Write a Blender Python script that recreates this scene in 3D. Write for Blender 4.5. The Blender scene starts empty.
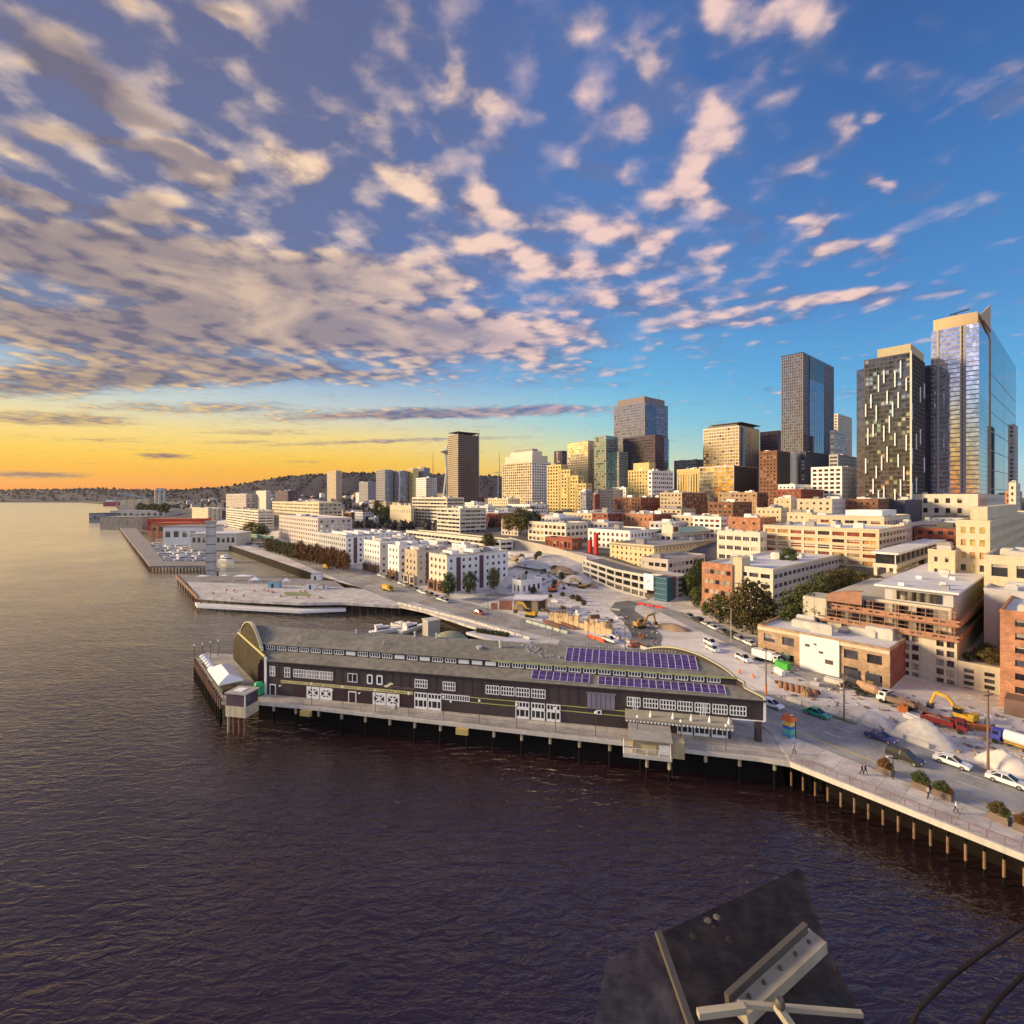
import bpy, bmesh, math, random
from mathutils import Vector, Matrix
random.seed(11)
C = bpy.context.scene.collection
scene = bpy.context.scene
PI = math.pi
R = math.radians

# ------------------------------------------------------------------ camera
CAM_Z, FPX, HOR = 48.0, 500.0, 497.0
cam = bpy.data.cameras.new("camera")
cam.sensor_width = 36.0
cam.lens = 36.0 * FPX / 1024.0
cam.shift_y = (HOR - 512.0) / 1024.0        # level lens with vertical shift: verticals stay vertical
cam.clip_start, cam.clip_end = 0.3, 40000.0
camo = bpy.data.objects.new("camera", cam)
camo.location = (0, 0, CAM_Z)
camo.rotation_euler = (R(90), 0, 0)
C.objects.link(camo)
scene.camera = camo

# ------------------------------------------------------------------ exposure
scene.view_settings.view_transform = 'Standard'
scene.view_settings.look = 'None'
scene.view_settings.exposure = 0.78
scene.view_settings.gamma = 1.0
HAZE = 1.3e-5
scene.cycles.max_bounces = 6
scene.cycles.volume_bounces = 0
scene.cycles.sample_clamp_direct = 8.0
scene.cycles.diffuse_bounces = 3
scene.cycles.glossy_bounces = 3
scene.cycles.sample_clamp_indirect = 4.0

# ------------------------------------------------------------------ sun
SUN_AZ, SUN_EL = R(-84), R(15)              # azimuth from +Y towards +X
sd = Vector((math.sin(SUN_AZ) * math.cos(SUN_EL), math.cos(SUN_AZ) * math.cos(SUN_EL), math.sin(SUN_EL)))
sun = bpy.data.lights.new("sun", 'SUN')
sun.energy = 4.4
sun.angle = R(16)
sun.color = (1.0, 0.74, 0.40)
suno = bpy.data.objects.new("sun", sun)
suno.rotation_euler = sd.to_track_quat('Z', 'Y').to_euler()
suno.location = (0, 0, 300)
C.objects.link(suno)


def lin(r, g, b):
    f = lambda c: (c / 255 / 12.92) if c / 255 <= 0.04045 else ((c / 255 + 0.055) / 1.055) ** 2.4
    return (f(r), f(g), f(b), 1.0)


# ------------------------------------------------------------------ node helper
class NT:
    def __init__(s, tree):
        s.t = tree; s.n = tree.nodes; s.l = tree.links

    def new(s, kind, **kw):
        n = s.n.new(kind)
        for k, v in kw.items():
            setattr(n, k, v)
        return n

    def put(s, sock, v):
        if isinstance(v, bpy.types.NodeSocket):
            s.l.new(v, sock)
        elif v is not None:
            if isinstance(v, (int, float)) and sock.type == 'RGBA':
                v = (v, v, v, 1)
            sock.default_value = v

    def math(s, op, a, b=None, c=None, clamp=False):
        n = s.new('ShaderNodeMath', operation=op, use_clamp=clamp)
        s.put(n.inputs[0], a)
        if b is not None: s.put(n.inputs[1], b)
        if c is not None: s.put(n.inputs[2], c)
        return n.outputs[0]

    def vmath(s, op, a, b=None, out=0, scale=None):
        n = s.new('ShaderNodeVectorMath', operation=op)
        s.put(n.inputs[0], a)
        if b is not None: s.put(n.inputs[1], b)
        if scale is not None: s.put(n.inputs['Scale'], scale)
        return n.outputs[out]

    def mix(s, f, a, b, mode='MIX'):
        n = s.new('ShaderNodeMix', data_type='RGBA', blend_type=mode)
        n.clamp_factor = True
        s.put(n.inputs[0], f); s.put(n.inputs[6], a); s.put(n.inputs[7], b)
        return n.outputs[2]

    def ramp(s, f, stops, interp='LINEAR'):
        n = s.new('ShaderNodeValToRGB')
        cr = n.color_ramp; cr.interpolation = interp
        while len(cr.elements) > 1: cr.elements.remove(cr.elements[-1])
        cr.elements[0].position = stops[0][0]; cr.elements[0].color = stops[0][1]
        for p, c in stops[1:]:
            e = cr.elements.new(p); e.color = c
        s.put(n.inputs[0], f)
        return n.outputs[0]

    def smooth(s, v, a, b, lo=0.0, hi=1.0):
        n = s.new('ShaderNodeMapRange', interpolation_type='SMOOTHSTEP')
        s.put(n.inputs[0], v)
        s.put(n.inputs[1], a); s.put(n.inputs[2], b); s.put(n.inputs[3], lo); s.put(n.inputs[4], hi)
        return n.outputs[0]

    def noise(s, vec, scale, detail=4, rough=0.5, dist=0.0, lac=2.0, out=0):
        n = s.new('ShaderNodeTexNoise')
        s.put(n.inputs['Vector'], vec)
        n.inputs['Scale'].default_value = scale; n.inputs['Detail'].default_value = detail
        n.inputs['Roughness'].default_value = rough; n.inputs['Distortion'].default_value = dist
        n.inputs['Lacunarity'].default_value = lac
        return n.outputs[out]


# ------------------------------------------------------------------ sky
def build_sky():
    import numpy as np
    w = bpy.data.worlds.new("World"); scene.world = w
    w.use_nodes = True
    T = NT(w.node_tree)
    for n in list(T.n): T.n.remove(n)
    out = T.new('ShaderNodeOutputWorld'); bg = T.new('ShaderNodeBackground')
    T.l.new(bg.outputs[0], out.inputs[0])
    bg.inputs[1].default_value = 0.1
    tc = T.new('ShaderNodeTexCoord')
    d = T.vmath('NORMALIZE', tc.outputs['Generated'])
    sp = T.new('ShaderNodeSeparateXYZ'); T.put(sp.inputs[0], d)
    x, y, z = sp.outputs
    zc = T.math('MAXIMUM', z, 0.0)
    OFF = 0.05
    inv = T.math('DIVIDE', 1.0, T.math('ADD', zc, OFF))
    P = T.vmath('MULTIPLY', T.vmath('SCALE', d, scale=inv), (1, 1, 0))

    # --- clear sky: a real-sky model plus the measured dusk gradient of this evening
    ns = T.new('ShaderNodeTexSky', sky_type='NISHITA')
    ns.sun_disc = False; ns.sun_elevation = SUN_EL; ns.sun_rotation = SUN_AZ
    ns.air_density = 1.3; ns.dust_density = 1.5; ns.ozone_density = 2.0
    L = lin
    west = T.ramp(zc, [(0.0, L(252, 128, 0)), (0.03, L(255, 172, 6)), (0.07, L(255, 204, 62)), (0.11, L(250, 220, 132)),
                       (0.16, L(200, 212, 208)), (0.23, L(128, 172, 218)), (0.4, L(88, 128, 194)), (0.7, L(72, 96, 158)), (1.0, L(60, 80, 140))])
    mid = T.ramp(zc, [(0.0, L(252, 206, 84)), (0.045, L(246, 224, 130)), (0.09, L(205, 228, 190)), (0.14, L(150, 214, 222)),
                      (0.22, L(106, 186, 230)), (0.36, L(82, 146, 214)), (0.6, L(70, 118, 188)), (1.0, L(56, 86, 145))])
    east = T.ramp(zc, [(0.0, L(196, 220, 220)), (0.05, L(165, 216, 228)), (0.1, L(120, 190, 228)), (0.18, L(90, 172, 226)),
                       (0.3, L(74, 142, 208)), (0.5, L(60, 112, 180)), (0.75, L(46, 76, 136)), (1.0, L(46, 76, 140))])
    hl = T.math('SQRT', T.math('ADD', T.math('MULTIPLY', x, x), T.math('MULTIPLY', y, y)))
    wx = T.math('DIVIDE', T.math('ADD', T.math('MULTIPLY', x, -0.94), T.math('MULTIPLY', y, 0.34)), T.math('MAXIMUM', hl, 0.001))
    f1 = T.smooth(wx, 0.05, 0.62)     # 1 towards the sunset
    f2 = T.smooth(wx, -0.35, 0.3)
    clear = T.mix(f1, T.mix(f2, east, mid), west)
    clear = T.vmath('SCALE', clear, scale=5.4)
    clear = T.vmath('ADD', clear, T.vmath('SCALE', ns.outputs[0], scale=0.07))

    # --- cloud cover: broad masses and single cloudlets, as ellipses on the cloud layer
    def proj(px, py):
        u, v = (px - 512) / FPX, (HOR - py) / FPX
        k = math.sqrt(u * u + v * v + 1)
        zz = v / k + OFF
        return np.array([u / k / zz, 1 / k / zz])

    def ellipse(px, py, a, b, ang=0.0):
        c = proj(px, py)
        J = np.column_stack([(proj(px + 1, py) - proj(px - 1, py)) / 2, (proj(px, py + 1) - proj(px, py - 1)) / 2])
        ca, sa = math.cos(R(ang)), math.sin(R(ang))
        E = np.array([[ca * a, -sa * b], [sa * a, ca * b]])
        U, S, _ = np.linalg.svd(J @ E)
        return c, math.atan2(U[1, 0], U[0, 0]), S

    warp = T.new('ShaderNodeTexNoise'); T.put(warp.inputs['Vector'], P)
    warp.inputs['Scale'].default_value = 4.2; warp.inputs['Detail'].default_value = 6.0
    PW = T.vmath('ADD', P, T.vmath('MULTIPLY', T.vmath('SUBTRACT', warp.outputs['Color'], (0.5, 0.5, 0.5)), (0.34, 0.34, 0)))

    def blobs(lst, after=None):
        acc = None; src = PW if after is None else T.vmath('ADD', PW, T.math('MULTIPLY', after, 1e-9))
        for i, (px, py, a, b, ang, wgt) in enumerate(lst):
            if acc is not None and i % 6 == 0:      # order the evaluation, so few results are held at once
                src = T.vmath('ADD', PW, T.math('MULTIPLY', acc, 1e-9))
            c, th, S = ellipse(px, py, a, b, ang)
            m = T.new('ShaderNodeMapping', vector_type='TEXTURE')
            T.put(m.inputs[0], src)
            m.inputs[1].default_value = (c[0], c[1], 0); m.inputs[2].default_value = (0, 0, th); m.inputs[3].default_value = (S[0], S[1], 1)
            ln = T.vmath('LENGTH', m.outputs[0], out=1)
            v = T.smooth(ln, 1.5, 0.15, 0.0, wgt)
            acc = v if acc is None else T.math('ADD', acc, v)
        return acc

    puffs = blobs([
        (405, 24, 24, 20, 20, .75), (447, 66, 22, 34, -15, .75), (482, 95, 36, 26, 25, .9), (445, 132, 14, 12, 0, .7), (478, 142, 20, 16, 20, .7),
        (300, 160, 52, 20, 14, .8), (345, 126, 30, 17, 0, .75), (308, 123, 16, 8, 0, .5), (378, 130, 18, 12, 0, .5), (402, 172, 46, 22, 28, .95),
        (490, 210, 34, 18, 20, .9), (470, 240, 56, 14, 12, .7), (575, 26, 28, 34, -15, .75), (556, 52, 20, 18, 0, .35),
        (642, 62, 16, 30, 10, .7), (670, 80, 30, 24, -20, .85), (638, 112, 30, 28, 0, .7), (700, 108, 22, 20, 0, .6), (716, 142, 27, 36, 10, .85),
        (684, 172, 20, 22, 10, .6), (680, 202, 40, 18, 5, .75), (604, 162, 18, 30, -25, .6), (592, 110, 24, 14, 0, .5), (560, 220, 46, 18, 5, .75),
        (615, 236, 28, 15, 0, .8), (660, 240, 24, 14, 0, .6), (745, 24, 50, 28, 15, .75), (800, 56, 30, 28, 0, .8), (845, 66, 24, 20, 0, .45),
        (840, 136, 24, 24, 20, .85), (792, 164, 30, 17, -20, .7), (875, 116, 12, 10, 0, .6), (914, 86, 24, 20, -20, .6), (886, 176, 22, 12, 20, .7),
        (922, 193, 34, 9, -20, .6), (1000, 90, 36, 22, -15, .75), (990, 36, 28, 12, -15, .4), (965, 14, 24, 16, -20, .5), (820, 212, 20, 15, 0, .75),
        (780, 212, 14, 7, 0, .55), (835, 246, 24, 12, -10, .7), (886, 250, 22, 11, 0, .55), (740, 218, 20, 12, 0, .5), (825, 298, 75, 12, 0, .8), (760, 240, 18, 10, 0, .45),
        (935, 292, 24, 9, -15, .45), (700, 318, 60, 14, 0, .5), (1075, 150, 40, 30, 0, .6), (900, -30, 60, 30, 0, .6), (690, 265, 50, 14, 0, .5), (780, 318, 40, 6, 0, .4),
        (600, 268, 60, 16, 0, .5), (520, 262, 50, 16, 0, .55), (640, 300, 70, 16, 0, .45), (540, 330, 80, 14, 0, .5), (560, 372, 70, 8, 0, .4),
        (745, 320, 5, 3, 0, .3), (770, 390, 16, 3, 0, .5), (655, 393, 16, 3, 0, .3),
    ])
    mass = blobs([
        (100, 84, 140, 24, 27, .75), (178, 161, 84, 17, 19, .8), (50, 140, 80, 26, 12, .5), (225, 16, 50, 14, 25, .65), (125, 12, 60, 16, 20, .45),
        (140, 205, 70, 20, 10, .5), (60, 250, 150, 40, 8, .5), (210, 270, 160, 40, 6, .6), (120, 330, 220, 36, 3, .75), (330, 320, 170, 32, 3, .6),
        (450, 345, 150, 24, 2, .5), (250, 372, 230, 16, 1, .65), (40, 385, 150, 14, 0, .6), (400, 275, 90, 24, 5, .45), (-150, 250, 200, 120, 10, .5), (20, 190, 70, 14, 12, .4),
        (430, 414, 170, 6, -1, .8), (60, 420, 90, 7, 2, .55), (390, 441, 130, 2.6, -2, .5), (164, 456, 26, 3.4, 2, .75), (250, 432, 60, 3, 0, .4), (35, 475, 60, 3.6, 1, .7), (200, 408, 120, 7, 0, .45),
        (240, 442, 45, 2.2, 0, .35), (575, 385, 60, 5, 0, .3), (545, 408, 60, 4, 0, .35), (300, 462, 30, 1.8, 0, .3), (100, 440, 60, 2.4, 0, .3),
    ], puffs)
    # unseen clouds behind the viewer: a bright broken deck added as fill light
    back = T.math('MULTIPLY', T.smooth(y, 0.05, -0.35, 0.0, 0.42), T.smooth(zc, 0.07, 0.2))

    def field(vec):
        a = T.noise(vec, 2.6, 7, 0.56, 0.3)
        v = T.new('ShaderNodeTexVoronoi', feature='SMOOTH_F1')
        w2 = T.new('ShaderNodeTexNoise'); T.put(w2.inputs['Vector'], vec); w2.inputs['Scale'].default_value = 9.0; w2.inputs['Detail'].default_value = 3.0
        T.put(v.inputs['Vector'], T.vmath('ADD', vec, T.vmath('SCALE', T.vmath('SUBTRACT', w2.outputs['Color'], (.5, .5, .5)), scale=0.10)))
        v.inputs['Scale'].default_value = 8.2; v.inputs['Smoothness'].default_value = 0.7
        c = T.math('SUBTRACT', 0.92, v.outputs['Distance'])
        f = T.noise(vec, 15.0, 3, 0.55)
        return T.math('ADD', T.math('ADD', T.math('MULTIPLY', a, 0.50), T.math('MULTIPLY', c, 0.36)), T.math('MULTIPLY', f, 0.14))
    n0 = field(P)
    sh = Vector((-0.10, -0.035, 0))
    n1 = field(T.vmath('ADD', P, tuple(sh)))
    nb = T.math('SUBTRACT', n0, 0.49)
    field_ = blobs([(560, 290, 300, 80, 4, .36), (470, 330, 220, 50, 3, .26), (700, 200, 190, 150, 0, .08), (330, 230, 200, 60, 6, .15)], mass)
    cover = T.math('ADD', T.math('ADD', T.math('ADD', T.math('MULTIPLY', puffs, 1.2), T.math('MULTIPLY', mass, 1.8)), field_), back)
    gain = T.smooth(mass, 0.25, 1.0, 2.7, 1.6)
    dens = T.math('ADD', cover, T.math('MULTIPLY', nb, gain))
    alpha = T.smooth(dens, -0.02, 1.22)
    veil = blobs([(60, 190, 400, 250, 8, 1.0), (480, 200, 330, 160, 0, .26), (640, 200, 240, 140, 0, .18), (330, 60, 200, 80, 0, .2)], field_)
    thin = T.smooth(T.math('ADD', T.math('ADD', cover, veil), T.math('MULTIPLY', nb, 1.1)), 0.0, 1.3, 0.0, 0.66)
    alpha = T.math('MAXIMUM', alpha, thin)
    # lit side: density falls towards the sun
    lit = T.math('ADD', T.math('MULTIPLY', T.math('SUBTRACT', n0, n1), 2.6), T.math('MULTIPLY', T.math('SUBTRACT', dens, 0.55), 0.55))
    massf = T.smooth(mass, 0.12, 0.8)
    lit = T.math('ADD', lit, T.math('MULTIPLY', T.math('SUBTRACT', T.noise(P, 13.0, 5, 0.6), 0.5), 1.1))
    lit = T.smooth(T.math('ADD', lit, 0.20), -0.10, 0.98)
    big = T.noise(P, 1.5, 8, 0.55, 0.8)
    litm = T.math('ADD', T.smooth(big, 0.44, 0.74, 0.0, 0.46), T.math('MULTIPLY', T.math('SUBTRACT', lit, 0.35), 0.30))
    lit = T.math('ADD', T.math('MULTIPLY', lit, T.math('SUBTRACT', 1.0, massf)), T.math('MULTIPLY', litm, massf), clamp=True)
    # colours
    wl = T.smooth(wx, 0.15, 0.9)
    lit_c = T.mix(wl, L(236, 202, 194), L(252, 218, 180))
    shd_c = T.mix(wl, L(98, 116, 160), L(112, 108, 128))
    low = T.smooth(zc, 0.30, 0.10)
    lit_c = T.mix(T.math('MULTIPLY', low, wl), lit_c, L(255, 210, 120))
    low2 = T.smooth(zc, 0.13, 0.04)
    shd_c = T.mix(T.math('MULTIPLY', low2, wl), shd_c, L(128, 96, 92))
    backc = T.smooth(y, 0.0, -0.4)
    lit_c = T.mix(backc, lit_c, L(255, 236, 222))
    shd_c = T.mix(backc, shd_c, L(186, 176, 190))
    cl = T.mix(lit, shd_c, lit_c)
    wS = T.math('DIVIDE', T.math('ADD', T.math('MULTIPLY', x, 0.5), T.math('MULTIPLY', y, -0.87)), T.math('MAXIMUM', hl, 0.001))
    cl = T.vmath('SCALE', cl, scale=T.smooth(wS, 0.0, 0.7, 6.1, 25.0))  # unseen southern clouds brightened to fill the south walls
    alpha = T.math('MULTIPLY', alpha, T.smooth(zc, 0.004, 0.03))
    col = T.mix(alpha, clear, cl)
    # below the horizon: dim ground colour
    col = T.mix(T.smooth(z, -0.002, -0.03), col, (0.9, 0.8, 0.7, 1))
    T.put(bg.inputs[0], col)
    w.cycles.sampling_method = 'MANUAL'
    w.cycles.sample_map_resolution = 512


build_sky()
# ------------------------------------------------------------------ materials
MATS = {}


def pmat(name, col, rough=0.8, metal=0.0, spec=0.4, var=0.18, scale=0.6, bump=0.0, bscale=8.0, streak=0.0, objvar=0.0, coat=0.0, emit=None):
    """procedural surface: base colour broken up by two noises (wear and dirt), optional vertical rain streaks and bump"""
    if name in MATS: return MATS[name]
    m = bpy.data.materials.new(name); m.use_nodes = True
    T = NT(m.node_tree); b = T.n['Principled BSDF']
    tc = T.new('ShaderNodeTexCoord'); obj = tc.outputs['Object']
    geo = T.new('ShaderNodeNewGeometry'); pos = geo.outputs['Position']
    c4 = (*col[:3], 1)
    c = c4
    if var > 0:
        n1 = T.noise(pos, scale, 5, 0.6)
        n2 = T.noise(pos, scale * 0.13, 3, 0.5)
        f = T.math('ADD', T.math('MULTIPLY', n1, 0.6), T.math('MULTIPLY', n2, 0.4))
        f = T.smooth(f, 0.3, 0.7)
        c = T.mix(f, tuple(v * (1 - var) for v in col[:3]) + (1,), tuple(min(v * (1 + var), .92) for v in col[:3]) + (1,))
    if streak > 0:
        ms = T.vmath('MULTIPLY', pos, (1.3, 1.3, 0.06))
        s = T.smooth(T.noise(ms, 1.0, 4, 0.6), 0.45, 0.75, 0.0, streak)
        c = T.mix(s, c, tuple(v * 0.45 for v in col[:3]) + (1,))
    if objvar > 0:
        oi = T.new('ShaderNodeObjectInfo')
        k = T.math('ADD', T.math('MULTIPLY', oi.outputs['Random'], 2 * objvar), 1 - objvar)
        c = T.vmath('SCALE', c, scale=k)
    T.put(b.inputs['Base Color'], c)
    b.inputs['Roughness'].default_value = rough
    b.inputs['Metallic'].default_value = metal
    b.inputs['Specular IOR Level'].default_value = spec
    if coat: b.inputs['Coat Weight'].default_value = coat; b.inputs['Coat Roughness'].default_value = 0.05
    if emit:
        b.inputs['Emission Color'].default_value = (*emit[:3], 1); b.inputs['Emission Strength'].default_value = emit[3]
    if bump > 0:
        bp = T.new('ShaderNodeBump'); bp.inputs['Strength'].default_value = bump; bp.inputs['Distance'].default_value = 0.05
        T.put(bp.inputs['Height'], T.noise(pos, bscale, 4, 0.6)); T.l.new(bp.outputs[0], b.inputs['Normal'])
    MATS[name] = m
    return m


def glass_mat(name, col, metal=0.0, rough=0.06, spec=0.8, objvar=0.35, wob=0.012):
    if name in MATS: return MATS[name]
    m = bpy.data.materials.new(name); m.use_nodes = True
    T = NT(m.node_tree); b = T.n['Principled BSDF']
    geo = T.new('ShaderNodeNewGeometry'); pos = geo.outputs['Position']
    oi = T.new('ShaderNodeObjectInfo')
    k = T.math('ADD', T.math('MULTIPLY', oi.outputs['Random'], 2 * objvar), 1 - objvar)
    n = T.smooth(T.noise(pos, 0.35, 2), 0.35, 0.65, 0.75, 1.25)
    T.put(b.inputs['Base Color'], T.vmath('SCALE', (*col[:3],), scale=T.math('MULTIPLY', k, n)))
    b.inputs['Metallic'].default_value = metal; b.inputs['Roughness'].default_value = rough
    b.inputs['Specular IOR Level'].default_value = spec
    if wob:
        bp = T.new('ShaderNodeBump'); bp.inputs['Strength'].default_value = 1.0; bp.inputs['Distance'].default_value = wob
        T.put(bp.inputs['Height'], T.noise(pos, 0.5, 1)); T.l.new(bp.outputs[0], b.inputs['Normal'])
    MATS[name] = m
    return m


def brick_mat(name, col, mortar=(0.3, 0.27, 0.24), scale=1.0):
    if name in MATS: return MATS[name]
    m = bpy.data.materials.new(name); m.use_nodes = True
    T = NT(m.node_tree); b = T.n['Principled BSDF']
    tc = T.new('ShaderNodeTexCoord'); sp = T.new('ShaderNodeSeparateXYZ'); T.put(sp.inputs[0], tc.outputs['Object'])
    cb = T.new('ShaderNodeCombineXYZ'); T.put(cb.inputs[0], T.math('ADD', sp.outputs[0], sp.outputs[1])); T.put(cb.inputs[1], sp.outputs[2])
    bt = T.new('ShaderNodeTexBrick'); T.put(bt.inputs['Vector'], cb.outputs[0])
    bt.inputs['Color1'].default_value = (*[v * 0.82 for v in col[:3]], 1); bt.inputs['Color2'].default_value = (*[v * 1.2 for v in col[:3]], 1)
    bt.inputs['Mortar'].default_value = (*mortar, 1); bt.inputs['Scale'].default_value = scale
    bt.inputs['Mortar Size'].default_value = 0.02; bt.inputs['Brick Width'].default_value = 0.8; bt.inputs['Row Height'].default_value = 0.25
    geo = T.new('ShaderNodeNewGeometry')
    f = T.smooth(T.noise(geo.outputs['Position'], 0.4, 5, 0.6), 0.3, 0.7, 0.78, 1.2)
    T.put(b.inputs['Base Color'], T.vmath('SCALE', bt.outputs[0], scale=f))
    b.inputs['Roughness'].default_value = 0.9; b.inputs['Specular IOR Level'].default_value = 0.2
    MATS[name] = m
    return m


def joint_mat(name, col, scale, bw, rh, ang):
    """slabs or planks: thin dark joints, each piece a little different"""
    if name in MATS: return MATS[name]
    m = bpy.data.materials.new(name); m.use_nodes = True
    T = NT(m.node_tree); b = T.n['Principled BSDF']
    geo = T.new('ShaderNodeNewGeometry'); mp = T.new('ShaderNodeMapping'); T.put(mp.inputs[0], geo.outputs['Position']); mp.inputs[2].default_value = (0, 0, -ang)
    bt = T.new('ShaderNodeTexBrick'); T.put(bt.inputs['Vector'], mp.outputs[0])
    bt.inputs['Color1'].default_value = (*[v * .9 for v in col], 1); bt.inputs['Color2'].default_value = (*[v * 1.08 for v in col], 1); bt.inputs['Mortar'].default_value = (*[v * .5 for v in col], 1)
    bt.inputs['Scale'].default_value = scale; bt.inputs['Mortar Size'].default_value = .035; bt.inputs['Brick Width'].default_value = bw; bt.inputs['Row Height'].default_value = rh
    n = T.smooth(T.noise(geo.outputs['Position'], .35, 6, .65), .3, .7, .72, 1.15)
    T.put(b.inputs['Base Color'], T.vmath('SCALE', bt.outputs[0], scale=n)); b.inputs['Roughness'].default_value = .9; b.inputs['Specular IOR Level'].default_value = .2
    MATS[name] = m; return m


# ------------------------------------------------------------------ mesh builder
class MB:
    def __init__(s):
        s.v = []; s.f = []; s.m = []

    def face(s, pts, mi=0):
        i = len(s.v)
        s.v += [tuple(p) for p in pts]
        s.f.append(tuple(range(i, i + len(pts)))); s.m.append(mi)
        return s

    def box(s, x0, x1, y0, y1, z0, z1, mi=0, top=None, M=None):
        p = [Vector(q) for q in ((x0, y0, z0), (x1, y0, z0), (x1, y1, z0), (x0, y1, z0), (x0, y0, z1), (x1, y0, z1), (x1, y1, z1), (x0, y1, z1))]
        if M is not None: p = [M @ q for q in p]
        i = len(s.v); s.v += [tuple(q) for q in p]
        for f, k in (((0, 3, 2, 1), mi), ((4, 5, 6, 7), mi if top is None else top), ((0, 1, 5, 4), mi), ((1, 2, 6, 5), mi), ((2, 3, 7, 6), mi), ((3, 0, 4, 7), mi)):
            s.f.append(tuple(i + q for q in f)); s.m.append(k)
        return s

    def prism(s, poly, z0, z1, mi=0, top=None, cap=True):
        """poly: ccw list of (x, y)"""
        n = len(poly); i = len(s.v)
        za = z0 if callable(z0) else (lambda x, y: z0)
        zb = z1 if callable(z1) else (lambda x, y: z1)
        s.v += [(x, y, za(x, y)) for x, y in poly] + [(x, y, zb(x, y)) for x, y in poly]
        for k in range(n):
            q = (k + 1) % n
            s.f.append((i + k, i + q, i + n + q, i + n + k)); s.m.append(mi)
        if cap:
            s.f.append(tuple(i + n + k for k in range(n))); s.m.append(mi if top is None else top)
            s.f.append(tuple(i + n - 1 - k for k in range(n))); s.m.append(mi)
        return s

    def tube(s, p0, p1, r0, r1=None, n=8, mi=0):
        p0, p1 = Vector(p0), Vector(p1); r1 = r0 if r1 is None else r1
        d = (p1 - p0).normalized()
        a = d.orthogonal().normalized(); b = d.cross(a)
        i = len(s.v)
        for (p, r) in ((p0, r0), (p1, r1)):
            for k in range(n):
                t = 2 * PI * k / n
                s.v.append(tuple(p + a * (math.cos(t) * r) + b * (math.sin(t) * r)))
        for k in range(n):
            q = (k + 1) % n
            s.f.append((i + k, i + q, i + n + q, i + n + k)); s.m.append(mi)
        s.f.append(tuple(i + n - 1 - k for k in range(n))); s.m.append(mi)
        s.f.append(tuple(i + n + k for k in range(n))); s.m.append(mi)
        return s

    def bar(s, p0, p1, w, h, mi=0):
        """rectangular bar from p0 to p1, w across, h high"""
        p0, p1 = Vector(p0), Vector(p1)
        d = (p1 - p0).normalized()
        a = d.cross(Vector((0, 0, 1)))
        a = Vector((1, 0, 0)) if a.length < 1e-4 else a.normalized()
        b = a.cross(d)
        a *= w / 2; b *= h / 2
        i = len(s.v)
        for p in (p0, p1):
            s.v += [tuple(p - a - b), tuple(p + a - b), tuple(p + a + b), tuple(p - a + b)]
        for f in ((0, 1, 2, 3), (7, 6, 5, 4), (0, 4, 5, 1), (1, 5, 6, 2), (2, 6, 7, 3), (3, 7, 4, 0)):
            s.f.append(tuple(i + q for q in f)); s.m.append(mi)
        return s

    def lathe(s, prof, n=12, c=(0, 0, 0), mi=0):
        i = len(s.v)
        for r, z in prof:
            for k in range(n):
                t = 2 * PI * k / n
                s.v.append((c[0] + r * math.cos(t), c[1] + r * math.sin(t), c[2] + z))
        for j in range(len(prof) - 1):
            for k in range(n):
                q = (k + 1) % n
                s.f.append((i + j * n + k, i + j * n + q, i + (j + 1) * n + q, i + (j + 1) * n + k)); s.m.append(mi)
        s.f.append(tuple(i + n - 1 - k for k in range(n))); s.m.append(mi)
        s.f.append(tuple(i + (len(prof) - 1) * n + k for k in range(n))); s.m.append(mi)
        return s

    def blob(s, c, r, mi=0, seed=0, rough=0.25, nu=8, nv=6):
        rnd = random.Random(seed)
        i = len(s.v); sx, sy, sz = (r, r, r) if isinstance(r, (int, float)) else r
        for j in range(nv + 1):
            ph = PI * j / nv
            for k in range(nu):
                t = 2 * PI * (k + 0.5 * (j % 2)) / nu
                q = 1 + rnd.uniform(-rough, rough)
                s.v.append((c[0] + sx * q * math.sin(ph) * math.cos(t), c[1] + sy * q * math.sin(ph) * math.sin(t), c[2] + sz * q * math.cos(ph)))
        for j in range(nv):
            for k in range(nu):
                q = (k + 1) % nu
                s.f.append((i + j * nu + k, i + (j + 1) * nu + k, i + (j + 1) * nu + q, i + j * nu + q)); s.m.append(mi)
        return s

    def mesh(s, name, mats):
        me = bpy.data.meshes.new(name)
        me.from_pydata(s.v, [], s.f)
        for m in (mats if isinstance(mats, (list, tuple)) else [mats]): me.materials.append(m)
        me.polygons.foreach_set('material_index', s.m)
        me.update()
        return me

    def build(s, name, mats, parent=None, loc=None, rz=0.0, smooth=False):
        me = s.mesh(name, mats)
        if smooth: me.polygons.foreach_set('use_smooth', [True] * len(me.polygons))
        return link(name, me, parent, loc, rz)


def link(name, me, parent=None, loc=None, rz=0.0):
    o = bpy.data.objects.new(name, me); C.objects.link(o)
    if parent is not None: o.parent = parent
    if loc is not None: o.location = loc
    if rz: o.rotation_euler = (0, 0, rz)
    return o


def tag(o, label=None, cat=None, group=None, kind=None):
    if label: o['label'] = label
    if cat: o['category'] = cat
    if group: o['group'] = group
    if kind: o['kind'] = kind
    return o


def thing(name, label, cat, loc=(0, 0, 0), rz=0.0, group=None):
    o = bpy.data.objects.new(name, None); C.objects.link(o)
    o.empty_display_size = 0.5
    o.location = loc; o.rotation_euler = (0, 0, rz)
    return tag(o, label, cat, group)


KIDS = {}


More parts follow.
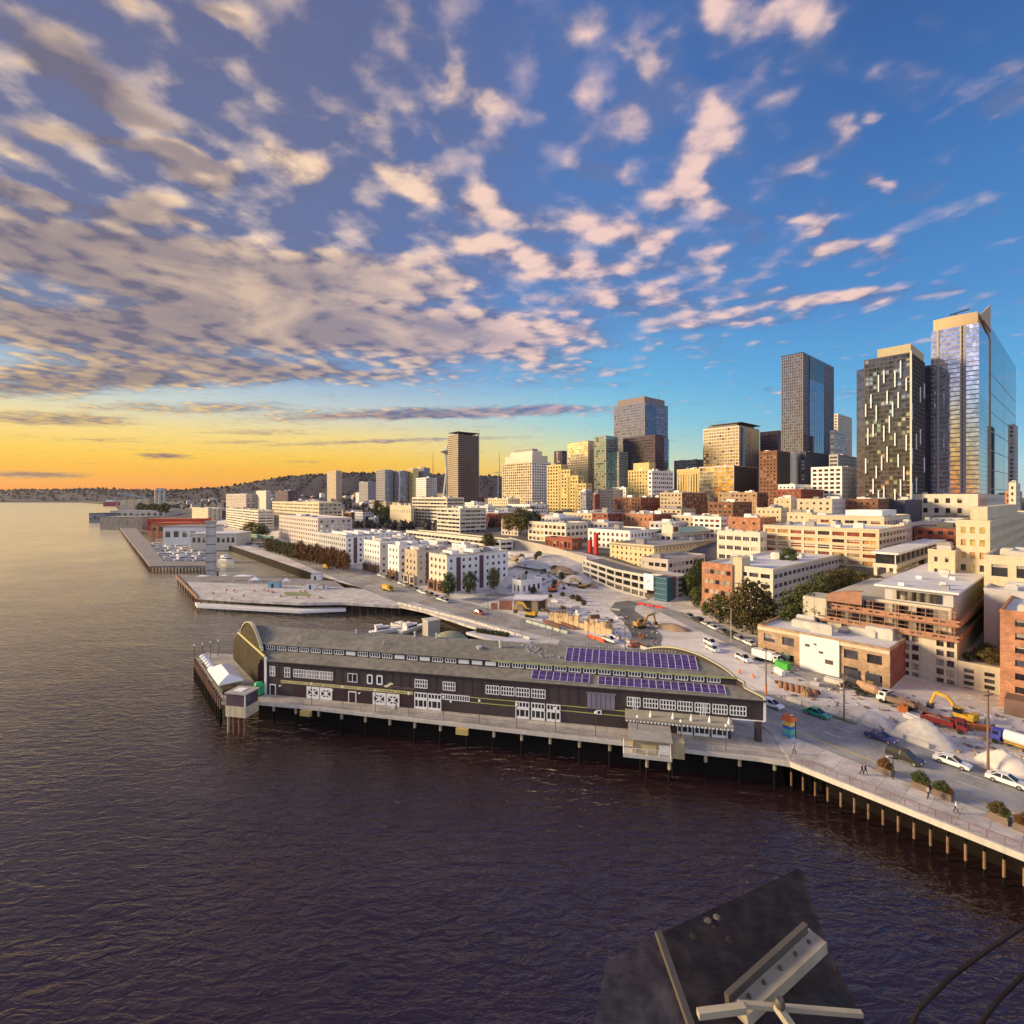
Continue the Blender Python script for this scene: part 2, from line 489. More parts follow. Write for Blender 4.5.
def dup(root, loc, rz=0.0, label=None, group=None, scale=None):
    """a copy of a thing, of its parts and of their sub-parts (mesh data shared)"""
    def rec(o, par):
        c = o.copy(); C.objects.link(c); c.parent = par
        for ch in KIDS.get(o.name) or [k for k in o.children]: rec(ch, c)
        return c
    r = rec(root, None)
    r.location = loc; r.rotation_euler = (0, 0, rz)
    if scale: r.scale = (scale,) * 3 if isinstance(scale, (int, float)) else scale
    if label: r['label'] = label
    if group: r['group'] = group
    return r


def text_part(name, s, size, mat, parent, M, depth=0.03):
    cu = bpy.data.curves.new(name, 'FONT'); cu.body = s; cu.size = size; cu.extrude = depth; cu.align_x = 'CENTER'; cu.align_y = 'CENTER'
    t = bpy.data.objects.new(name, cu); C.objects.link(t)
    dg = bpy.context.evaluated_depsgraph_get()
    me = bpy.data.meshes.new_from_object(t.evaluated_get(dg))
    bpy.data.objects.remove(t)
    me.materials.clear(); me.materials.append(mat)
    o = link(name, me, parent); o.matrix_local = M
    return o


# ------------------------------------------------------------------ places
S = Vector((-0.65, 0.76)).normalized()        # along the shore, away from the viewer
Q = Vector((0.76, 0.65)).normalized()         # inland
RZ = math.atan2(Q.y, Q.x)                     # city grid: local x = inland, local y = along the shore
Q0 = 87.0


def G(px, py, z=5.0):
    """the point at height z seen at (px, py) in the survey photograph"""
    d = (CAM_Z - z) * FPX / (py - HOR)
    return Vector(((px - 512) / FPX * d, d, z))


def at(px, d):
    return Vector(((px - 512) / FPX * d, d))


def zat(py, d):
    return CAM_Z + (HOR - py) / FPX * d


def sstep(x, a, b):
    t = min(max((x - a) / (b - a), 0), 1)
    return t * t * (3 - 2 * t)


def hgt(x, y):
    """height of the land"""
    q = Q.x * x + Q.y * y - Q0
    s = S.x * x + S.y * y
    far = sstep(s, 180, 520)
    near = 5 + 17 * sstep(q, 82, 190) + 19 * sstep(q, 200, 560)
    bell = 5 + 7 * sstep(q, 62, 110) + 14 * sstep(q, 110, 260) + 14 * sstep(q, 260, 600)
    h = near * (1 - far) + bell * far
    cut = sstep(s, 140, 185) * (1 - sstep(s, 420, 620))          # the bank that carries the haul road
    return h + (max(h, 5 + 12.5 * sstep(q, 56, 98)) - h) * cut


def GH(px, py):
    """the point of the land seen at (px, py)"""
    z = 5.0
    for _ in range(40):
        p = G(px, py, z); z += (hgt(p.x, p.y) - z) * .35
    return G(px, py, z)
# ------------------------------------------------------------------ shared materials
def mk(name, rgb, **k): return pmat(name, lin(*rgb) if max(rgb) > 1.01 else rgb, **k)


W_WHITE = pmat('paint_white', (0.72, 0.71, 0.70), var=0.08)
W_TRIM = pmat('trim_white', (0.80, 0.80, 0.79), var=0.05, rough=0.6)
CONC = pmat('concrete', (0.36, 0.34, 0.31), var=0.16, streak=0.35, bump=0.2)
CONC_L = pmat('concrete_pale', (0.50, 0.47, 0.43), var=0.12, streak=0.3)
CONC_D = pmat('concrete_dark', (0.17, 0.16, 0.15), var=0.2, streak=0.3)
ROOF_W = pmat('roof_white', (0.62, 0.61, 0.62), var=0.18, scale=0.25)
ROOF_G = pmat('roof_grey', (0.27, 0.26, 0.26), var=0.25, scale=0.25)
ROOF_D = pmat('roof_dark', (0.09, 0.085, 0.085), var=0.25, scale=0.3)
METAL = pmat('metal_grey', (0.35, 0.35, 0.36), metal=0.6, rough=0.45, var=0.1)
METAL_D = pmat('metal_dark', (0.05, 0.05, 0.055), metal=0.3, rough=0.5, var=0.1)
METAL_L = pmat('metal_pale', (0.6, 0.6, 0.6), metal=0.4, rough=0.4, var=0.1)
G_DARK = glass_mat('glass_dark', (0.022, 0.022, 0.03))
G_MID = glass_mat('glass_mid', (0.05, 0.05, 0.07))
G_BLIND = glass_mat('glass_blind', (0.34, 0.30, 0.25), rough=0.2, objvar=0.4)
G_REFL = glass_mat('glass_reflective', (0.58, 0.53, 0.52), metal=0.85, rough=0.05)
G_BLUE = glass_mat('glass_blue', (0.25, 0.28, 0.42), metal=0.8, rough=0.05)
G_TINT = glass_mat('glass_tinted', (0.10, 0.10, 0.14), metal=0.6, rough=0.05)
G_GREEN = glass_mat('glass_green', (0.36, 0.46, 0.44), metal=0.75, rough=0.06)
G_GOLD = glass_mat('glass_sunset_gold', (0.80, 0.62, 0.34), metal=0.9, rough=0.08)  # sunset reflection put into the pane's gold colour
GLASSES = [G_DARK, G_MID, G_BLIND]

WINMESH = {}


def win_mesh(w, h, frame, glass, panes=1, rows=1, bar=0.07, blind=0.0):
    key = (round(w, 1), round(h, 1), frame.name if frame else '', glass.name, panes, rows, bar, blind)
    if key in WINMESH: return WINMESH[key]
    w, h = round(w, 1) + 0.02, round(h, 1) + 0.02
    mb = MB()
    # local x along the wall, z up, outward normal is -y
    mb.face([(-w / 2, 0, -h / 2), (w / 2, 0, -h / 2), (w / 2, 0, h / 2), (-w / 2, 0, h / 2)], 0)
    if blind:                                   # a half drawn blind behind the pane's upper part
        mb.face([(-w / 2, -.012, h / 2 - h * blind), (w / 2, -.012, h / 2 - h * blind), (w / 2, -.012, h / 2), (-w / 2, -.012, h / 2)], 2)
    if frame:
        t = 0.06
        for k in range(panes + 1):
            x = -w / 2 + w * k / panes
            mb.box(x - bar / 2, x + bar / 2, -t, 0.02, -h / 2, h / 2, 1)
        for k in range(rows + 1):
            z = -h / 2 + h * k / rows
            mb.box(-w / 2, w / 2, -t * 0.9, 0.02, z - bar / 2, z + bar / 2, 1)
    me = mb.mesh('window', [glass, frame or glass, G_BLIND])
    WINMESH[key] = me
    return me


class Facade:
    """collects wall faces with real openings; the windows come out as separate objects or as baked panes"""
    def __init__(s, baked, glasses, nglass0, rnd):
        s.mb = MB(); s.wins = []; s.baked = baked; s.glasses = glasses; s.g0 = nglass0; s.rnd = rnd

    def wall(s, p, du, L, z0, z1, mi=0):
        x, y = p; s.mb.face([(x, y, z0), (x + du[0] * L, y + du[1] * L, z0), (x + du[0] * L, y + du[1] * L, z1), (x, y, z1)], mi)

    def grid(s, p, du, L, z0, z1, cols, rows, ww=0.6, wh=0.55, rec=0.25, sill=0.5, edge=0.5, mi=0, skip=None, base=0.0, top=0.0):
        """p start corner, du direction along the wall (outside on its right hand), rows from bottom to top between z0+base and z1-top"""
        n = (du[1], -du[0])
        P = lambda u, z, o=0.0: (p[0] + du[0] * u - n[0] * o, p[1] + du[1] * u - n[1] * o, z)
        za, zb = z0 + base, z1 - top
        if base > 0: s.mb.face([P(0, z0), P(L, z0), P(L, za), P(0, za)], mi)
        if top > 0: s.mb.face([P(0, zb), P(L, zb), P(L, z1), P(0, z1)], mi)
        cw = (L - 2 * edge) / cols; ch = (zb - za) / rows
        if edge > 0:
            s.mb.face([P(0, za), P(edge, za), P(edge, zb), P(0, zb)], mi)
            s.mb.face([P(L - edge, za), P(L, za), P(L, zb), P(L - edge, zb)], mi)
        for r in range(rows):
            a = za + r * ch; b = a + ch
            wz0 = a + ch * (1 - wh) * sill; wz1 = wz0 + ch * wh
            # full-width strips below and above the openings of this row
            s.mb.face([P(edge, a), P(L - edge, a), P(L - edge, wz0), P(edge, wz0)], mi)
            s.mb.face([P(edge, wz1), P(L - edge, wz1), P(L - edge, b), P(edge, b)], mi)
            for c in range(cols):
                u0 = edge + c * cw; u1 = u0 + cw
                g = cw * (1 - ww) / 2; a0, a1 = u0 + g, u1 - g
                if skip and skip(c, r):
                    s.mb.face([P(u0, wz0), P(u1, wz0), P(u1, wz1), P(u0, wz1)], mi); continue
                if g > 0.004:
                    s.mb.face([P(u0, wz0), P(a0, wz0), P(a0, wz1), P(u0, wz1)], mi)
                    s.mb.face([P(a1, wz0), P(u1, wz0), P(u1, wz1), P(a1, wz1)], mi)
                # reveals
                s.mb.face([P(a0, wz0), P(a1, wz0), P(a1, wz0, rec), P(a0, wz0, rec)], mi)
                s.mb.face([P(a0, wz1, rec), P(a1, wz1, rec), P(a1, wz1), P(a0, wz1)], mi)
                s.mb.face([P(a0, wz0), P(a0, wz0, rec), P(a0, wz1, rec), P(a0, wz1)], mi)
                s.mb.face([P(a1, wz0, rec), P(a1, wz0), P(a1, wz1), P(a1, wz1, rec)], mi)
                gi = s.rnd.choices(range(len(s.glasses)), weights=s.weights)[0]
                if s.baked:
                    s.mb.face([P(a0, wz0, rec), P(a1, wz0, rec), P(a1, wz1, rec), P(a0, wz1, rec)], s.g0 + gi)
                else:
                    s.wins.append((P((a0 + a1) / 2, (wz0 + wz1) / 2, rec - 0.01), math.atan2(du[1], du[0]), a1 - a0, wz1 - wz0, gi))
    weights = (5, 3, 2)


def add_windows(root, fac, frame, panes=1, rows=1, cap=100, name='window'):
    """windows as parts; beyond the cap the rest become one part"""
    ws = sorted(fac.wins, key=lambda w: -w[2] * w[3])
    for (pos, rz, w, h, gi) in ws[:cap]:
        bl = (0, .35, 0, .6, 0, .25, 0, 0)[int(abs(pos[0] * 7.1 + pos[1] * 3.7 + pos[2] * 5.3)) % 8]
        link(name, win_mesh(w, h, frame, fac.glasses[gi], panes, rows, blind=bl), root, pos, rz)
    if len(ws) > cap:
        mb = MB()
        for (pos, rz, w, h, gi) in ws[cap:]:
            M = Matrix.Translation(pos) @ Matrix.Rotation(rz, 4, 'Z')
            mb.face([M @ Vector(q) for q in ((-w / 2, 0, -h / 2), (w / 2, 0, -h / 2), (w / 2, 0, h / 2), (-w / 2, 0, h / 2))], gi)
        o = mb.build('windows', fac.glasses, root); o['kind'] = 'stuff'


BLOG = []


def place(xl, xc, xr, ytop, q, d=None):
    """corner of a block from where its edges are seen: corner point, length a along the shore, length b inland, top height"""
    t = (xc - 512) / FPX
    if d is None: d = (q + Q0) / (Q.x * t + Q.y)
    c = Vector((t * d, d))
    def hit(px, D):
        k = (px - 512) / FPX
        den = D.x - k * D.y
        return (k * c.y - c.x) / den if abs(den) > 1e-6 else -1
    a, b = hit(xl, S), hit(xr, Q)
    return c, a, b, zat(ytop, d), d


def block(name, label, cat, xl, xc, xr, ytop, q, wall, roof=None, fh=3.4, bay=3.6, ww=0.6, wh=0.5, rec=0.25, glasses=None, weights=(5, 3, 2), frame=None,
          panes=1, a=None, b=None, d=None, group=None, south='same', baked=None, parapet=0.7, units=5, base=0.0, top=0.4, edge=0.6, seed=0, zbase=None, wall2=None,
          cols=None, rows=None, cap=100, west='same', wrows=1, ridge=False):
    rnd = random.Random(seed * 7 + int(xc))
    c, aa, bb, zt, d = place(xl, xc, xr, ytop, q, d)
    if a is None: a = aa
    if b is None: b = bb
    if not (3 < a < 220) or not (3 < b < 220):
        BLOG.append((name, label[:30], 'a %.0f b %.0f d %.0f' % (aa, bb, d)))
        a = max(a, 3) if 0 < a < 220 else 25; b = max(b, 3) if 0 < b < 220 else 25
    g = hgt(c.x, c.y)
    zb = (min(g, zt - 4) - 6) if zbase is None else zbase
    root = thing(name, label, cat, (c.x, c.y, zb), RZ, group)
    H = zt - zb
    if rows is None: rows = max(1, round((zt - g) / fh))
    fh2 = (zt - max(g, zb) - top - base) / rows
    px = fh2 * wh * FPX / d
    if baked is None: baked = px < 2.6
    glasses = glasses or GLASSES
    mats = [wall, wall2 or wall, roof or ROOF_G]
    F = Facade(baked, glasses, 3, rnd); F.weights = weights[:len(glasses)] if len(weights) >= len(glasses) else (1,) * len(glasses)
    za = max(g - zb, 0)
    if za > 0:
        F.wall((0, a), (0, -1), a, -1, za); F.wall((0, 0), (1, 0), b, -1, za)
    cw = cols or max(1, round(a / bay)); cs = max(1, round(b / bay))
    wtop = top
    if west == 'blank': F.wall((0, a), (0, -1), a, za, H)
    else: F.grid((0, a), (0, -1), a, za, H, cw, rows, ww, wh, rec, 0.5, edge, 0, base=base, top=top)
    if south == 'blank': F.wall((0, 0), (1, 0), b, za, H, 1)
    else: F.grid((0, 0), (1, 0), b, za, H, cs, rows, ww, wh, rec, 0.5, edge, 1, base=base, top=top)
    F.wall((b, 0), (0, 1), a, -1, H, 1); F.wall((b, a), (-1, 0), b, -1, H, 0)
    if seed % 5 in (1, 3) and not baked:               # belt courses between the storeys
        for r in range(1, rows):
            z = za + base + r * (H - za - base - top) / rows
            F.mb.box(-.12, -.003, 0, a, z - .14, z + .1); F.mb.box(-.12, b, -.12, -.003, z - .14, z + .1, 1)
    wl = F.mb.build('wall', mats + list(glasses), root)
    if not baked: add_windows(root, F, frame, panes, wrows, cap)
    # roof with a parapet ring
    t = 0.35
    rb = MB(); rb.face([(0, 0, H - 0.03), (b, 0, H - 0.03), (b, a, H - 0.03), (0, a, H - 0.03)])
    rb.build('roof', roof or ROOF_G, root)
    if parapet:
        pb = MB()
        o = 0.06
        pb.box(-o, b + o, -o, t, H + 0.004, H + parapet); pb.box(-o, b + o, a - t, a + o, H + 0.004, H + parapet)
        pb.box(-o, t, t + 0.002, a - t - 0.002, H + 0.004, H + parapet); pb.box(b - t, b + o, t + 0.002, a - t - 0.002, H + 0.004, H + parapet)
        pb.build('parapet', wall, root)
    for k in range(units):
        w, l, h = rnd.uniform(1.5, min(5, b * .3 + 1.6)), rnd.uniform(1.5, min(6, a * .3 + 1.6)), rnd.uniform(0.9, 2.4)
        x, y = rnd.uniform(1, max(1.1, b - w - 1)), rnd.uniform(1, max(1.1, a - l - 1))
        u = MB(); u.box(x, x + w, y, y + l, H, H + h)
        u.box(x + .2, x + w - .2, y + .2, y + l - .2, H + h + .002, H + h + .25)
        u.build('roof_unit', rnd.choice([METAL_L, ROOF_G, CONC_L]), root)
    return root, a, b, H, d
# ------------------------------------------------------------------ water
def water_mat():
    m = bpy.data.materials.new('sea_water'); m.use_nodes = True
    T = NT(m.node_tree); b = T.n['Principled BSDF']
    geo = T.new('ShaderNodeNewGeometry'); pos = geo.outputs['Position']
    n = T.smooth(T.noise(pos, 0.02, 4, 0.6), 0.35, 0.68)
    T.put(b.inputs['Base Color'], T.mix(n, (0.016, 0.006, 0.009, 1), (0.028, 0.012, 0.015, 1)))
    b.inputs['IOR'].default_value = 1.75
    b.inputs['Sheen Weight'].default_value = 0.55; b.inputs['Sheen Roughness'].default_value = 0.18; b.inputs['Sheen Tint'].default_value = (0.95, 0.88, 0.82, 1)
    b.inputs['Specular IOR Level'].default_value = 0.5
    dist = T.vmath('LENGTH', pos, out=1)
    T.put(b.inputs['Roughness'], T.smooth(dist, 60, 900, 0.07, 0.18))
    # wind ripples: crests run up to the right, as in the photograph
    mp = T.new('ShaderNodeMapping'); T.put(mp.inputs[0], pos); mp.inputs[2].default_value = (0, 0, R(-22)); mp.inputs[3].default_value = (0.42, 1.0, 1.0)
    a = T.noise(mp.outputs[0], 0.75, 3, 0.55, 0.8)
    c = T.noise(mp.outputs[0], 1.3, 3, 0.6, 0.4)
    e = T.noise(mp.outputs[0], 0.07, 3, 0.5, 0.5)
    patch = T.smooth(T.noise(pos, 0.018, 4, 0.6), 0.35, 0.65, 0.55, 1.15)
    h = T.math('ADD', T.math('ADD', T.math('MULTIPLY', a, 0.95), T.math('MULTIPLY', c, 0.34)), T.math('MULTIPLY', e, 1.6))
    bp = T.new('ShaderNodeBump'); bp.inputs['Distance'].default_value = 0.62
    T.put(bp.inputs['Strength'], T.math('MULTIPLY', patch, T.smooth(dist, 90, 700, 0.62, 0.22)))
    T.put(bp.inputs['Height'], h); T.l.new(bp.outputs[0], b.inputs['Normal'])
    return m


wm = MB(); wm.face([(-11000, -1500, 0), (11000, -1500, 0), (11000, 11000, 0), (-11000, 11000, 0)])
tag(wm.build('water', water_mat()), kind='structure')

# ------------------------------------------------------------------ land
SHORE = [Vector(p) for p in ((210, -125), (108, 5))] + [G(1024, 855).xy, G(790, 762).xy, G(500, 640).xy, G(425, 608).xy, G(330, 583).xy, G(228, 547).xy,
         G(118, 518).xy, Vector((-1500, 1900)), Vector((-2400, 3000)), Vector((-3900, 4500)), Vector((-9000, 5000))]


def along(poly, step):
    out = []
    for a, b in zip(poly[:-1], poly[1:]):
        n = max(1, int((b - a).length / step))
        out += [a.lerp(b, k / n) for k in range(n)]
    return out + [poly[-1]]


def land_mat():
    m = bpy.data.materials.new('dusty_ground'); m.use_nodes = True
    T = NT(m.node_tree); b = T.n['Principled BSDF']
    geo = T.new('ShaderNodeNewGeometry'); pos = geo.outputs['Position']
    n1 = T.noise(pos, 0.045, 6, 0.62, 0.6); n2 = T.noise(pos, 0.35, 5, 0.6); n3 = T.noise(pos, 2.5, 3)
    c = T.mix(T.smooth(n1, 0.38, 0.62), (0.46, 0.415, 0.375, 1), (0.68, 0.625, 0.57, 1))
    c = T.mix(T.smooth(n2, 0.5, 0.72), c, (0.74, 0.69, 0.65, 1))
    c = T.mix(T.smooth(n3, 0.5, 0.75, 0, 0.35), c, (0.16, 0.14, 0.125, 1))
    tr = T.new('ShaderNodeMapping'); T.put(tr.inputs[0], pos); tr.inputs[2].default_value = (0, 0, -math.atan2(S.y, S.x)); tr.inputs[3].default_value = (0.03, 1.1, 1)
    c = T.mix(T.smooth(T.noise(tr.outputs[0], 0.8, 4, 0.6, 0.3), .52, .68, 0, .5), c, (0.30, 0.26, 0.23, 1))
    T.put(b.inputs['Base Color'], c); b.inputs['Roughness'].default_value = 0.95; b.inputs['Specular IOR Level'].default_value = 0.15
    bp = T.new('ShaderNodeBump'); bp.inputs['Distance'].default_value = 0.15; T.put(bp.inputs['Height'], n2); T.l.new(bp.outputs[0], b.inputs['Normal'])
    return m


LAND = land_mat()
SEAWALL = pmat('seawall_shaded', (0.010, 0.007, 0.006), var=0.3, spec=.1)  # overhang shade put into the wall's near-black colour
STREETS = pmat('town_streets', (0.11, 0.10, 0.095), var=.35, scale=.05)
OFFS = [4.5, 6, 12, 20, 30, 40, 50, 62, 74, 86, 98, 110, 125, 140, 158, 176, 195, 215, 240, 270, 310, 360, 420, 500, 600, 800, 1200, 2000, 3500, 5500]
lm = MB()
n_near = len(along(SHORE[:8], 14)) - 1
sh = along(SHORE[:8], 14)[:-1] + along(SHORE[7:], 160)
nn = len(OFFS)
for p in sh:
    for i, o in enumerate(OFFS):
        q = p + Q * o
        lm.v.append((q.x, q.y, 4.97 if i < 3 else hgt(q.x, q.y)))
for i in range(len(sh) - 1):
    for j in range(nn - 1):
        lm.f.append((i * nn + j, i * nn + nn + j, i * nn + nn + j + 1, i * nn + j + 1)[::-1]); lm.m.append(2 if OFFS[j] >= 110 or i >= n_near + 4 else 0)
k0 = len(lm.v)
for p in sh:
    q = p + Q * OFFS[0]
    lm.v += [(q.x, q.y, 5.0), (q.x, q.y, -3)]
for i in range(len(sh) - 1):
    a = k0 + 2 * i
    lm.f.append((a, a + 2, a + 3, a + 1)[::-1]); lm.m.append(1)
tag(lm.build('ground', [LAND, SEAWALL, STREETS]), kind='structure')


def strip(name, left, right, mat, dz, sub=6, kind='structure', drape=False):
    """a sheet between two polylines of plan points"""
    mb = MB()
    n = len(left)
    L, Rr = [], []
    for i in range(n - 1):
        for k in range(sub):
            L.append(left[i].lerp(left[i + 1], k / sub)); Rr.append(right[i].lerp(right[i + 1], k / sub))
    L.append(left[-1]); Rr.append(right[-1])
    for a, b, c, d in zip(L[:-1], Rr[:-1], Rr[1:], L[1:]):
        pts = [(p.x, p.y, (hgt(p.x, p.y) if drape else 5.0) + dz) for p in (a, b, c, d)]
        e = (Vector(pts[1]) - Vector(pts[0])).cross(Vector(pts[2]) - Vector(pts[0]))
        mb.face(pts if e.z > 0 else pts[::-1])
    o = mb.build(name, mat)
    if kind: o['kind'] = kind
    return o


def px2(lst): return [G(x, y).xy for x, y in lst]


def offset(poly, d):
    out = []
    for i, p in enumerate(poly):
        a = poly[max(i - 1, 0)]; b = poly[min(i + 1, len(poly) - 1)]
        t = (b - a).normalized(); out.append(p + Vector((t.y, -t.x)) * d)
    return out


def asphalt(name, v, patch=0.4):
    m = bpy.data.materials.new(name); m.use_nodes = True
    T = NT(m.node_tree); b = T.n['Principled BSDF']
    geo = T.new('ShaderNodeNewGeometry'); pos = geo.outputs['Position']
    n1 = T.noise(pos, 0.09, 5, 0.6, 0.5); n2 = T.noise(pos, 1.2, 4, 0.6)
    c = T.mix(T.smooth(n1, 0.35, 0.65), (v * .8, v * .76, v * .74, 1), (v * 1.35, v * 1.3, v * 1.25, 1))
    c = T.mix(T.smooth(n2, 0.45, 0.75, 0, patch), c, (v * 1.9, v * 1.8, v * 1.65, 1))
    T.put(b.inputs['Base Color'], c); b.inputs['Roughness'].default_value = 0.85; b.inputs['Specular IOR Level'].default_value = 0.25
    return m


ASPH = asphalt('asphalt', 0.25)
ASPH_D = asphalt('asphalt_fresh', 0.15)
PAVE = joint_mat('promenade_concrete', (0.52, 0.48, 0.45), 1.0, 3.0, 3.0, RZ)
KERB = pmat('kerb_concrete', (0.40, 0.38, 0.36), var=0.15)
YEL = pmat('road_paint_yellow', (0.62, 0.45, 0.10), var=0.25, scale=1.5)
WHT = pmat('road_paint_white', (0.62, 0.61, 0.58), var=0.25, scale=1.5)

# main waterfront road: from the lower right corner to the far left
road_c = [Vector((98, 38)), G(1024, 803).xy, G(928, 769).xy, G(832, 733).xy, G(782, 714).xy, G(560, 638).xy, G(480, 616).xy, G(414, 597).xy, G(340, 571).xy, G(300, 556).xy,
          G(240, 540).xy, G(180, 525).xy]
wid = [7.4, 7.4, 7.6, 7.8, 8, 9, 10, 10.5, 10.5, 10, 9, 9]
pl = [offset(road_c, 1)[i] for i in range(len(road_c))]
dirv = [pl[i] - road_c[i] for i in range(len(road_c))]
land_edge = [road_c[i] + dirv[i] * wid[i] for i in range(len(road_c))]
sea_edge = [road_c[i] - dirv[i] * wid[i] for i in range(len(road_c))]
if Q.dot(dirv[3]) < 0: land_edge, sea_edge = sea_edge, land_edge; dirv = [-v for v in dirv]
strip('road', sea_edge, land_edge, ASPH, 0.012)


def line(name, off0, off1, w, mat, i0, i1, dz=0.02, dash=None):
    mb = MB()
    pts = [road_c[i] + dirv[i] * (off0 + (off1 - off0) * (i - i0) / max(1, i1 - i0)) for i in range(i0, i1 + 1)]
    pts = along(pts, 1.0 if dash else 6)
    acc = 0
    for k in range(len(pts) - 1):
        if dash and (k // dash) % 3 == 0 or not dash:
            a, b = pts[k], pts[k + 1]; t = (b - a).normalized(); nrm = Vector((t.y, -t.x)) * w / 2
            q = [a + nrm, b + nrm, b - nrm, a - nrm]
            if (q[1] - q[0]).cross(q[2] - q[0]) < 0: q = q[::-1]
            mb.face([(p.x, p.y, 5 + dz) for p in q])
    tag(mb.build(name, mat), kind='structure')


line('road_marking_yellow', -4.2, -5.2, 0.28, YEL, 0, 5)
line('road_marking_dash', -0.6, -0.8, 0.16, WHT, 0, 5, dash=3)
line('road_marking_dash', 3.2, 3.2, 0.16, WHT, 0, 5, dash=3)
line('road_marking_yellow', 0.0, 0.0, 0.25, YEL, 5, 10)
line('road_marking_dash', 5.0, 5.0, 0.16, WHT, 5, 10, dash=4)
line('road_marking_dash', -5.0, -5.0, 0.16, WHT, 5, 10, dash=4)

# kerb and promenade on the sea side, as a raised step
prom_sea = [SHORE[1]] + SHORE[2:4]
ke = [sea_edge[i] - dirv[i] * 0.02 for i in range(0, 6)]
km = MB()
kp = along(ke, 6)
for a, b in zip(kp[:-1], kp[1:]):
    km.bar((a.x, a.y, 5.06), (b.x, b.y, 5.06), 0.35, 0.17)
tag(km.build('kerb', KERB), kind='structure')
ke2 = [land_edge[i] + dirv[i] * 0.2 for i in range(0, 6)]
km = MB()
kp = along(ke2, 6)
for a, b in zip(kp[:-1], kp[1:]):
    km.bar((a.x, a.y, 5.05), (b.x, b.y, 5.05), 0.3, 0.15)
tag(km.build('kerb', KERB), kind='structure')

# curving ramp road and the street below the trees
def drape_road(name, pts, w, mat, dz):
    c = [GH(x, y).xy for x, y in pts]
    strip(name, offset(c, w / 2), offset(c, -w / 2), mat, dz, sub=5, drape=True)


drape_road('ramp_road', [(628, 662), (644, 648), (647, 636), (637, 622), (622, 610), (625, 604), (645, 601)], 9, ASPH_D, 0.06)
drape_road('side_street', [(640, 600), (672, 612), (702, 626), (742, 643), (790, 664), (850, 690)], 9, ASPH, 0.05)
WHITED = pmat('white_dust', (0.66, 0.61, 0.56), var=.16, scale=.3)
drape_road('haul_road', [(655, 652), (628, 632), (590, 608), (556, 590), (530, 575), (500, 558), (462, 546), (425, 537)], 15, WHITED, 0.045)
drape_road('haul_road', [(742, 690), (725, 668), (705, 652), (680, 640)], 18, WHITED, 0.05)
drape_road('cross_street', [(470, 602), (520, 586), (556, 574)], 11, ASPH, 0.05)

# ------------------------------------------------------------------ distant hills
HILL = pmat('hill_scrub_hazy', (0.046, 0.040, 0.050), var=0.2, scale=0.01)  # purple evening haze put into the hill colour
LEAF_FAR = pmat('far_leaves_hazy', (0.048, 0.044, 0.046), var=0.2, scale=0.02, spec=.1)  # same haze tint put into the distant leaf colour


def hill(name, d0, depth, prof, seed):
    """a ridge: prof = list of (px, py of its skyline)"""
    rnd = random.Random(seed)
    mb = MB(); xs = []
    for (a, ya), (b, yb) in zip(prof[:-1], prof[1:]):
        n = max(2, int(abs(b - a) / 6))
        xs += [(a + (b - a) * k / n, ya + (yb - ya) * k / n) for k in range(n)]
    xs.append(prof[-1])
    rows = [0, 0.25, 0.5, 0.75, 1.0, 1.6]
    hf = [0.0, 0.35, 0.68, 0.9, 1.0, 0.3]
    for (px, py) in xs:
        top = zat(py, d0 + depth)
        for r, h in zip(rows, hf):
            d = d0 + depth * r
            q = at(px, d)
            mb.v.append((q.x, q.y, 3 + (top - 3) * h + (rnd.uniform(-.05, .05) * top if 0 < r < 1 else 0)))
    n = len(rows)
    for i in range(len(xs) - 1):
        for j in range(n - 1):
            mb.f.append((i * n + j, i * n + n + j, i * n + n + j + 1, i * n + j + 1)); mb.m.append(0)
    tag(mb.build(name, HILL, smooth=True), kind='structure')
    tm = MB()
    for (px, py) in xs:
        for k in range(16):
            r = rnd.random() ** 0.6
            px2_ = px + rnd.uniform(-4, 4)
            d = d0 + depth * r
            i = min(int(r / 0.25), 3); f = r / 0.25 - i
            h = hf[i] + (hf[i + 1] - hf[i]) * f
            q = at(px2_, d); z = 3 + (zat(py, d0 + depth) - 3) * h
            w = rnd.uniform(.006, .012) * d0 * 0.26; t = w * rnd.uniform(0.7, 1.5)
            if w > 14: w, t = w * .7, t * .7
            tm.blob((q.x, q.y, z + t * .3), (w, w, t), seed=rnd.random(), rough=0.35, nu=6, nv=4)
    tag(tm.build('hill_forest', LEAF_FAR), kind='stuff')


hill('hill', 4700, 900, [(-420, 484), (-150, 486), (-60, 489), (0, 491), (30, 490), (70, 490), (100, 488.5), (125, 490), (160, 490), (200, 491), (260, 491)], 1)
hill('hill', 2500, 700, [(150, 495), (190, 490), (225, 487), (255, 482), (280, 477), (310, 475), (345, 473), (400, 473), (460, 475), (520, 477), (580, 482), (640, 488), (700, 492)], 2)
#hill('mountain', 14000, 3000, [(-300, 470), (-120, 476), (-40, 480), (0, 482), (18, 487), (40, 492)], 3)

# ------------------------------------------------------------------ the evening air
hz = MB(); hz.box(-11800, 11800, -1900, 11900, -4, 420)
hm = bpy.data.materials.new('haze_air'); hm.use_nodes = True
for n in list(hm.node_tree.nodes):
    if n.type == 'BSDF_PRINCIPLED': hm.node_tree.nodes.remove(n)
pv = hm.node_tree.nodes.new('ShaderNodeVolumePrincipled'); pv.inputs['Color'].default_value = (0.86, 0.82, 0.88, 1); pv.inputs['Density'].default_value = HAZE; pv.inputs['Anisotropy'].default_value = 0.2
hm.node_tree.links.new(pv.outputs[0], [n for n in hm.node_tree.nodes if n.type == 'OUTPUT_MATERIAL'][0].inputs['Volume'])
if HAZE > 0: tag(hz.build('haze', hm), kind='stuff')
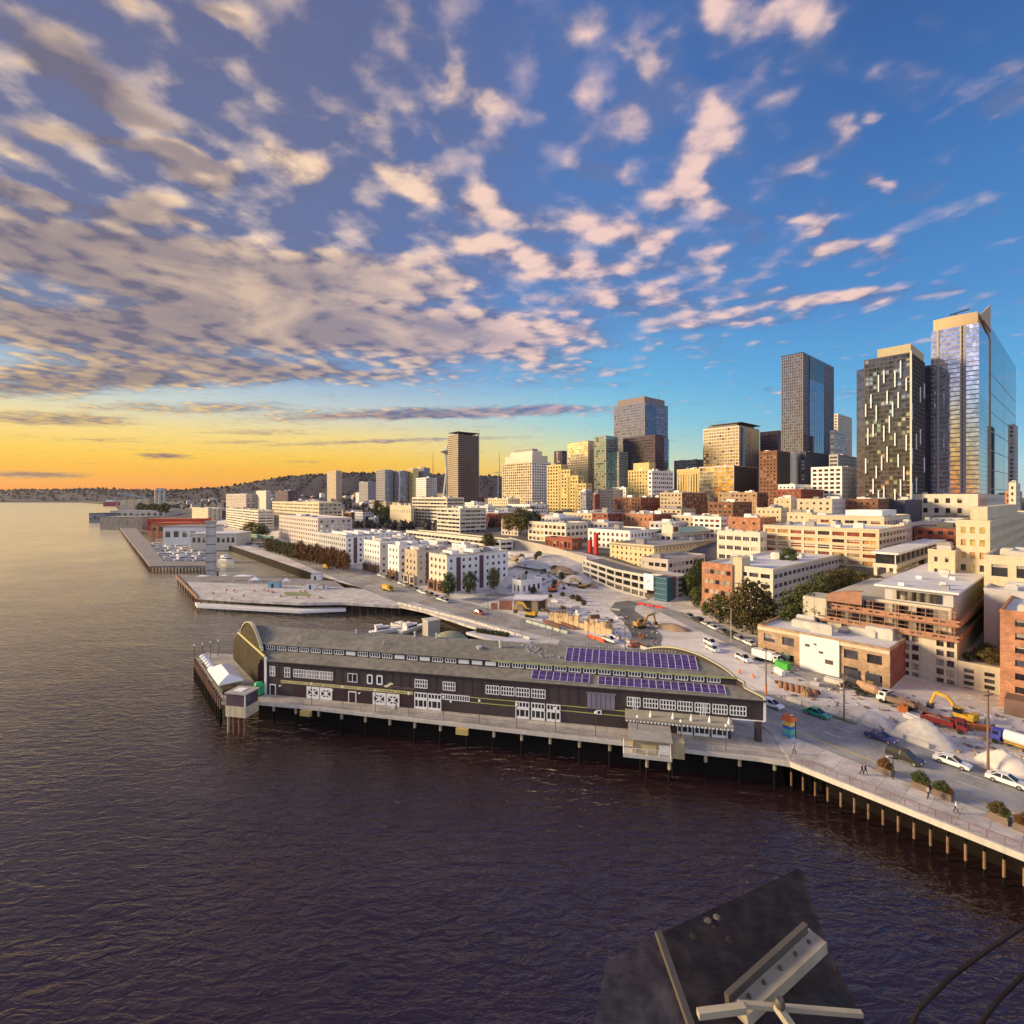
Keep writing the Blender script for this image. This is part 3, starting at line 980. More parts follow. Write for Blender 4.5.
# ------------------------------------------------------------------ the long pier shed
WOOD_D = pmat('shed_boards_dark', (0.055, 0.040, 0.042), var=0.22, scale=1.2, streak=0.2)
OLIVE = pmat('shed_boards_olive', (0.075, 0.064, 0.044), rough=1, spec=.05, var=0.25, scale=0.8, streak=0.35)
SHINGLE = pmat('shingle_grey', (0.19, 0.178, 0.150), var=0.34, scale=0.9, bump=0.5, bscale=3)
YTRIM = pmat('trim_yellow', (0.55, 0.49, 0.20), var=0.08)
YGREEN = pmat('trim_yellow_green', (0.42, 0.46, 0.12), var=0.1)
DECKM = joint_mat('pier_deck_concrete', (0.44, 0.40, 0.36), 1.0, 5.0, 1.2, math.atan2(G(764, 742).y - G(267, 694).y, G(764, 742).x - G(267, 694).x))
PILE = pmat('piling_timber', (0.22, 0.17, 0.11), var=0.35, scale=1.0)
PILE_P = pmat('piling_pale', (0.36, 0.31, 0.22), var=0.3, scale=1.0)
RUST = pmat('rusty_timber', (0.16, 0.07, 0.045), var=0.35, scale=0.8)
PANELM = None


def solar_mat():
    m = bpy.data.materials.new('solar_cells'); m.use_nodes = True
    T = NT(m.node_tree); b = T.n['Principled BSDF']
    oi = T.new('ShaderNodeObjectInfo')
    geo = T.new('ShaderNodeNewGeometry')
    n = T.smooth(T.noise(geo.outputs['Position'], 0.9, 3), 0.35, 0.65)
    T.put(b.inputs['Base Color'], T.mix(n, (0.06, 0.03, 0.135, 1), (0.10, 0.06, 0.20, 1)))
    b.inputs['Roughness'].default_value = 0.22; b.inputs['Specular IOR Level'].default_value = 0.5
    return m


SOLAR = solar_mat()
FL = G(267, 694).xy; FR = G(764, 742).xy
PA = (FR - FL).normalized(); LEN = (FR - FL).length
PRZ = math.atan2(PA.y, PA.x)
_c, _s = math.cos(-PRZ), math.sin(-PRZ)
SL = Vector((S.x * _c - S.y * _s, S.x * _s + S.y * _c))     # shore direction in the shed's own frame
DECK_Z = 5.0


def pl_(u, v, z=0.0): return (u + SL.x * v, SL.y * v, z)


def U(px):
    t = (px - 512) / FPX
    return (t * FL.y - FL.x) / (PA.x - t * PA.y)


# deck with its pilings
def loc(p):          # world plan point -> pier frame
    d = p - FL
    return Vector((d.x * _c - d.y * _s, d.x * _s + d.y * _c))


pier = thing('pier', 'long concrete pier deck on pilings carrying the dark gabled shed', 'pier', (FL.x, FL.y, 0), PRZ)
dk = [loc(G(222, 701).xy), loc(G(255, 701).xy), loc(G(300, 705).xy), loc(G(620, 741).xy), loc(G(760, 757).xy), loc(G(789, 762).xy), loc(G(812, 744).xy), loc(G(792, 718).xy), loc(G(740, 694).xy),
      Vector(pl_(LEN + 3, 30)[:2]), Vector(pl_(LEN - 4, 40)[:2]), Vector(pl_(-8, 36)[:2]), loc(G(196, 661).xy)]
mb = MB(); mb.prism([(p.x, p.y) for p in dk], 4.35, DECK_Z + .006)
mb.build('deck', DECKM, pier)
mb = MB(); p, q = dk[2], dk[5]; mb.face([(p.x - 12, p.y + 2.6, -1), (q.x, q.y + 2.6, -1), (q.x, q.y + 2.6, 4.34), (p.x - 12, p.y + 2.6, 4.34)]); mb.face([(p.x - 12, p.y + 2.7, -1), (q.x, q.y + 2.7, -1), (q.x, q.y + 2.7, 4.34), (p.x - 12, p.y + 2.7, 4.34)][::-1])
mb.build('under_deck_shade', pmat('shade_black', (.008, .007, .008), var=.2, spec=.1), pier)  # near-black sheet put under the deck where there is only shade
# edge beam
mb = MB()
for a, b in zip(dk[:5], dk[1:6]):
    mb.bar((a.x, a.y - .06, 4.6), (b.x, b.y - .06, 4.6), 0.3, 0.62)
mb.build('edge_beam', CONC_L, pier)
a, b = dk[-1], dk[0]
mb = MB(); mb.bar((a.x, a.y, 4.7), (b.x, b.y, 4.7), 0.3, 0.5); mb.build('edge_beam', CONC_L, pier)
PILING_DARK = pmat('piling_near_black', (0.006, 0.005, 0.005), var=.3, spec=.1)  # near-black colour for parts of the pilings
pm = MB(); pm.tube((0, 0, -2), (0, 0, 2.9), 0.24, n=8, mi=1); pm.tube((0, 0, 2.9), (0, 0, 4.3), 0.28, n=8); pile_me = pm.mesh('piling', [PILE_P, PILING_DARK])
pm = MB(); pm.tube((0, 0, -2), (0, 0, 4.4), 0.28, n=8); pile_d = pm.mesh('piling', PILING_DARK)
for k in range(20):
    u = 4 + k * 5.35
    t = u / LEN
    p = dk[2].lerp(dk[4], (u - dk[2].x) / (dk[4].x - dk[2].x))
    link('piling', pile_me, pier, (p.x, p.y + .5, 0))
pm = MB(); pm.tube((0, 0, -2), (0, 0, 3.4), 0.3, n=8, mi=1); pm.tube((0, 0, 3.4), (0, 0, 5.5), 0.3, n=8); pile_w = pm.mesh('piling', [pmat('piling_brown', (.13, .065, .045), var=.3), PILING_DARK])
for k in range(18):
    p = dk[-1].lerp(dk[0], k / 17)
    link('piling', pile_w, pier, (p.x - .35, p.y, 0))
for u in (U(318), U(470)):
    t = (u - dk[2].x) / (dk[4].x - dk[2].x); p = dk[2].lerp(dk[4], t)
    mb = MB(); mb.box(p.x - 1.2, p.x + 1.2, p.y - .9, p.y - .25, 3.2, 4.3); mb.build('outfall_box', pmat('outfall_yellow', (0.46, 0.34, 0.12), var=.2), pier)


def railing(name, pts, h=1.1, step=2.2, mat=METAL, parent=None, label=None, cat='railing'):
    """posts, top rail and thin wires along plan points (with height)"""
    o = parent
    mb = MB()
    ps = along([Vector(p) for p in pts], step)
    for p in ps: mb.tube((p.x, p.y, p.z), (p.x, p.y, p.z + h), 0.04, n=5)
    for zz, r in ((h, .045), (h * .72, .018), (h * .46, .018), (h * .2, .018)):
        for a, b in zip(ps[:-1], ps[1:]): mb.tube((a.x, a.y, a.z + zz), (b.x, b.y, b.z + zz), r, n=4)
    r = mb.build(name, mat, parent)
    return r


V3 = lambda p, z=DECK_Z: Vector((p[0], p[1], z))
railing('railing', [V3(dk[2]) + Vector((-4, .3, 0)), V3(dk[3]) + Vector((0, .3, 0))], parent=pier)
railing('railing', [V3(loc(G(684, 749).xy)) + Vector((0, .3, 0)), V3(dk[4]) + Vector((0, .3, 0)), V3(dk[5]) + Vector((0, .3, 0))], parent=pier)
railing('railing', [V3(dk[-1]) + Vector((.3, -.2, 0)), V3(dk[0]) + Vector((.3, 0, 0))], parent=pier)
railing('railing', [V3(dk[-1]) + Vector((.3, -.2, 0)), V3(pl_(-1, 35.6)[:2])], parent=pier)

# the shed itself -----------------------------------------------------------------
shed = thing('pier_shed', 'long dark gabled shed with solar panels and olive end wall on the pier', 'shed', (FL.x, FL.y, 0), PRZ)
EV, V1, VR, W = 12.35, 5.0, 15.5, 31.0
Z1, Z2, Z3, ZR = 13.55, 14.75, 14.95, 17.05
FA = Facade(True, GLASSES, 2, random.Random(1))
wb = MB()
PORCH = U(731)
# front wall: upper storey full length, ground floor stops at the porch
def quad(mb, u0, u1, z0, z1, v=0.0, mi=0): mb.face([pl_(u0, v, z0), pl_(u1, v, z0), pl_(u1, v, z1), pl_(u0, v, z1)], mi)


quad(wb, 0, LEN, 8.6, EV)
quad(wb, 0, PORCH, DECK_Z, 8.6)
wb.face([pl_(PORCH, 0, DECK_Z), pl_(PORCH, 8, DECK_Z), pl_(PORCH, 8, 8.6), pl_(PORCH, 0, 8.6)])
wb.face([pl_(PORCH, 8, DECK_Z), pl_(LEN, 8, DECK_Z), pl_(LEN, 8, 8.6), pl_(PORCH, 8, 8.6)])
wb.face([pl_(PORCH, 0, 8.6), pl_(PORCH, 8, 8.6), pl_(LEN, 8, 8.6), pl_(LEN, 0, 8.6)])
wb.face([pl_(0, W, DECK_Z), pl_(LEN, W, DECK_Z), pl_(LEN, W, 10), pl_(0, W, 10)][::-1])
# clerestory wall
quad(wb, 0, LEN, Z1 - .3, Z2 + .2, V1)
wb.face([pl_(0, W - V1 - 1, Z1 - .3), pl_(LEN, W - V1 - 1, Z1 - .3), pl_(LEN, W - V1 - 1, Z2 + .2), pl_(0, W - V1 - 1, Z2 + .2)][::-1])
# board battens
for k in range(int(LEN / 1.9)):
    u = 1 + k * 1.9
    wb.box(u - .05, u + .05, -.05, .01, 8.7, EV - .1)
wb.build('wall', WOOD_D, shed)
# west gable: boarded parapet with an arched top
prof = [(0, 13.1)]
arch = [(3.6 + (22.2 - 3.6) * k / 24, 14.3 + 3.7 * math.sin(PI * k / 24) ** 0.8) for k in range(25)]
prof += [(3.0, 13.6), (3.0, 14.3)] + arch + [(22.8, 14.3), (22.8, 13.5), (25.0, 13.2), (W, 10.0)]


def gable(u0, th, prof, mats, name):
    g = MB()
    n = len(prof)
    for i in range(n - 1):
        (v0, za), (v1, zb) = prof[i], prof[i + 1]
        if v1 - v0 < 1e-4: continue
        g.face([pl_(u0, v1, DECK_Z), pl_(u0, v0, DECK_Z), pl_(u0, v0, za), pl_(u0, v1, zb)])
        g.face([pl_(u0 + th, v0, DECK_Z), pl_(u0 + th, v1, DECK_Z), pl_(u0 + th, v1, zb), pl_(u0 + th, v0, za)])
    for i in range(n - 1):
        (v0, za), (v1, zb) = prof[i], prof[i + 1]
        g.face([pl_(u0, v0, za), pl_(u0 + th, v0, za), pl_(u0 + th, v1, zb), pl_(u0, v1, zb)])
    g.face([pl_(u0, prof[0][0], DECK_Z), pl_(u0 + th, prof[0][0], DECK_Z), pl_(u0 + th, prof[0][0], prof[0][1]), pl_(u0, prof[0][0], prof[0][1])])
    return g


g = gable(-0.4, 0.36, prof, OLIVE, 'gable_wall')
for k in range(20):
    v = 6.6 + k * 1.15
    if v < W - 2.5:
        a = pl_(-0.46, v - .06); b = pl_(-0.40, v + .06)
        g.face([pl_(-.45, v + .08, DECK_Z), pl_(-.45, v - .08, DECK_Z), pl_(-.45, v - .08, 12.6), pl_(-.45, v + .08, 12.6)] if v < 24 else
               [pl_(-.45, v + .08, DECK_Z), pl_(-.45, v - .08, DECK_Z), pl_(-.45, v - .08, 10.6), pl_(-.45, v + .08, 10.6)])
gw = g.build('gable_wall', OLIVE, shed)
# big open doorway in the gable: its inner dark put on as a flat black sheet
mb = MB()
dpts = [(1.3, DECK_Z), (6.0, DECK_Z), (6.0, 9.6), (3.4, 11.9), (1.3, 11.9)]
mb.face([pl_(-.47, v, z) for v, z in dpts][::-1])
mb.build('dark_doorway', pmat('doorway_dark', (0.012, 0.008, 0.016), var=.1, rough=1, spec=0), shed)


def trim_line(pts, w, h, mat, name, parent=shed):
    mb = MB()
    for a, b in zip(pts[:-1], pts[1:]): mb.bar(a, b, w, h)
    return mb.build(name, mat, parent)


trim_line([pl_(-.55, 0, 13.15), pl_(-.55, 25.2, 13.25)], 0.25, 0.34, YTRIM, 'gable_band')
trim_line([pl_(-.3, v, z + .08) for v, z in prof[1:-2]], 0.65, 0.2, pmat('trim_pale_yellow', (0.50, 0.47, 0.32), var=.05), 'gable_coping')
trim_line([pl_(-.3, 0, DECK_Z), pl_(-.3, 0, 13.1)], 0.5, 0.3, W_TRIM, 'corner_board')
# east gable
prof2 = [(0, 12.7), (3.6, 13.5), (3.6, 14.4), (4.9, 14.75)] + [(5.2 + (25.8 - 5.2) * k / 20, 14.8 + 2.75 * math.sin(PI * k / 20) ** 0.75) for k in range(21)] + [(26.5, 14.3), (27.5, 13.4), (W, 11)]
g = MB()
for i in range(len(prof2) - 1):
    (v0, za), (v1, zb) = prof2[i], prof2[i + 1]
    if v1 - v0 < 1e-4: continue
    zlo = 8.6 if v1 < 8.2 else DECK_Z
    for (uu, fl) in ((LEN, 1), (LEN + .35, 0)):
        q = [pl_(uu, v0, zlo), pl_(uu, v1, zlo), pl_(uu, v1, zb), pl_(uu, v0, za)]
        g.face(q[::-1] if fl else q)
    g.face([pl_(LEN, v0, za), pl_(LEN + .35, v0, za), pl_(LEN + .35, v1, zb), pl_(LEN, v1, zb)])
g.build('gable_wall', WOOD_D, shed)
trim_line([pl_(LEN + .17, v, z + .1) for v, z in prof2[:-1]], 0.55, 0.22, pmat('trim_pale_yellow', (0.50, 0.47, 0.32)), 'gable_coping')
trim_line([pl_(LEN + .1, -.02, 8.6), pl_(LEN + .1, -.02, 12.7)], 0.4, 0.2, W_TRIM, 'corner_board')
trim_line([pl_(PORCH, -.08, 8.62), pl_(LEN, -.08, 8.62)], 0.2, 0.2, W_TRIM, 'porch_trim')
mb = MB(); p = pl_(LEN - .5, .5); mb.box(p[0] - .5, p[0] + .5, p[1] - .5, p[1] + .5, DECK_Z, 8.6); mb.build('porch_post', WOOD_D, shed)
# roofs
rb = MB()
def rquad(v0, z0, v1, z1, u0=0.0, u1=LEN, th=.18):
    rb.face([pl_(u0, v0, z0), pl_(u1, v0, z0), pl_(u1, v1, z1), pl_(u0, v1, z1)])
rquad(-.5, EV - .02, V1, Z1)
rb.face([pl_(0, -.5, EV - .22), pl_(LEN, -.5, EV - .22), pl_(LEN, -.5, EV - .02), pl_(0, -.5, EV - .02)])
VM = 10.0
rquad(V1 - .45, Z3, VM, Z3 + (ZR - Z3) * .58)
rquad(VM, Z3 + (ZR - Z3) * .58, VR, ZR)
rquad(VR, ZR, W - V1 - .5, Z3)
rb.face([pl_(0, V1 - .45, Z3 - .2), pl_(LEN, V1 - .45, Z3 - .2), pl_(LEN, V1 - .45, Z3), pl_(0, V1 - .45, Z3)])
rquad(W - V1 - 1, Z1, W + .3, 10)
roof = rb.build('roof', SHINGLE, shed)
trim_line([pl_(0, -.56, EV - .12), pl_(LEN, -.56, EV - .12)], 0.1, 0.22, WOOD_D, 'eave_board')
trim_line([pl_(U(505), V1 - .52, Z3 - .08), pl_(LEN, V1 - .52, Z3 - .08)], 0.12, 0.18, YGREEN, 'eave_trim')
trim_line([pl_(0, V1 - .52, Z3 - .08), pl_(U(505), V1 - .52, Z3 - .08)], 0.12, 0.12, WOOD_D, 'eave_trim')


def zroof(v):
    if v < V1: return EV + (Z1 - EV) * (v + .5) / (V1 + .5)
    if v < VM: return Z3 + (ZR - Z3) * .58 * (v - V1 + .45) / (VM - V1 + .45)
    return Z3 + (ZR - Z3) * .58 + (ZR - Z3) * .42 * (v - VM) / (VR - VM)


# clerestory windows: groups of panes, some boarded white
ncl = 34
rnd = random.Random(5)
cw_open = win_mesh(2.2, 0.82, W_TRIM, G_DARK, 4, 1, 0.16)
mbw = MB(); mbw.box(-1.1, 1.1, -.07, .02, -.4, .4); cw_blank = mbw.mesh('window', W_TRIM)
blank = {7, 13, 16, 17, 18, 11}
for k in range(ncl):
    u = 1.9 + k * (LEN - 3.5) / ncl
    link('clerestory_window', cw_blank if k in blank else cw_open, shed, pl_(u + .6, V1 - .03, (Z1 + Z2) / 2 + .05))
# upper-floor windows
def wnd(p0, p1, z0, z1, panes, rows, glass=G_DARK, name='window', bar=.13, v=-.02):
    u0, u1 = U(p0), U(p1)
    o = link(name, win_mesh(u1 - u0, z1 - z0, W_TRIM, glass, panes, rows, bar), shed, pl_((u0 + u1) / 2, v - .02, (z0 + z1) / 2))
    return o


for p0, p1, n in ((270, 275, 1), (284.5, 290, 1)): wnd(p0, p1, 9.1, 11.1, 2, 2, G_BLIND)
for p0, p1 in ((293.7, 306), (307, 319), (320, 332.5)): wnd(p0, p1, 9.3, 10.9, 5, 2, G_BLIND)
wnd(348, 357, 9.3, 11.0, 2, 1)
for p0, p1 in ((367.5, 372), (377, 382)): wnd(p0, p1, 9.3, 11.0, 1, 1, bar=.3)
for p0, p1 in ((415, 427), (443, 455), (486, 498.7), (501, 513.8), (516, 529), (531.7, 544.8), (627, 640), (643.5, 657.5), (660, 675), (677.5, 692), (694.7, 709.7), (712.5, 727), (730, 745.7)):
    wnd(p0, p1, 9.3, 10.9, 5, 2, bar=.16)
for p0, p1 in ((633, 637), (700, 705)): wnd(p0, p1, 8.7, 10.9, 2, 1, name='balcony_door', v=-.06)
# large grey shutter
u0, u1 = U(587), U(615)
mb = MB()
for k in range(6):
    a = u0 + (u1 - u0) * k / 6; b = u0 + (u1 - u0) * (k + 1) / 6
    mb.box(a + .05, b - .05, -.1, 0.02, 8.2, 11.0)
mb.box(u0 - .15, u1 + .15, -.16, .02, 11.05, 11.3)
mb.build('shutter', pmat('shutter_lavender', (0.20, 0.18, 0.24), rough=.4), shed)
mb = MB(); a = U(599); mb.box(a - .5, a + .5, -.09, .02, 7.2, 8.0); mb.box(a - .25, a + .25, -.11, -.08, 7.35, 7.85, 1); mb.build('sign_box', [W_TRIM, G_DARK], shed)
# transom band of small panes with yellow trim
u0, u1 = U(281), U(413)
mb = MB(); mb.box(u0, u1, -.08, .02, 7.75, 8.35, 0)
n = 52
for k in range(n):
    a = u0 + (u1 - u0) * (k + .22) / n; b = u0 + (u1 - u0) * (k + .72) / n
    if k % 7 != 3: mb.box(a, b, -.11, -.075, 7.95, 8.2, 1)
mb.build('transom_band', [YTRIM, G_BLIND], shed)
u0, u1 = U(441), U(469)
link('transom_window', win_mesh(u1 - u0, 1.0, W_TRIM, G_DARK, 12, 1, .16), shed, pl_((u0 + u1) / 2, -.03, 7.9))
for (p0, p1) in ((469, 516), (560, 626)):
    for z in (7.3, 8.25):
        trim_line([pl_(U(p0), -.06, z), pl_(U(p1), -.06, z)], .08, .12, YGREEN, 'trim_strip')
# doors
def xdoor(p0, p1):
    u0, u1 = U(p0), U(p1)
    mb = MB(); z0, z1 = DECK_Z + .05, 7.55
    mb.box(u0, u1, -.06, .02, z0, z1, 1)
    t = .34
    for (a, b, c, d) in ((u0, u1, z0, z0 + .5), (u0, u1, z1 - .5, z1)): mb.box(a, b, -.16, -.05, c, d)
    for (a, b) in ((u0, u0 + t), (u1 - t, u1)): mb.box(a, b, -.16, -.05, z0 + .5, z1 - .5)
    um = (u0 + u1) / 2; zm = (z0 + z1) / 2
    mb.bar((u0 + t, -.12, z0 + .5), (u1 - t, -.12, z1 - .5), .08, .26); mb.bar((u0 + t, -.14, z1 - .5), (u1 - t, -.14, z0 + .5), .08, .26)
    mb.box(um - .12, um + .12, -.18, -.06, z0 + .5, z1 - .5)
    mb.box(um - .35, um + .35, -.20, -.06, zm - .3, zm + .3)
    mb.build('barn_door', [W_TRIM, WOOD_D], shed)


for p0, p1 in ((307, 319.5), (320.3, 332.4), (373, 386), (386.8, 399.6)): xdoor(p0, p1)
DOORP = pmat('door_plum', (0.045, 0.02, 0.03), var=.1)
for p0, p1 in ((293.7, 306), (334, 346), (359, 372), (400.5, 413)):
    u0, u1 = U(p0), U(p1); mb = MB(); mb.box(u0, u1, -.08, .02, DECK_Z + .05, 7.5); mb.build('sliding_door', DOORP, shed)
for p0, p1 in ((270, 276), (348.5, 356.5)):
    u0, u1 = U(p0), U(p1); mb = MB()
    mb.box(u0, u0 + .18, -.12, .02, DECK_Z, 7.3); mb.box(u1 - .18, u1, -.12, .02, DECK_Z, 7.3); mb.box(u0 + .18, u1 - .18, -.12, .02, 7.1, 7.3)
    mb.box(u0 + .18, u1 - .18, -.07, .02, DECK_Z, 7.1, 1); mb.build('door', [W_TRIM, DOORP], shed)
for p0, p1 in ((415, 427), (428.5, 441), (516, 529), (531.7, 544.5), (547, 560), (677.6, 692), (694.7, 709), (712, 727)):
    u0, u1 = U(p0), U(p1)
    mb = MB(); z0, z1 = DECK_Z + .05, 8.35
    um = (u0 + u1) / 2
    mb.box(u0, u1, -.05, .02, z0, z1, 1)
    w = .17
    for k in range(5):
        x = u0 + (u1 - u0) * k / 4; mb.box(x - w / 2, x + w / 2, -.14, -.04, 7.2, z1)
    for z in (z0 + .1, 6.9, 7.25, z1 - .1): mb.box(u0, u1, -.16, -.04, z - .1, z + .1)
    mb.box(u0, u1, -.15, -.04, 6.9, 7.2)
    for x in (u0, u1, u0 + .75, u1 - .75): mb.box(x - w / 2, x + w / 2, -.15, -.04, z0, 7.0)
    mb.box(u0, u1, -.13, -.04, z0, z0 + .45)
    mb.build('glazed_door', [W_TRIM, G_DARK], shed)
# canopy along the right-hand ground floor
u0, u1 = U(625), U(731)
mb = MB()
mb.face([pl_(u0, 0, 8.7), pl_(u1, 0, 8.7), (u1, -2.2, 8.15), (u0, -2.2, 8.15)][::-1] if False else [(u0, -2.4, 8.1), (u1, -2.4, 8.1), (u1, 0, 8.75), (u0, 0, 8.75)])
mb.face([(u0, -2.4, 7.7), (u1, -2.4, 7.7), (u1, -2.4, 8.1), (u0, -2.4, 8.1)])
mb.face([(u0, -2.4, 7.7), (u0, 0, 7.7), (u1, 0, 7.7), (u1, -2.4, 7.7)])
mb.face([(u0, 0, 7.7), (u0, -2.4, 7.7), (u0, -2.4, 8.1), (u0, 0, 8.75)]); mb.face([(u1, -2.4, 7.7), (u1, 0, 7.7), (u1, 0, 8.75), (u1, -2.4, 8.1)])
mb.build('canopy', pmat('canopy_shingle', (0.30, 0.27, 0.21), var=.2), shed)
mb = MB()
for k in range(30):
    a = u0 + (u1 - u0) * (k + .2) / 30; mb.box(a, a + .38, -2.46, -2.41, 7.45, 7.7)
mb.build('canopy_fringe', W_TRIM, shed)
for p in (650, 672, 690, 708, 727):
    u = U(p); mb = MB(); mb.lathe([(.25, 0), (.22, .3), (.06, 1.0), (.03, 1.2)], 8, (u, -1.6, 8.3)); mb.build('folded_umbrella', W_TRIM, shed)
# wall lamps
for p in (282, 334, 361, 452):
    u = U(p); mb = MB(); mb.bar((u, -.05, 7.3), (u, -.7, 7.4), .06, .06); mb.lathe([(.05, .2), (.22, .0), (.2, -.06)], 8, (u, -.7, 7.3)); mb.build('wall_lamp', W_TRIM, shed)
# wave mark and lettering on the boards
mb = MB()
u0 = U(384); u1 = U(393.5)
pts = [(0, 9.05), (.25, 9.0), (.5, 9.25), (.62, 9.5), (.8, 9.62), (1, 9.6)]
for (t0, za), (t1, zb) in zip(pts[:-1], pts[1:]):
    a = u0 + (u1 - u0) * t0; b = u0 + (u1 - u0) * t1
    w0 = .10 + .22 * math.sin(PI * t0); w1 = .10 + .22 * math.sin(PI * t1)
    mb.face([(a, -.09, za - w0), (b, -.09, zb - w1), (b, -.09, zb + w1), (a, -.09, za + w0)])
mb.build('wave_emblem', pmat('emblem_cream', (0.75, 0.70, 0.42), var=0), shed)
text_part('lettering', 'SEATTLE AQUARIUM', 0.62, pmat('letter_tan', (0.28, 0.2, 0.16), var=0), shed,
          Matrix.Translation(((U(391) + U(413)) / 2, -.08, 8.92)) @ Matrix.Rotation(R(90), 4, 'X'))
# solar arrays: rows of framed modules lying on the shingles
def solar(p0, p1, va, vb, cols, rows):
    """framed modules lying on the shingles, square to the eave"""
    N_ = Vector((-PA.y, PA.x))
    O = lambda uu, vv, dz: (uu, SL.y * vv, zroof(vv) + dz)
    def upx(px, v):
        t = (px - 512) / FPX; D = FL + N_ * (SL.y * v)
        return (t * D.y - D.x) / (PA.x - t * PA.y)
    u0, u1 = upx(p0, va), upx(p1, va)
    pm_ = MB(); fm = MB()
    cw = (u1 - u0) / cols; rv = (vb - va) / rows
    cuts = [va + rv * j for j in range(rows + 1)]
    for i in range(cols):
        a, b = u0 + i * cw, u0 + (i + 1) * cw
        for v0, v1 in zip(cuts[:-1], cuts[1:]):
            q = [O(a + .09, v0 + .04, .22), O(b - .09, v0 + .04, .22), O(b - .09, v1 - .04, .22), O(a + .09, v1 - .04, .22)]
            pm_.face(q)
            base = [(x, y, z - .08) for x, y, z in q]
            for s_ in range(4): pm_.face([base[s_], base[(s_ + 1) % 4], q[(s_ + 1) % 4], q[s_]])
    for i in range(cols + 1):
        for v0, v1 in zip(cuts[:-1], cuts[1:]): fm.bar(O(u0 + i * cw, v0, .2), O(u0 + i * cw, v1, .2), .13, .1)
    for vv in cuts: fm.bar(O(u0, vv, .17), O(u1, vv, .17), .05, .08)
    o = pm_.build('solar_array', SOLAR, shed)
    fm.build('array_rail', pmat('rail_pale', (0.62, 0.60, 0.66), metal=.2, rough=.4, var=.05), o)


solar(565, 698, 6.3, 13.4, 19, 5)
solar(531, 589, 0.6, 4.4, 8, 2)
solar(598, 726, 0.5, 4.0, 17, 2)
# roof vents and lamps near the ridge
for (px, v, h, r) in ((523, 11.5, 1.5, .42), (495, 10, .5, .7), (438, 14.8, 1.2, .3), (372, 14.5, .9, .25), (462, 14.8, 1.1, .28), (390, 9, .7, .15), (301, 9, .7, .15)):
    u = U(px) + 3; mb = MB(); p = pl_(u, v, zroof(v)); mb.lathe([(r * .7, -.1), (r * .7, h * .5), (r, h * .6), (r, h * .9), (r * .3, h)], 8, p); mb.build('roof_vent', METAL_L, shed)
rnd = random.Random(9)
mb = MB(); mb.box(-.16, .16, -.16, .16, 0, .22); an1 = mb.mesh('roof_anchor', METAL_L); mb = MB(); mb.box(-.1, .1, -.1, .1, 0, .3); an2 = mb.mesh('roof_anchor', METAL_L)
for k in range(26):
    u = U(548) + 3 + rnd.random() * 5.5; v = 7.5 + rnd.random() * 6.5
    p = pl_(u, v, zroof(v)); link('roof_anchor', an1, shed, p)
for k in range(46):
    u = U(566) + 5 + k * .62; link('roof_anchor', an2, shed, pl_(u, 15.2, zroof(15.2)))

# annex hung on the front edge ------------------------------------------------------
an = thing('pier_annex', 'small boarded shed on a pale platform hung off the pier front edge', 'shed', (FL.x, FL.y, 0), PRZ)
pa, pb = loc(G(623, 742).xy), loc(G(670, 748).xy); pc = loc(G(684, 749).xy)
TANW = pmat('boards_tan', (0.40, 0.32, 0.19), var=.22, scale=1.0, streak=.4)
y0 = min(pa.y, pb.y) - 1.6
mb = MB(); mb.box(pa.x, pb.x + .2, y0, y0 + 4.2, 3.4, 4.0); mb.build('platform', CONC_L, an)
mb = MB(); mb.box(pa.x + 1.6, pb.x, y0 + .5, y0 + 4.0, 4.0, 6.5)
mb.box(pb.x + .25, pc.x, y0 + .9, y0 + 4.0, 3.6, 6.4)
for k in range(12): mb.box(pa.x + 1.9 + k * .62, pa.x + 1.96 + k * .62, y0 + .46, y0 + .51, 4.0, 6.45)
mb.build('wall', TANW, an)
mb = MB(); mb.prism([(pa.x + .9, y0 - .1), (pb.x + .3, y0 - .1), (pb.x + .3, y0 + 5), (pa.x + .9, y0 + 5)], 6.51, lambda x, y: 6.65 + .12 * (y - y0)); mb.build('roof', pmat('annex_roof', (0.30, 0.28, 0.25), var=.2), an)
for (x, w, z1, m_) in ((pa.x + 3.2, 2.3, 5.7, pmat('panel_yellow_tan', (0.5, 0.40, 0.2))), (pa.x + 6.0, 1.7, 5.9, W_WHITE)):
    mb = MB(); mb.box(x, x + w, y0 + .40, y0 + .49, 4.25, z1); mb.build('door', m_, an)
for x in (pa.x + .1, pb.x): 
    mb = MB(); mb.tube((x, y0 + .15, 4.0), (x, y0 + .15, 6.5), .07, n=6); mb.build('post', W_TRIM, an)
for x in (pa.x + 4, pb.x - .2):
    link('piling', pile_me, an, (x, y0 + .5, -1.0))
railing('railing', [Vector((pa.x + .1, y0 + .15, 4.0)), Vector((pb.x, y0 + .15, 4.0))], h=1.0, step=1.6, mat=W_TRIM, parent=an)

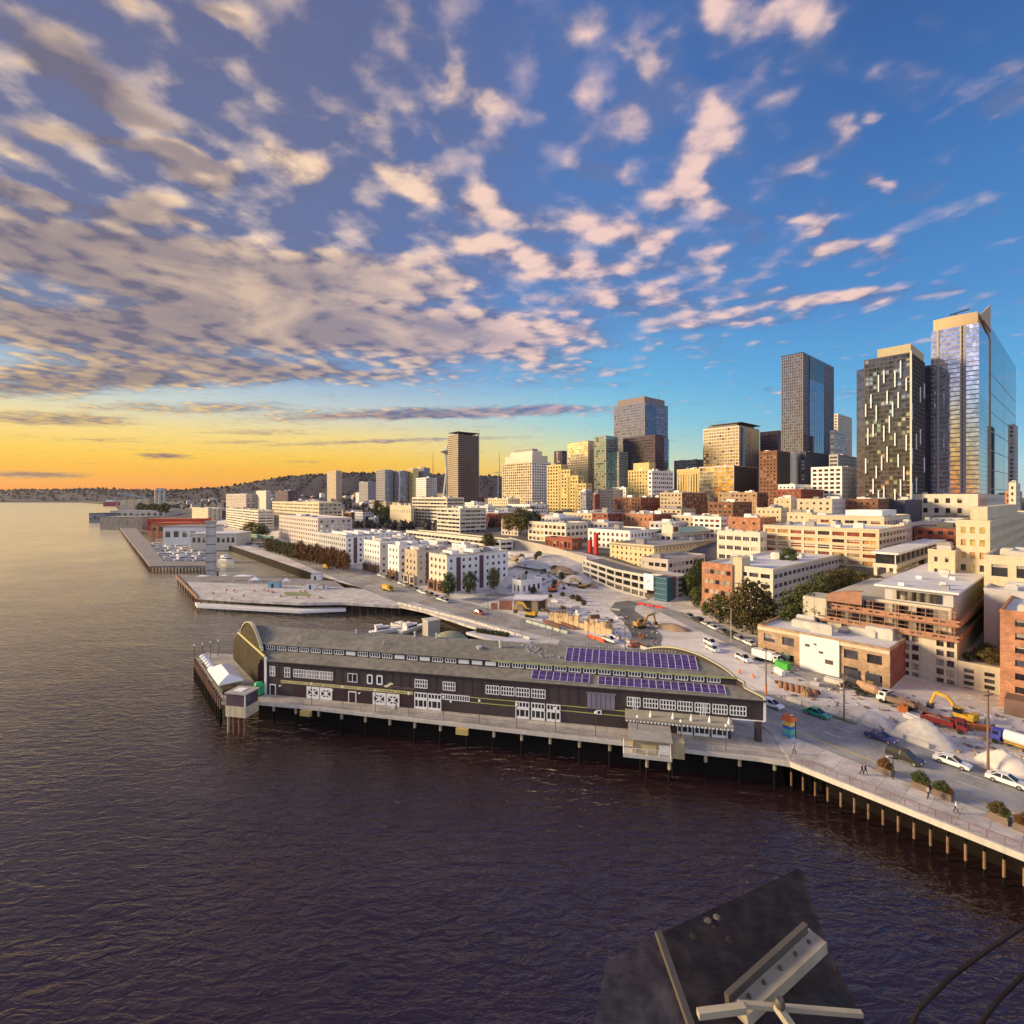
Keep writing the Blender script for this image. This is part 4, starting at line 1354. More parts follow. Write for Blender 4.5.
# kiosk at the outer corner -----------------------------------------------------------
kp = loc(G(226, 708, 5.0).xy)
kq = loc(G(251, 711, 5.0).xy)
ks = thing('pier_kiosk', 'small flat roofed plum and cream kiosk at the pier outer corner', 'kiosk', (FL.x, FL.y, 0), PRZ)
kx0, kx1, ky = kp.x, kq.x - 1.3, min(kp.y, kq.y)
mb = MB(); mb.box(kx0, kx1, ky, ky + 3.8, 3.4, 5.55); mb.build('base', pmat('kiosk_cream', (0.58, 0.50, 0.36), streak=.5, var=.15), ks)
mb = MB(); mb.box(kx0 + .1, kx1 - .1, ky + .1, ky + 3.7, 5.55, 8.0); mb.build('wall', pmat('kiosk_plum', (0.085, 0.055, 0.075), var=.15), ks)
mb = MB(); mb.box(kx0 - .15, kx1 + .15, ky - .15, ky + 3.95, 8.0, 8.22); mb.build('roof', pmat('kiosk_roof', (0.34, 0.31, 0.29), var=.2), ks)
mb = MB(); mb.box(kx0 + 1.0, kx1 - 1.7, ky + 1.0, ky + 2.8, 8.23, 8.32); mb.build('skylight', W_TRIM, ks)
mb = MB(); mb.box(kx1 - .25, kx1 - .05, ky - .02, ky + .2, 5.55, 8.0); mb.box(kx1 - .1, kx1 + .02, ky + .3, ky + 1.6, 6.2, 7.7, 1); mb.build('corner_board', [W_TRIM, G_MID], ks)
for k in range(4):
    mb = MB(); mb.tube((kx0 + .4 + k * (kx1 - kx0 - .8) / 3, ky + .4, -2), (kx0 + .4 + k * (kx1 - kx0 - .8) / 3, ky + .4, 3.5), .26, n=8); mb.build('piling', PILE_P if k == 0 else RUST, ks)

# white event tent ----------------------------------------------------------------------
tn = thing('event_tent', 'white hip roofed event tent on the open end of the pier', 'tent', (*G(218.7, 683.8, 8.0).xy, DECK_Z), math.atan2(S.y, S.x))
TL, TW_ = 13.0, 4.8
mb = MB()
e, r_ = 2.9, 4.0
c4 = [(0, 0, e), (TL, 0, e), (TL, -TW_, e), (0, -TW_, e)]
r0, r1 = (TW_ / 2, -TW_ / 2, r_), (TL - TW_ / 2, -TW_ / 2, r_)
mb.face([c4[0], c4[1], r1, r0][::-1]); mb.face([c4[2], c4[3], r0, r1][::-1]); mb.face([c4[3], c4[0], r0][::-1]); mb.face([c4[1], c4[2], r1][::-1])
for a, b in zip(c4, c4[1:] + c4[:1]): mb.face([(a[0], a[1], a[2] - .35), (b[0], b[1], b[2] - .35), b, a])
mb.build('tent_roof', pmat('tent_fabric', (0.80, 0.79, 0.80), var=.05, rough=.7), tn)
for x in (0.1, TL / 2, TL - .1):
    for y in (-.1, -TW_ + .1):
        mb = MB(); mb.tube((x, y, 0), (x, y, e), .06, n=6); mb.build('pole', METAL_L, tn)
mb = MB(); mb.box(TL * .1, TL * .9, -TW_ * .8, -TW_ * .2, 0, 1.0); mb.build('tables', pmat('tables_dark', (0.06, .05, .045)), tn)
# parasols
pr = None
for k in range(6):
    g0 = G(203.5 + 1.75 * k, 655 + 2.3 * k, 7.4)
    if pr is None:
        pr = thing('parasol', 'white parasol in the row at the far corner of the pier', 'parasol', (g0.x, g0.y, DECK_Z), 0, 'white parasols at the pier end')
        mb = MB(); mb.lathe([(1.0, 2.1), (.95, 2.2), (.05, 2.75)], 8); mb.build('canopy', W_TRIM, pr)
        mb = MB(); mb.tube((0, 0, 0), (0, 0, 2.75), .04, n=6); mb.build('pole', METAL, pr)
        mb = MB(); mb.lathe([(.35, 0), (.3, .12), (.05, .15)], 8); mb.build('base', METAL_D, pr)
    else: dup(pr, (g0.x, g0.y, DECK_Z))
# green bin container
gc = thing('green_container', 'bright green domed waste container beside the olive gable', 'container', (*G(259, 694.5).xy, DECK_Z), PRZ)
GRN = pmat('plastic_green', (0.03, 0.36, 0.13), rough=.5, var=.1)
mb = MB(); mb.box(-1.0, 1.0, -.9, .9, .25, 1.9); mb.lathe([(1.3, 1.9), (1.25, 2.2), (.9, 2.6), (.3, 2.8)], 4); mb.build('body', GRN, gc)
mb = MB(); mb.box(-1.05, 1.05, -.95, .95, 0, .25); mb.build('base', METAL_D, gc)
# ------------------------------------------------------------------ city materials
CREAM = pmat('stucco_cream', (0.56, 0.47, 0.33), var=0.1, streak=0.25)
CREAM_W = pmat('stucco_warm_white', (0.62, 0.56, 0.46), var=0.1, streak=0.25)
YELLOWC = pmat('stucco_yellow', (0.60, 0.46, 0.20), var=0.1, streak=0.2)
TAN = pmat('stucco_tan', (0.46, 0.37, 0.26), var=0.12, streak=0.25)
PINK = pmat('stucco_pinkish', (0.52, 0.44, 0.40), var=0.1, streak=0.2)
GREYP = pmat('panel_grey_pale', (0.44, 0.43, 0.44), var=0.1, streak=0.2)
GREYM = pmat('panel_grey', (0.27, 0.26, 0.28), var=0.12, streak=0.2)
BLUED = pmat('panel_blue_dark', (0.06, 0.065, 0.10), var=0.15)
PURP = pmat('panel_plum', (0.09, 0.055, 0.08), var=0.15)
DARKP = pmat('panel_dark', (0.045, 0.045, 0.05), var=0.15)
BR_O = brick_mat('brick_orange', (0.42, 0.17, 0.085))
BR_R = brick_mat('brick_red', (0.27, 0.075, 0.05), (0.2, 0.13, 0.1))
BR_B = brick_mat('brick_brown', (0.21, 0.095, 0.055), (0.2, 0.14, 0.1))
BR_T = brick_mat('brick_tan', (0.38, 0.24, 0.14))
MULL = pmat('mullion_tan', (0.42, 0.36, 0.31), metal=.2, rough=.45, var=.06)
MULL_D = pmat('mullion_dark', (0.08, 0.075, 0.085), metal=.3, rough=.4, var=.06)
MULL_W = pmat('mullion_pale', (0.52, 0.50, 0.52), metal=.2, rough=.45, var=.06)
G_RUST = glass_mat('glass_rust', (0.22, 0.055, 0.03), rough=.15)
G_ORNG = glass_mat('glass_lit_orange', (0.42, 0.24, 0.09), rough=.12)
G_LIT = glass_mat('glass_sunset_bright', (0.85, 0.70, 0.30), metal=.85, rough=.1)  # brighter sunset reflection put into the pane colour
G_SKY = glass_mat('glass_deep_blue', (0.16, 0.24, 0.36), metal=.75, rough=.05)
GREENR = pmat('roof_green_metal', (0.33, 0.46, 0.33), var=.12, rough=.5)

B = 'building'
# ---- downtown towers -----------------------------------------------------------------
def add_box(root, name, x0, x1, y0, y1, z0, z1, mat):
    mb = MB(); mb.box(x0, x1, y0, y1, z0, z1); return mb.build(name, mat, root)


def crown(root, a, b, H, inset, h, mat, name='crown'):
    return add_box(root, name, inset, b - inset, inset, a - inset, H + .004, H + h, mat)


# the tallest: curved west front with pale spandrels, tan crown and a fin
def tall_tower():
    c, a, b, zt, d = place(931, 979, 990, 323, 395)
    k = (1017 - 512) / FPX; b2 = (k * c.y - c.x) / (Q.x - k * Q.y)
    g = hgt(c.x, c.y); zb = g - 8; H = zt - zb
    root = thing('glass_tower', 'tallest glass tower at the right edge with a curved front and tan crown', 'tower', (c.x, c.y, zb), RZ)
    n = 16
    def wp(t):                              # the curved west front, t=0 at the south corner
        return -1.7 * math.sin(PI * min(1, max(0, t))), a * t
    W = MB(); rows = int((H - 14) / 3.3)
    for r in range(rows):
        z0 = 12 + r * (H - 12) / rows; z1 = 12 + (r + 1) * (H - 12) / rows
        zs = z0 + (z1 - z0) * .22
        for i in range(n):
            p, q = wp((i + 1) / n), wp(i / n)
            W.face([(p[0], p[1], z0), (q[0], q[1], z0), (q[0], q[1], zs), (p[0], p[1], zs)], 0)
            W.face([(p[0], p[1], zs), (q[0], q[1], zs), (q[0], q[1], z1), (p[0], p[1], z1)], 1 if i == 5 else (0 if i in (4, 13) else 2))
        for k in range(6):                  # south chamfer
            x0, x1 = b * k / 6, b * (k + 1) / 6
            W.face([(x0 + .1, 0, z0 + .2), (x1, 0, z0 + .2), (x1, 0, z1), (x0 + .1, 0, z1)], 4 if r < rows * .62 else 3)  # darker lower panes: a neighbour's reflection put into the glass colour
            W.face([(x0, 0, z0), (x1, 0, z0), (x1, 0, z0 + .2), (x0, 0, z0 + .2)], 5); W.face([(x0, 0, z0 + .2), (x0 + .1, 0, z0 + .2), (x0 + .1, 0, z1), (x0, 0, z1)], 5)
    W.face([(b, 0, 0), (b, a, 0), (b, a, H), (b, 0, H)], 5); W.face([(b, a, 0), (0, a, 0), (0, a, H), (b, a, H)], 5); W.face([(0, 0, H), (b, 0, H), (b, a, H), (0, a, H)], 5)
    W.build('curtain_wall', [pmat('spandrel_lilac', (.30, .27, .29), var=.06), MULL_D, glass_mat('glass_lavender', (.50, .48, .60), metal=.85, rough=.05), G_SKY, G_TINT, MULL_D], root)
    for t in (.36, .84):
        p = wp(t); add_box(root, 'pier_fin', p[0] - .5, p[0] + .3, p[1] - .4, p[1] + .4, 0, H + 1, MULL)
    CT = pmat('crown_tan', (0.50, 0.36, 0.22), var=.06)
    mb = MB(); pts = [wp(k / n * .93 + .03) for k in range(n + 1)]
    poly = ([(x + 1.6, y) for x, y in pts] + [(b * .8, a * .95), (b * .8, a * .03)])[::-1]
    mb.prism(poly, H + .01, H + 8.8); mb.build('crown', CT, root)
    zf = zat(305, c.y + Q.y * b) - zb
    mb = MB(); tri = [(b * .1, H + 6), (b, H), (b, zf), (b * .1, H + 7.5)]
    mb.face([(x, -.35, z) for x, z in tri]); mb.face([(x, .45, z) for x, z in tri][::-1])
    for (x0, z0), (x1, z1) in zip(tri, tri[1:] + tri[:1]): mb.face([(x0, -.35, z0), (x0, .45, z0), (x1, .45, z1), (x1, -.35, z1)])
    mb.box(b - .5, b + .5, -.6, .6, 6, H); mb.build('crown_fin', CT, root)
    add_box(root, 'sign_band', b * .3, b * .95, -.75, -.4, H + 4.2, H + 6.2, pmat('band_maroon', (0.22, 0.06, 0.07)))
    mb = MB(); mb.bar((4, a * .62, H + 11), (6, a * .22, H + 13), 1.0, .8); mb.bar((5, a * .5, H + 8.8), (5, a * .5, H + 11.8), .8, .8); mb.build('roof_crane', METAL_D, root)
    hs = zat(322, c.y + Q.y * b) - zb
    add_box(root, 'south_slab', b + 1.2, b2, 1.0, a * .6, 0, hs, G_TINT)
    mb = MB()
    for k in range(8): mb.box(b + 1.2, b2 + .05, .86, .98, 14 + k * 15.5, 14.5 + k * 15.5)
    for x in (b + 1.25, (b + b2) / 2, b2 - .3): mb.box(x, x + .25, .8, .85, 10, hs)
    mb.build('floor_line', MULL, root)
    add_box(root, 'north_wing', 2, 12, a + .02, a + 5, 0, H - 24, G_BLUE)


tall_tower()
# tower with staggered white fins
def fin_tower():
    root, a, b, H, d = block('apartment_tower', 'dark apartment tower with staggered white panels beside the tallest tower', 'tower', 864, 911, 925, 352, 345, pmat('tower_graphite', (.085, .08, .075), var=.08), ROOF_D,
                             fh=3.1, bay=2.4, ww=.9, wh=.76, rec=.3, glasses=[G_DARK, G_TINT, G_GREEN, G_REFL], weights=(4, 6, 1.2, .5), units=0, parapet=0)
    rnd = random.Random(8)
    for c_ in range(8):
        for r_ in range(5):
            y = 2.5 + c_ * (a - 5) / 7 + (r_ % 2) * 1.3; z = 16 + r_ * (H - 30) / 4.6 + (c_ * 5 % 8) * 1.9
            if z + 11 < H - 4 and (c_ + r_) % 4 != 3: add_box(root, 'white_panel', -.7, -.05, y - .32, y + .32, z, z + 9 + (c_ * 3 + r_) % 4, W_TRIM)
    for k in range(9):
        x = 1.5 + (k % 4) * (b - 3) / 3.2; z = 24 + (k * 41 % 100) / 100 * (H - 40)
        add_box(root, 'white_panel', x - .5, x + .5, -.6, -.05, z, z + 11, W_TRIM)
    add_box(root, 'crown', b * .05, b - 1, a * .02, a * .72, H + .01, H + 6.5, pmat('crown_olive', (0.42, 0.36, 0.24), var=.06))
    add_box(root, 'north_bay', 1.5, b - 1, a + .02, a + 5, 20, H - 6, G_TINT)
    add_box(root, 'corner_pier', -.5, .5, -.5, .5, 14, H + 1, CREAM_W)
    return root


fin_tower()
r_, a_, b_, H_, d_ = block('apartment_tower', 'grey slab tower with a glazed blue bay and angled top', 'tower', 781, 803, 834, 353, 470, pmat('tower_slate', (0.19, 0.17, 0.19), var=.06), ROOF_D,
      fh=3.1, bay=2.2, ww=.6, wh=.8, rec=.15, glasses=[G_TINT, G_SKY, G_DARK], weights=(6, 3, 1), units=0, parapet=0, zbase=20)
add_box(r_, 'glass_bay', b_ * .18, b_ * .62, -.7, -.02, 30, H_ - 24, G_BLUE); add_box(r_, 'glass_bay', b_ * .18, b_ * .62, -.7, -.02, H_ - 23.9, H_ - 1, G_DARK)
for k in range(1, 6): add_box(r_, 'mullion', b_ * (.18 + .44 * k / 6) - .12, b_ * (.18 + .44 * k / 6) + .12, -.85, -.72, 30, H_ - 2, MULL)
mb = MB(); mb.prism([(0, 0), (b_, 0), (b_, a_), (0, a_)], H_ + .01, lambda x, y: H_ + 1.2 + 3.4 * math.exp(-((x - b_ * .35) / 6) ** 2)); mb.build('crown', G_TINT, r_)

r_, a_, b_, H_, d_ = block('office_tower', 'wide glassy office tower with stepped pale top left of the tan tower', 'tower', 614, 645, 668, 402, 430, pmat('tower_lilac', (.22, .18, .19), var=.08), ROOF_G, fh=3.4, bay=2.4, ww=.85, wh=.6, rec=.12, glasses=[G_BLUE, G_SKY, G_TINT], weights=(5, 2, 1), units=0)
crown(r_, a_, b_, H_, 3, 8, pmat('tower_lilac', (.22, .18, .19))); add_box(r_, 'tinted_bay', b_ * .02, b_ * .45, -1.2, -.02, 20, H_ - 4, G_TINT); add_box(r_, 'roof_mast', b_ * .7, b_ * .7 + .4, 4, 4.4, H_ + 8, H_ + 14, METAL_D)
add_box(r_, 'east_slab', b_ + .02, b_ + 9, 4, a_ * .8, 0, H_ - 40, G_GREEN)
block('office_tower', 'dark plum glass tower in front of the wide glassy tower', 'tower', 623, 655, 664, 435, 415, PURP, ROOF_D, fh=3.4, bay=3, ww=.9, wh=.55, rec=.2, glasses=[G_DARK, G_TINT], units=1)
r_, a_, b_, H_, d_ = block('office_tower', 'tan office tower with gold reflecting glass and a flat overhanging roof', 'tower', 703, 739, 759, 426, 465, MULL, ROOF_G, fh=3.6, bay=3.2, ww=.8, wh=.66, rec=.15, glasses=[G_GOLD, G_REFL, G_TINT], weights=(5, 3, 1), units=0)
crown(r_, a_, b_, H_, 4, 4, MULL_D); add_box(r_, 'roof_plate', 2, b_ + 2, -1, a_ - 8, H_ + 4.1, H_ + 4.9, METAL_D); add_box(r_, 'glass_bay', b_ * .1, b_, -.6, -.02, 8, H_ - 1, G_TINT)
block('office_tower', 'dark plum office block behind the tan tower with the flat roof', 'tower', 760, 778, 790, 431, 560, PURP, ROOF_D, bay=4, ww=.8, wh=.5, glasses=[G_TINT, G_DARK])
block('apartment_tower', 'slender pale tower seen just right behind the grey slab tower', 'tower', 830, 838, 852, 414, 600, CREAM_W, bay=4, ww=.5, glasses=[G_GREEN, G_MID], units=1)
block('apartment_tower', 'white balconied block low in front of the slender pale tower', 'tower', 830, 834, 847, 431, 500, W_WHITE, bay=4, ww=.95, wh=.5, glasses=[G_TINT, G_GREEN])
block('apartment_tower', 'green glass apartment tower with pale floor lines', 'tower', 594, 606, 618, 436, 385, pmat('mullion_green', (.26, .30, .28), var=.06), ROOF_G, fh=3.1, bay=3, ww=.9, wh=.8, rec=.15, glasses=[G_GREEN, G_TINT, G_REFL], weights=(5, 1, 1), units=1)
block('apartment_tower', 'narrow pale green tower between the green tower and the plum tower', 'tower', 611, 619, 628, 452, 395, pmat('mullion_green', (.26, .30, .28)), ROOF_G, fh=3.1, bay=3, ww=.9, wh=.75, rec=.15, glasses=[G_GREEN, G_REFL], units=0)
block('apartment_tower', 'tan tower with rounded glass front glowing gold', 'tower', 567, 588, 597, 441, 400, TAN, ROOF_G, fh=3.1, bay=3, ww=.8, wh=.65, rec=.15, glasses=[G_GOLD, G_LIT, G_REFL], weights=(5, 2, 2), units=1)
block('apartment_tower', 'small plum tower peeping up behind the stepped yellow block', 'tower', 554, 562, 568, 451, 470, PURP, bay=4, ww=.6, units=0)

# terraced white tower in three setbacks
r_, a_, b_, H_, d_ = block('terraced_tower', 'cream terraced tower with rounded setbacks and white balconies', 'tower', 502, 532, 551, 462, 330, CREAM, ROOF_G, fh=3.4, bay=4.0, ww=.66, wh=.6, rec=.4, glasses=[G_DARK, G_GOLD, G_LIT, G_MID], weights=(6, 2, 1, 2), units=0, wall2=W_WHITE)
crown(r_, a_, b_, H_, 3, 9, CREAM_W, 'setback'); crown(r_, a_, b_, H_ + 9, 8, 6, CREAM_W, 'setback'); crown(r_, a_, b_, H_ + 15, 12, 3, GREYM, 'setback')
# stepped yellow block falling to the right
c_ = [(547, 561, 568, 465), (558, 570, 577, 470), (567, 578, 584, 476), (575, 586, 592, 484)]
st = thing('stepped_block', 'yellow gridded apartment block stepping down to the right', B, (0, 0, 0))
for i, (xl, xc, xr, yt) in enumerate(c_):
    sub, a_, b_, H_, d_ = block('stepped_wing', 'x', B, xl, xc, xr, yt, 300, YELLOWC, ROOF_G, fh=3.5, bay=4.2, ww=.58, wh=.56, rec=.5, glasses=[G_DARK, G_GOLD, G_LIT], weights=(7, 1, 1), units=0, baked=True)
    # the wing's meshes become parts of the one block
    bpy.context.view_layer.update()
    for ch in list(sub.children):
        M = sub.matrix_world @ ch.matrix_local
        ch.parent = st; ch.matrix_local = M
    bpy.data.objects.remove(sub)

# tall dark slab with a needle tower behind it
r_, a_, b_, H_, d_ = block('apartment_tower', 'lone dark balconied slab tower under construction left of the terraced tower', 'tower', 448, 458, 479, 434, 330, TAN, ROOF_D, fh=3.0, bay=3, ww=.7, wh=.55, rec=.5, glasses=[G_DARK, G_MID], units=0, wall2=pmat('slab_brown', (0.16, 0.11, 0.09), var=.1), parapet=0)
for k in range(6): add_box(r_, 'roof_post', b_ * k / 5.2, b_ * k / 5.2 + .9, 0, 1, H_ + .01, H_ + 3, DARKP)
add_box(r_, 'roof_plate', -1, b_ + 1, -1, a_ * .9, H_ + 3.01, H_ + 3.9, DARKP)
mb = MB()
for k in range(38): mb.box(b_ + .02, b_ + 1.6, -.4, a_ * .6, 14 + k * 3.1, 14.4 + k * 3.1)
mb.build('balcony_stack', TAN, r_)
q = at(447.2, 1250)
nd = thing('observation_tower', 'slim observation tower with a saucer top half hidden behind the dark slab', 'tower', (q.x, q.y, 30), 0)
mb = MB()
for k in range(3):
    t = 2 * PI * k / 3 + .5
    mb.bar((14 * math.cos(t), 14 * math.sin(t), 0), (3 * math.cos(t), 3 * math.sin(t), 85), 3, 3); mb.bar((3 * math.cos(t), 3 * math.sin(t), 85), (7 * math.cos(t), 7 * math.sin(t), 128), 2.4, 2.4)
mb.build('legs', CREAM_W, nd)
mb = MB(); mb.lathe([(5, 124), (14, 129), (19, 131), (19.5, 133), (12, 136), (6, 140), (2, 145), (.6, 146), (.2, 166)], 20); mb.build('saucer', CREAM_W, nd)
for (px, d, y0, y1, lab) in ((433, 2600, 452, 478, 'thin red radio mast on the ridge left of the dark slab tower'), (499.5, 2500, 452, 480, 'thin red radio mast behind the terraced tower')):
    q = at(px, d); z0 = zat(y1, d); m_ = thing('radio_mast', lab, 'mast', (q.x, q.y, z0 - 20), 0); h = zat(y0, d) - z0 + 20
    mb = MB(); mb.tube((0, 0, 0), (0, 0, h), 2.2, .6, n=4)
    for k in range(9): mb.bar((-2, 0, h * k / 9), (2, 0, h * (k + .7) / 9), .8, .8)
    mb.build('lattice', pmat('mast_red', (0.35, 0.12, 0.08)), m_); 
q = at(498, 1500); tc_ = thing('tower_crane', 'grey tower crane left of the terraced tower', 'crane', (q.x, q.y, 40), 0)
mb = MB(); mb.tube((0, 0, 0), (0, 0, 84), 1.3, n=4); mb.build('mast', METAL_L, tc_); mb = MB(); mb.bar((-15, 0, 82), (26, 0, 82), 1.6, 1.6); mb.build('jib', METAL_L, tc_); mb = MB(); mb.tube((0, 0, 82), (0, 0, 92), 1, .3, n=4); mb.build('apex', METAL_L, tc_)

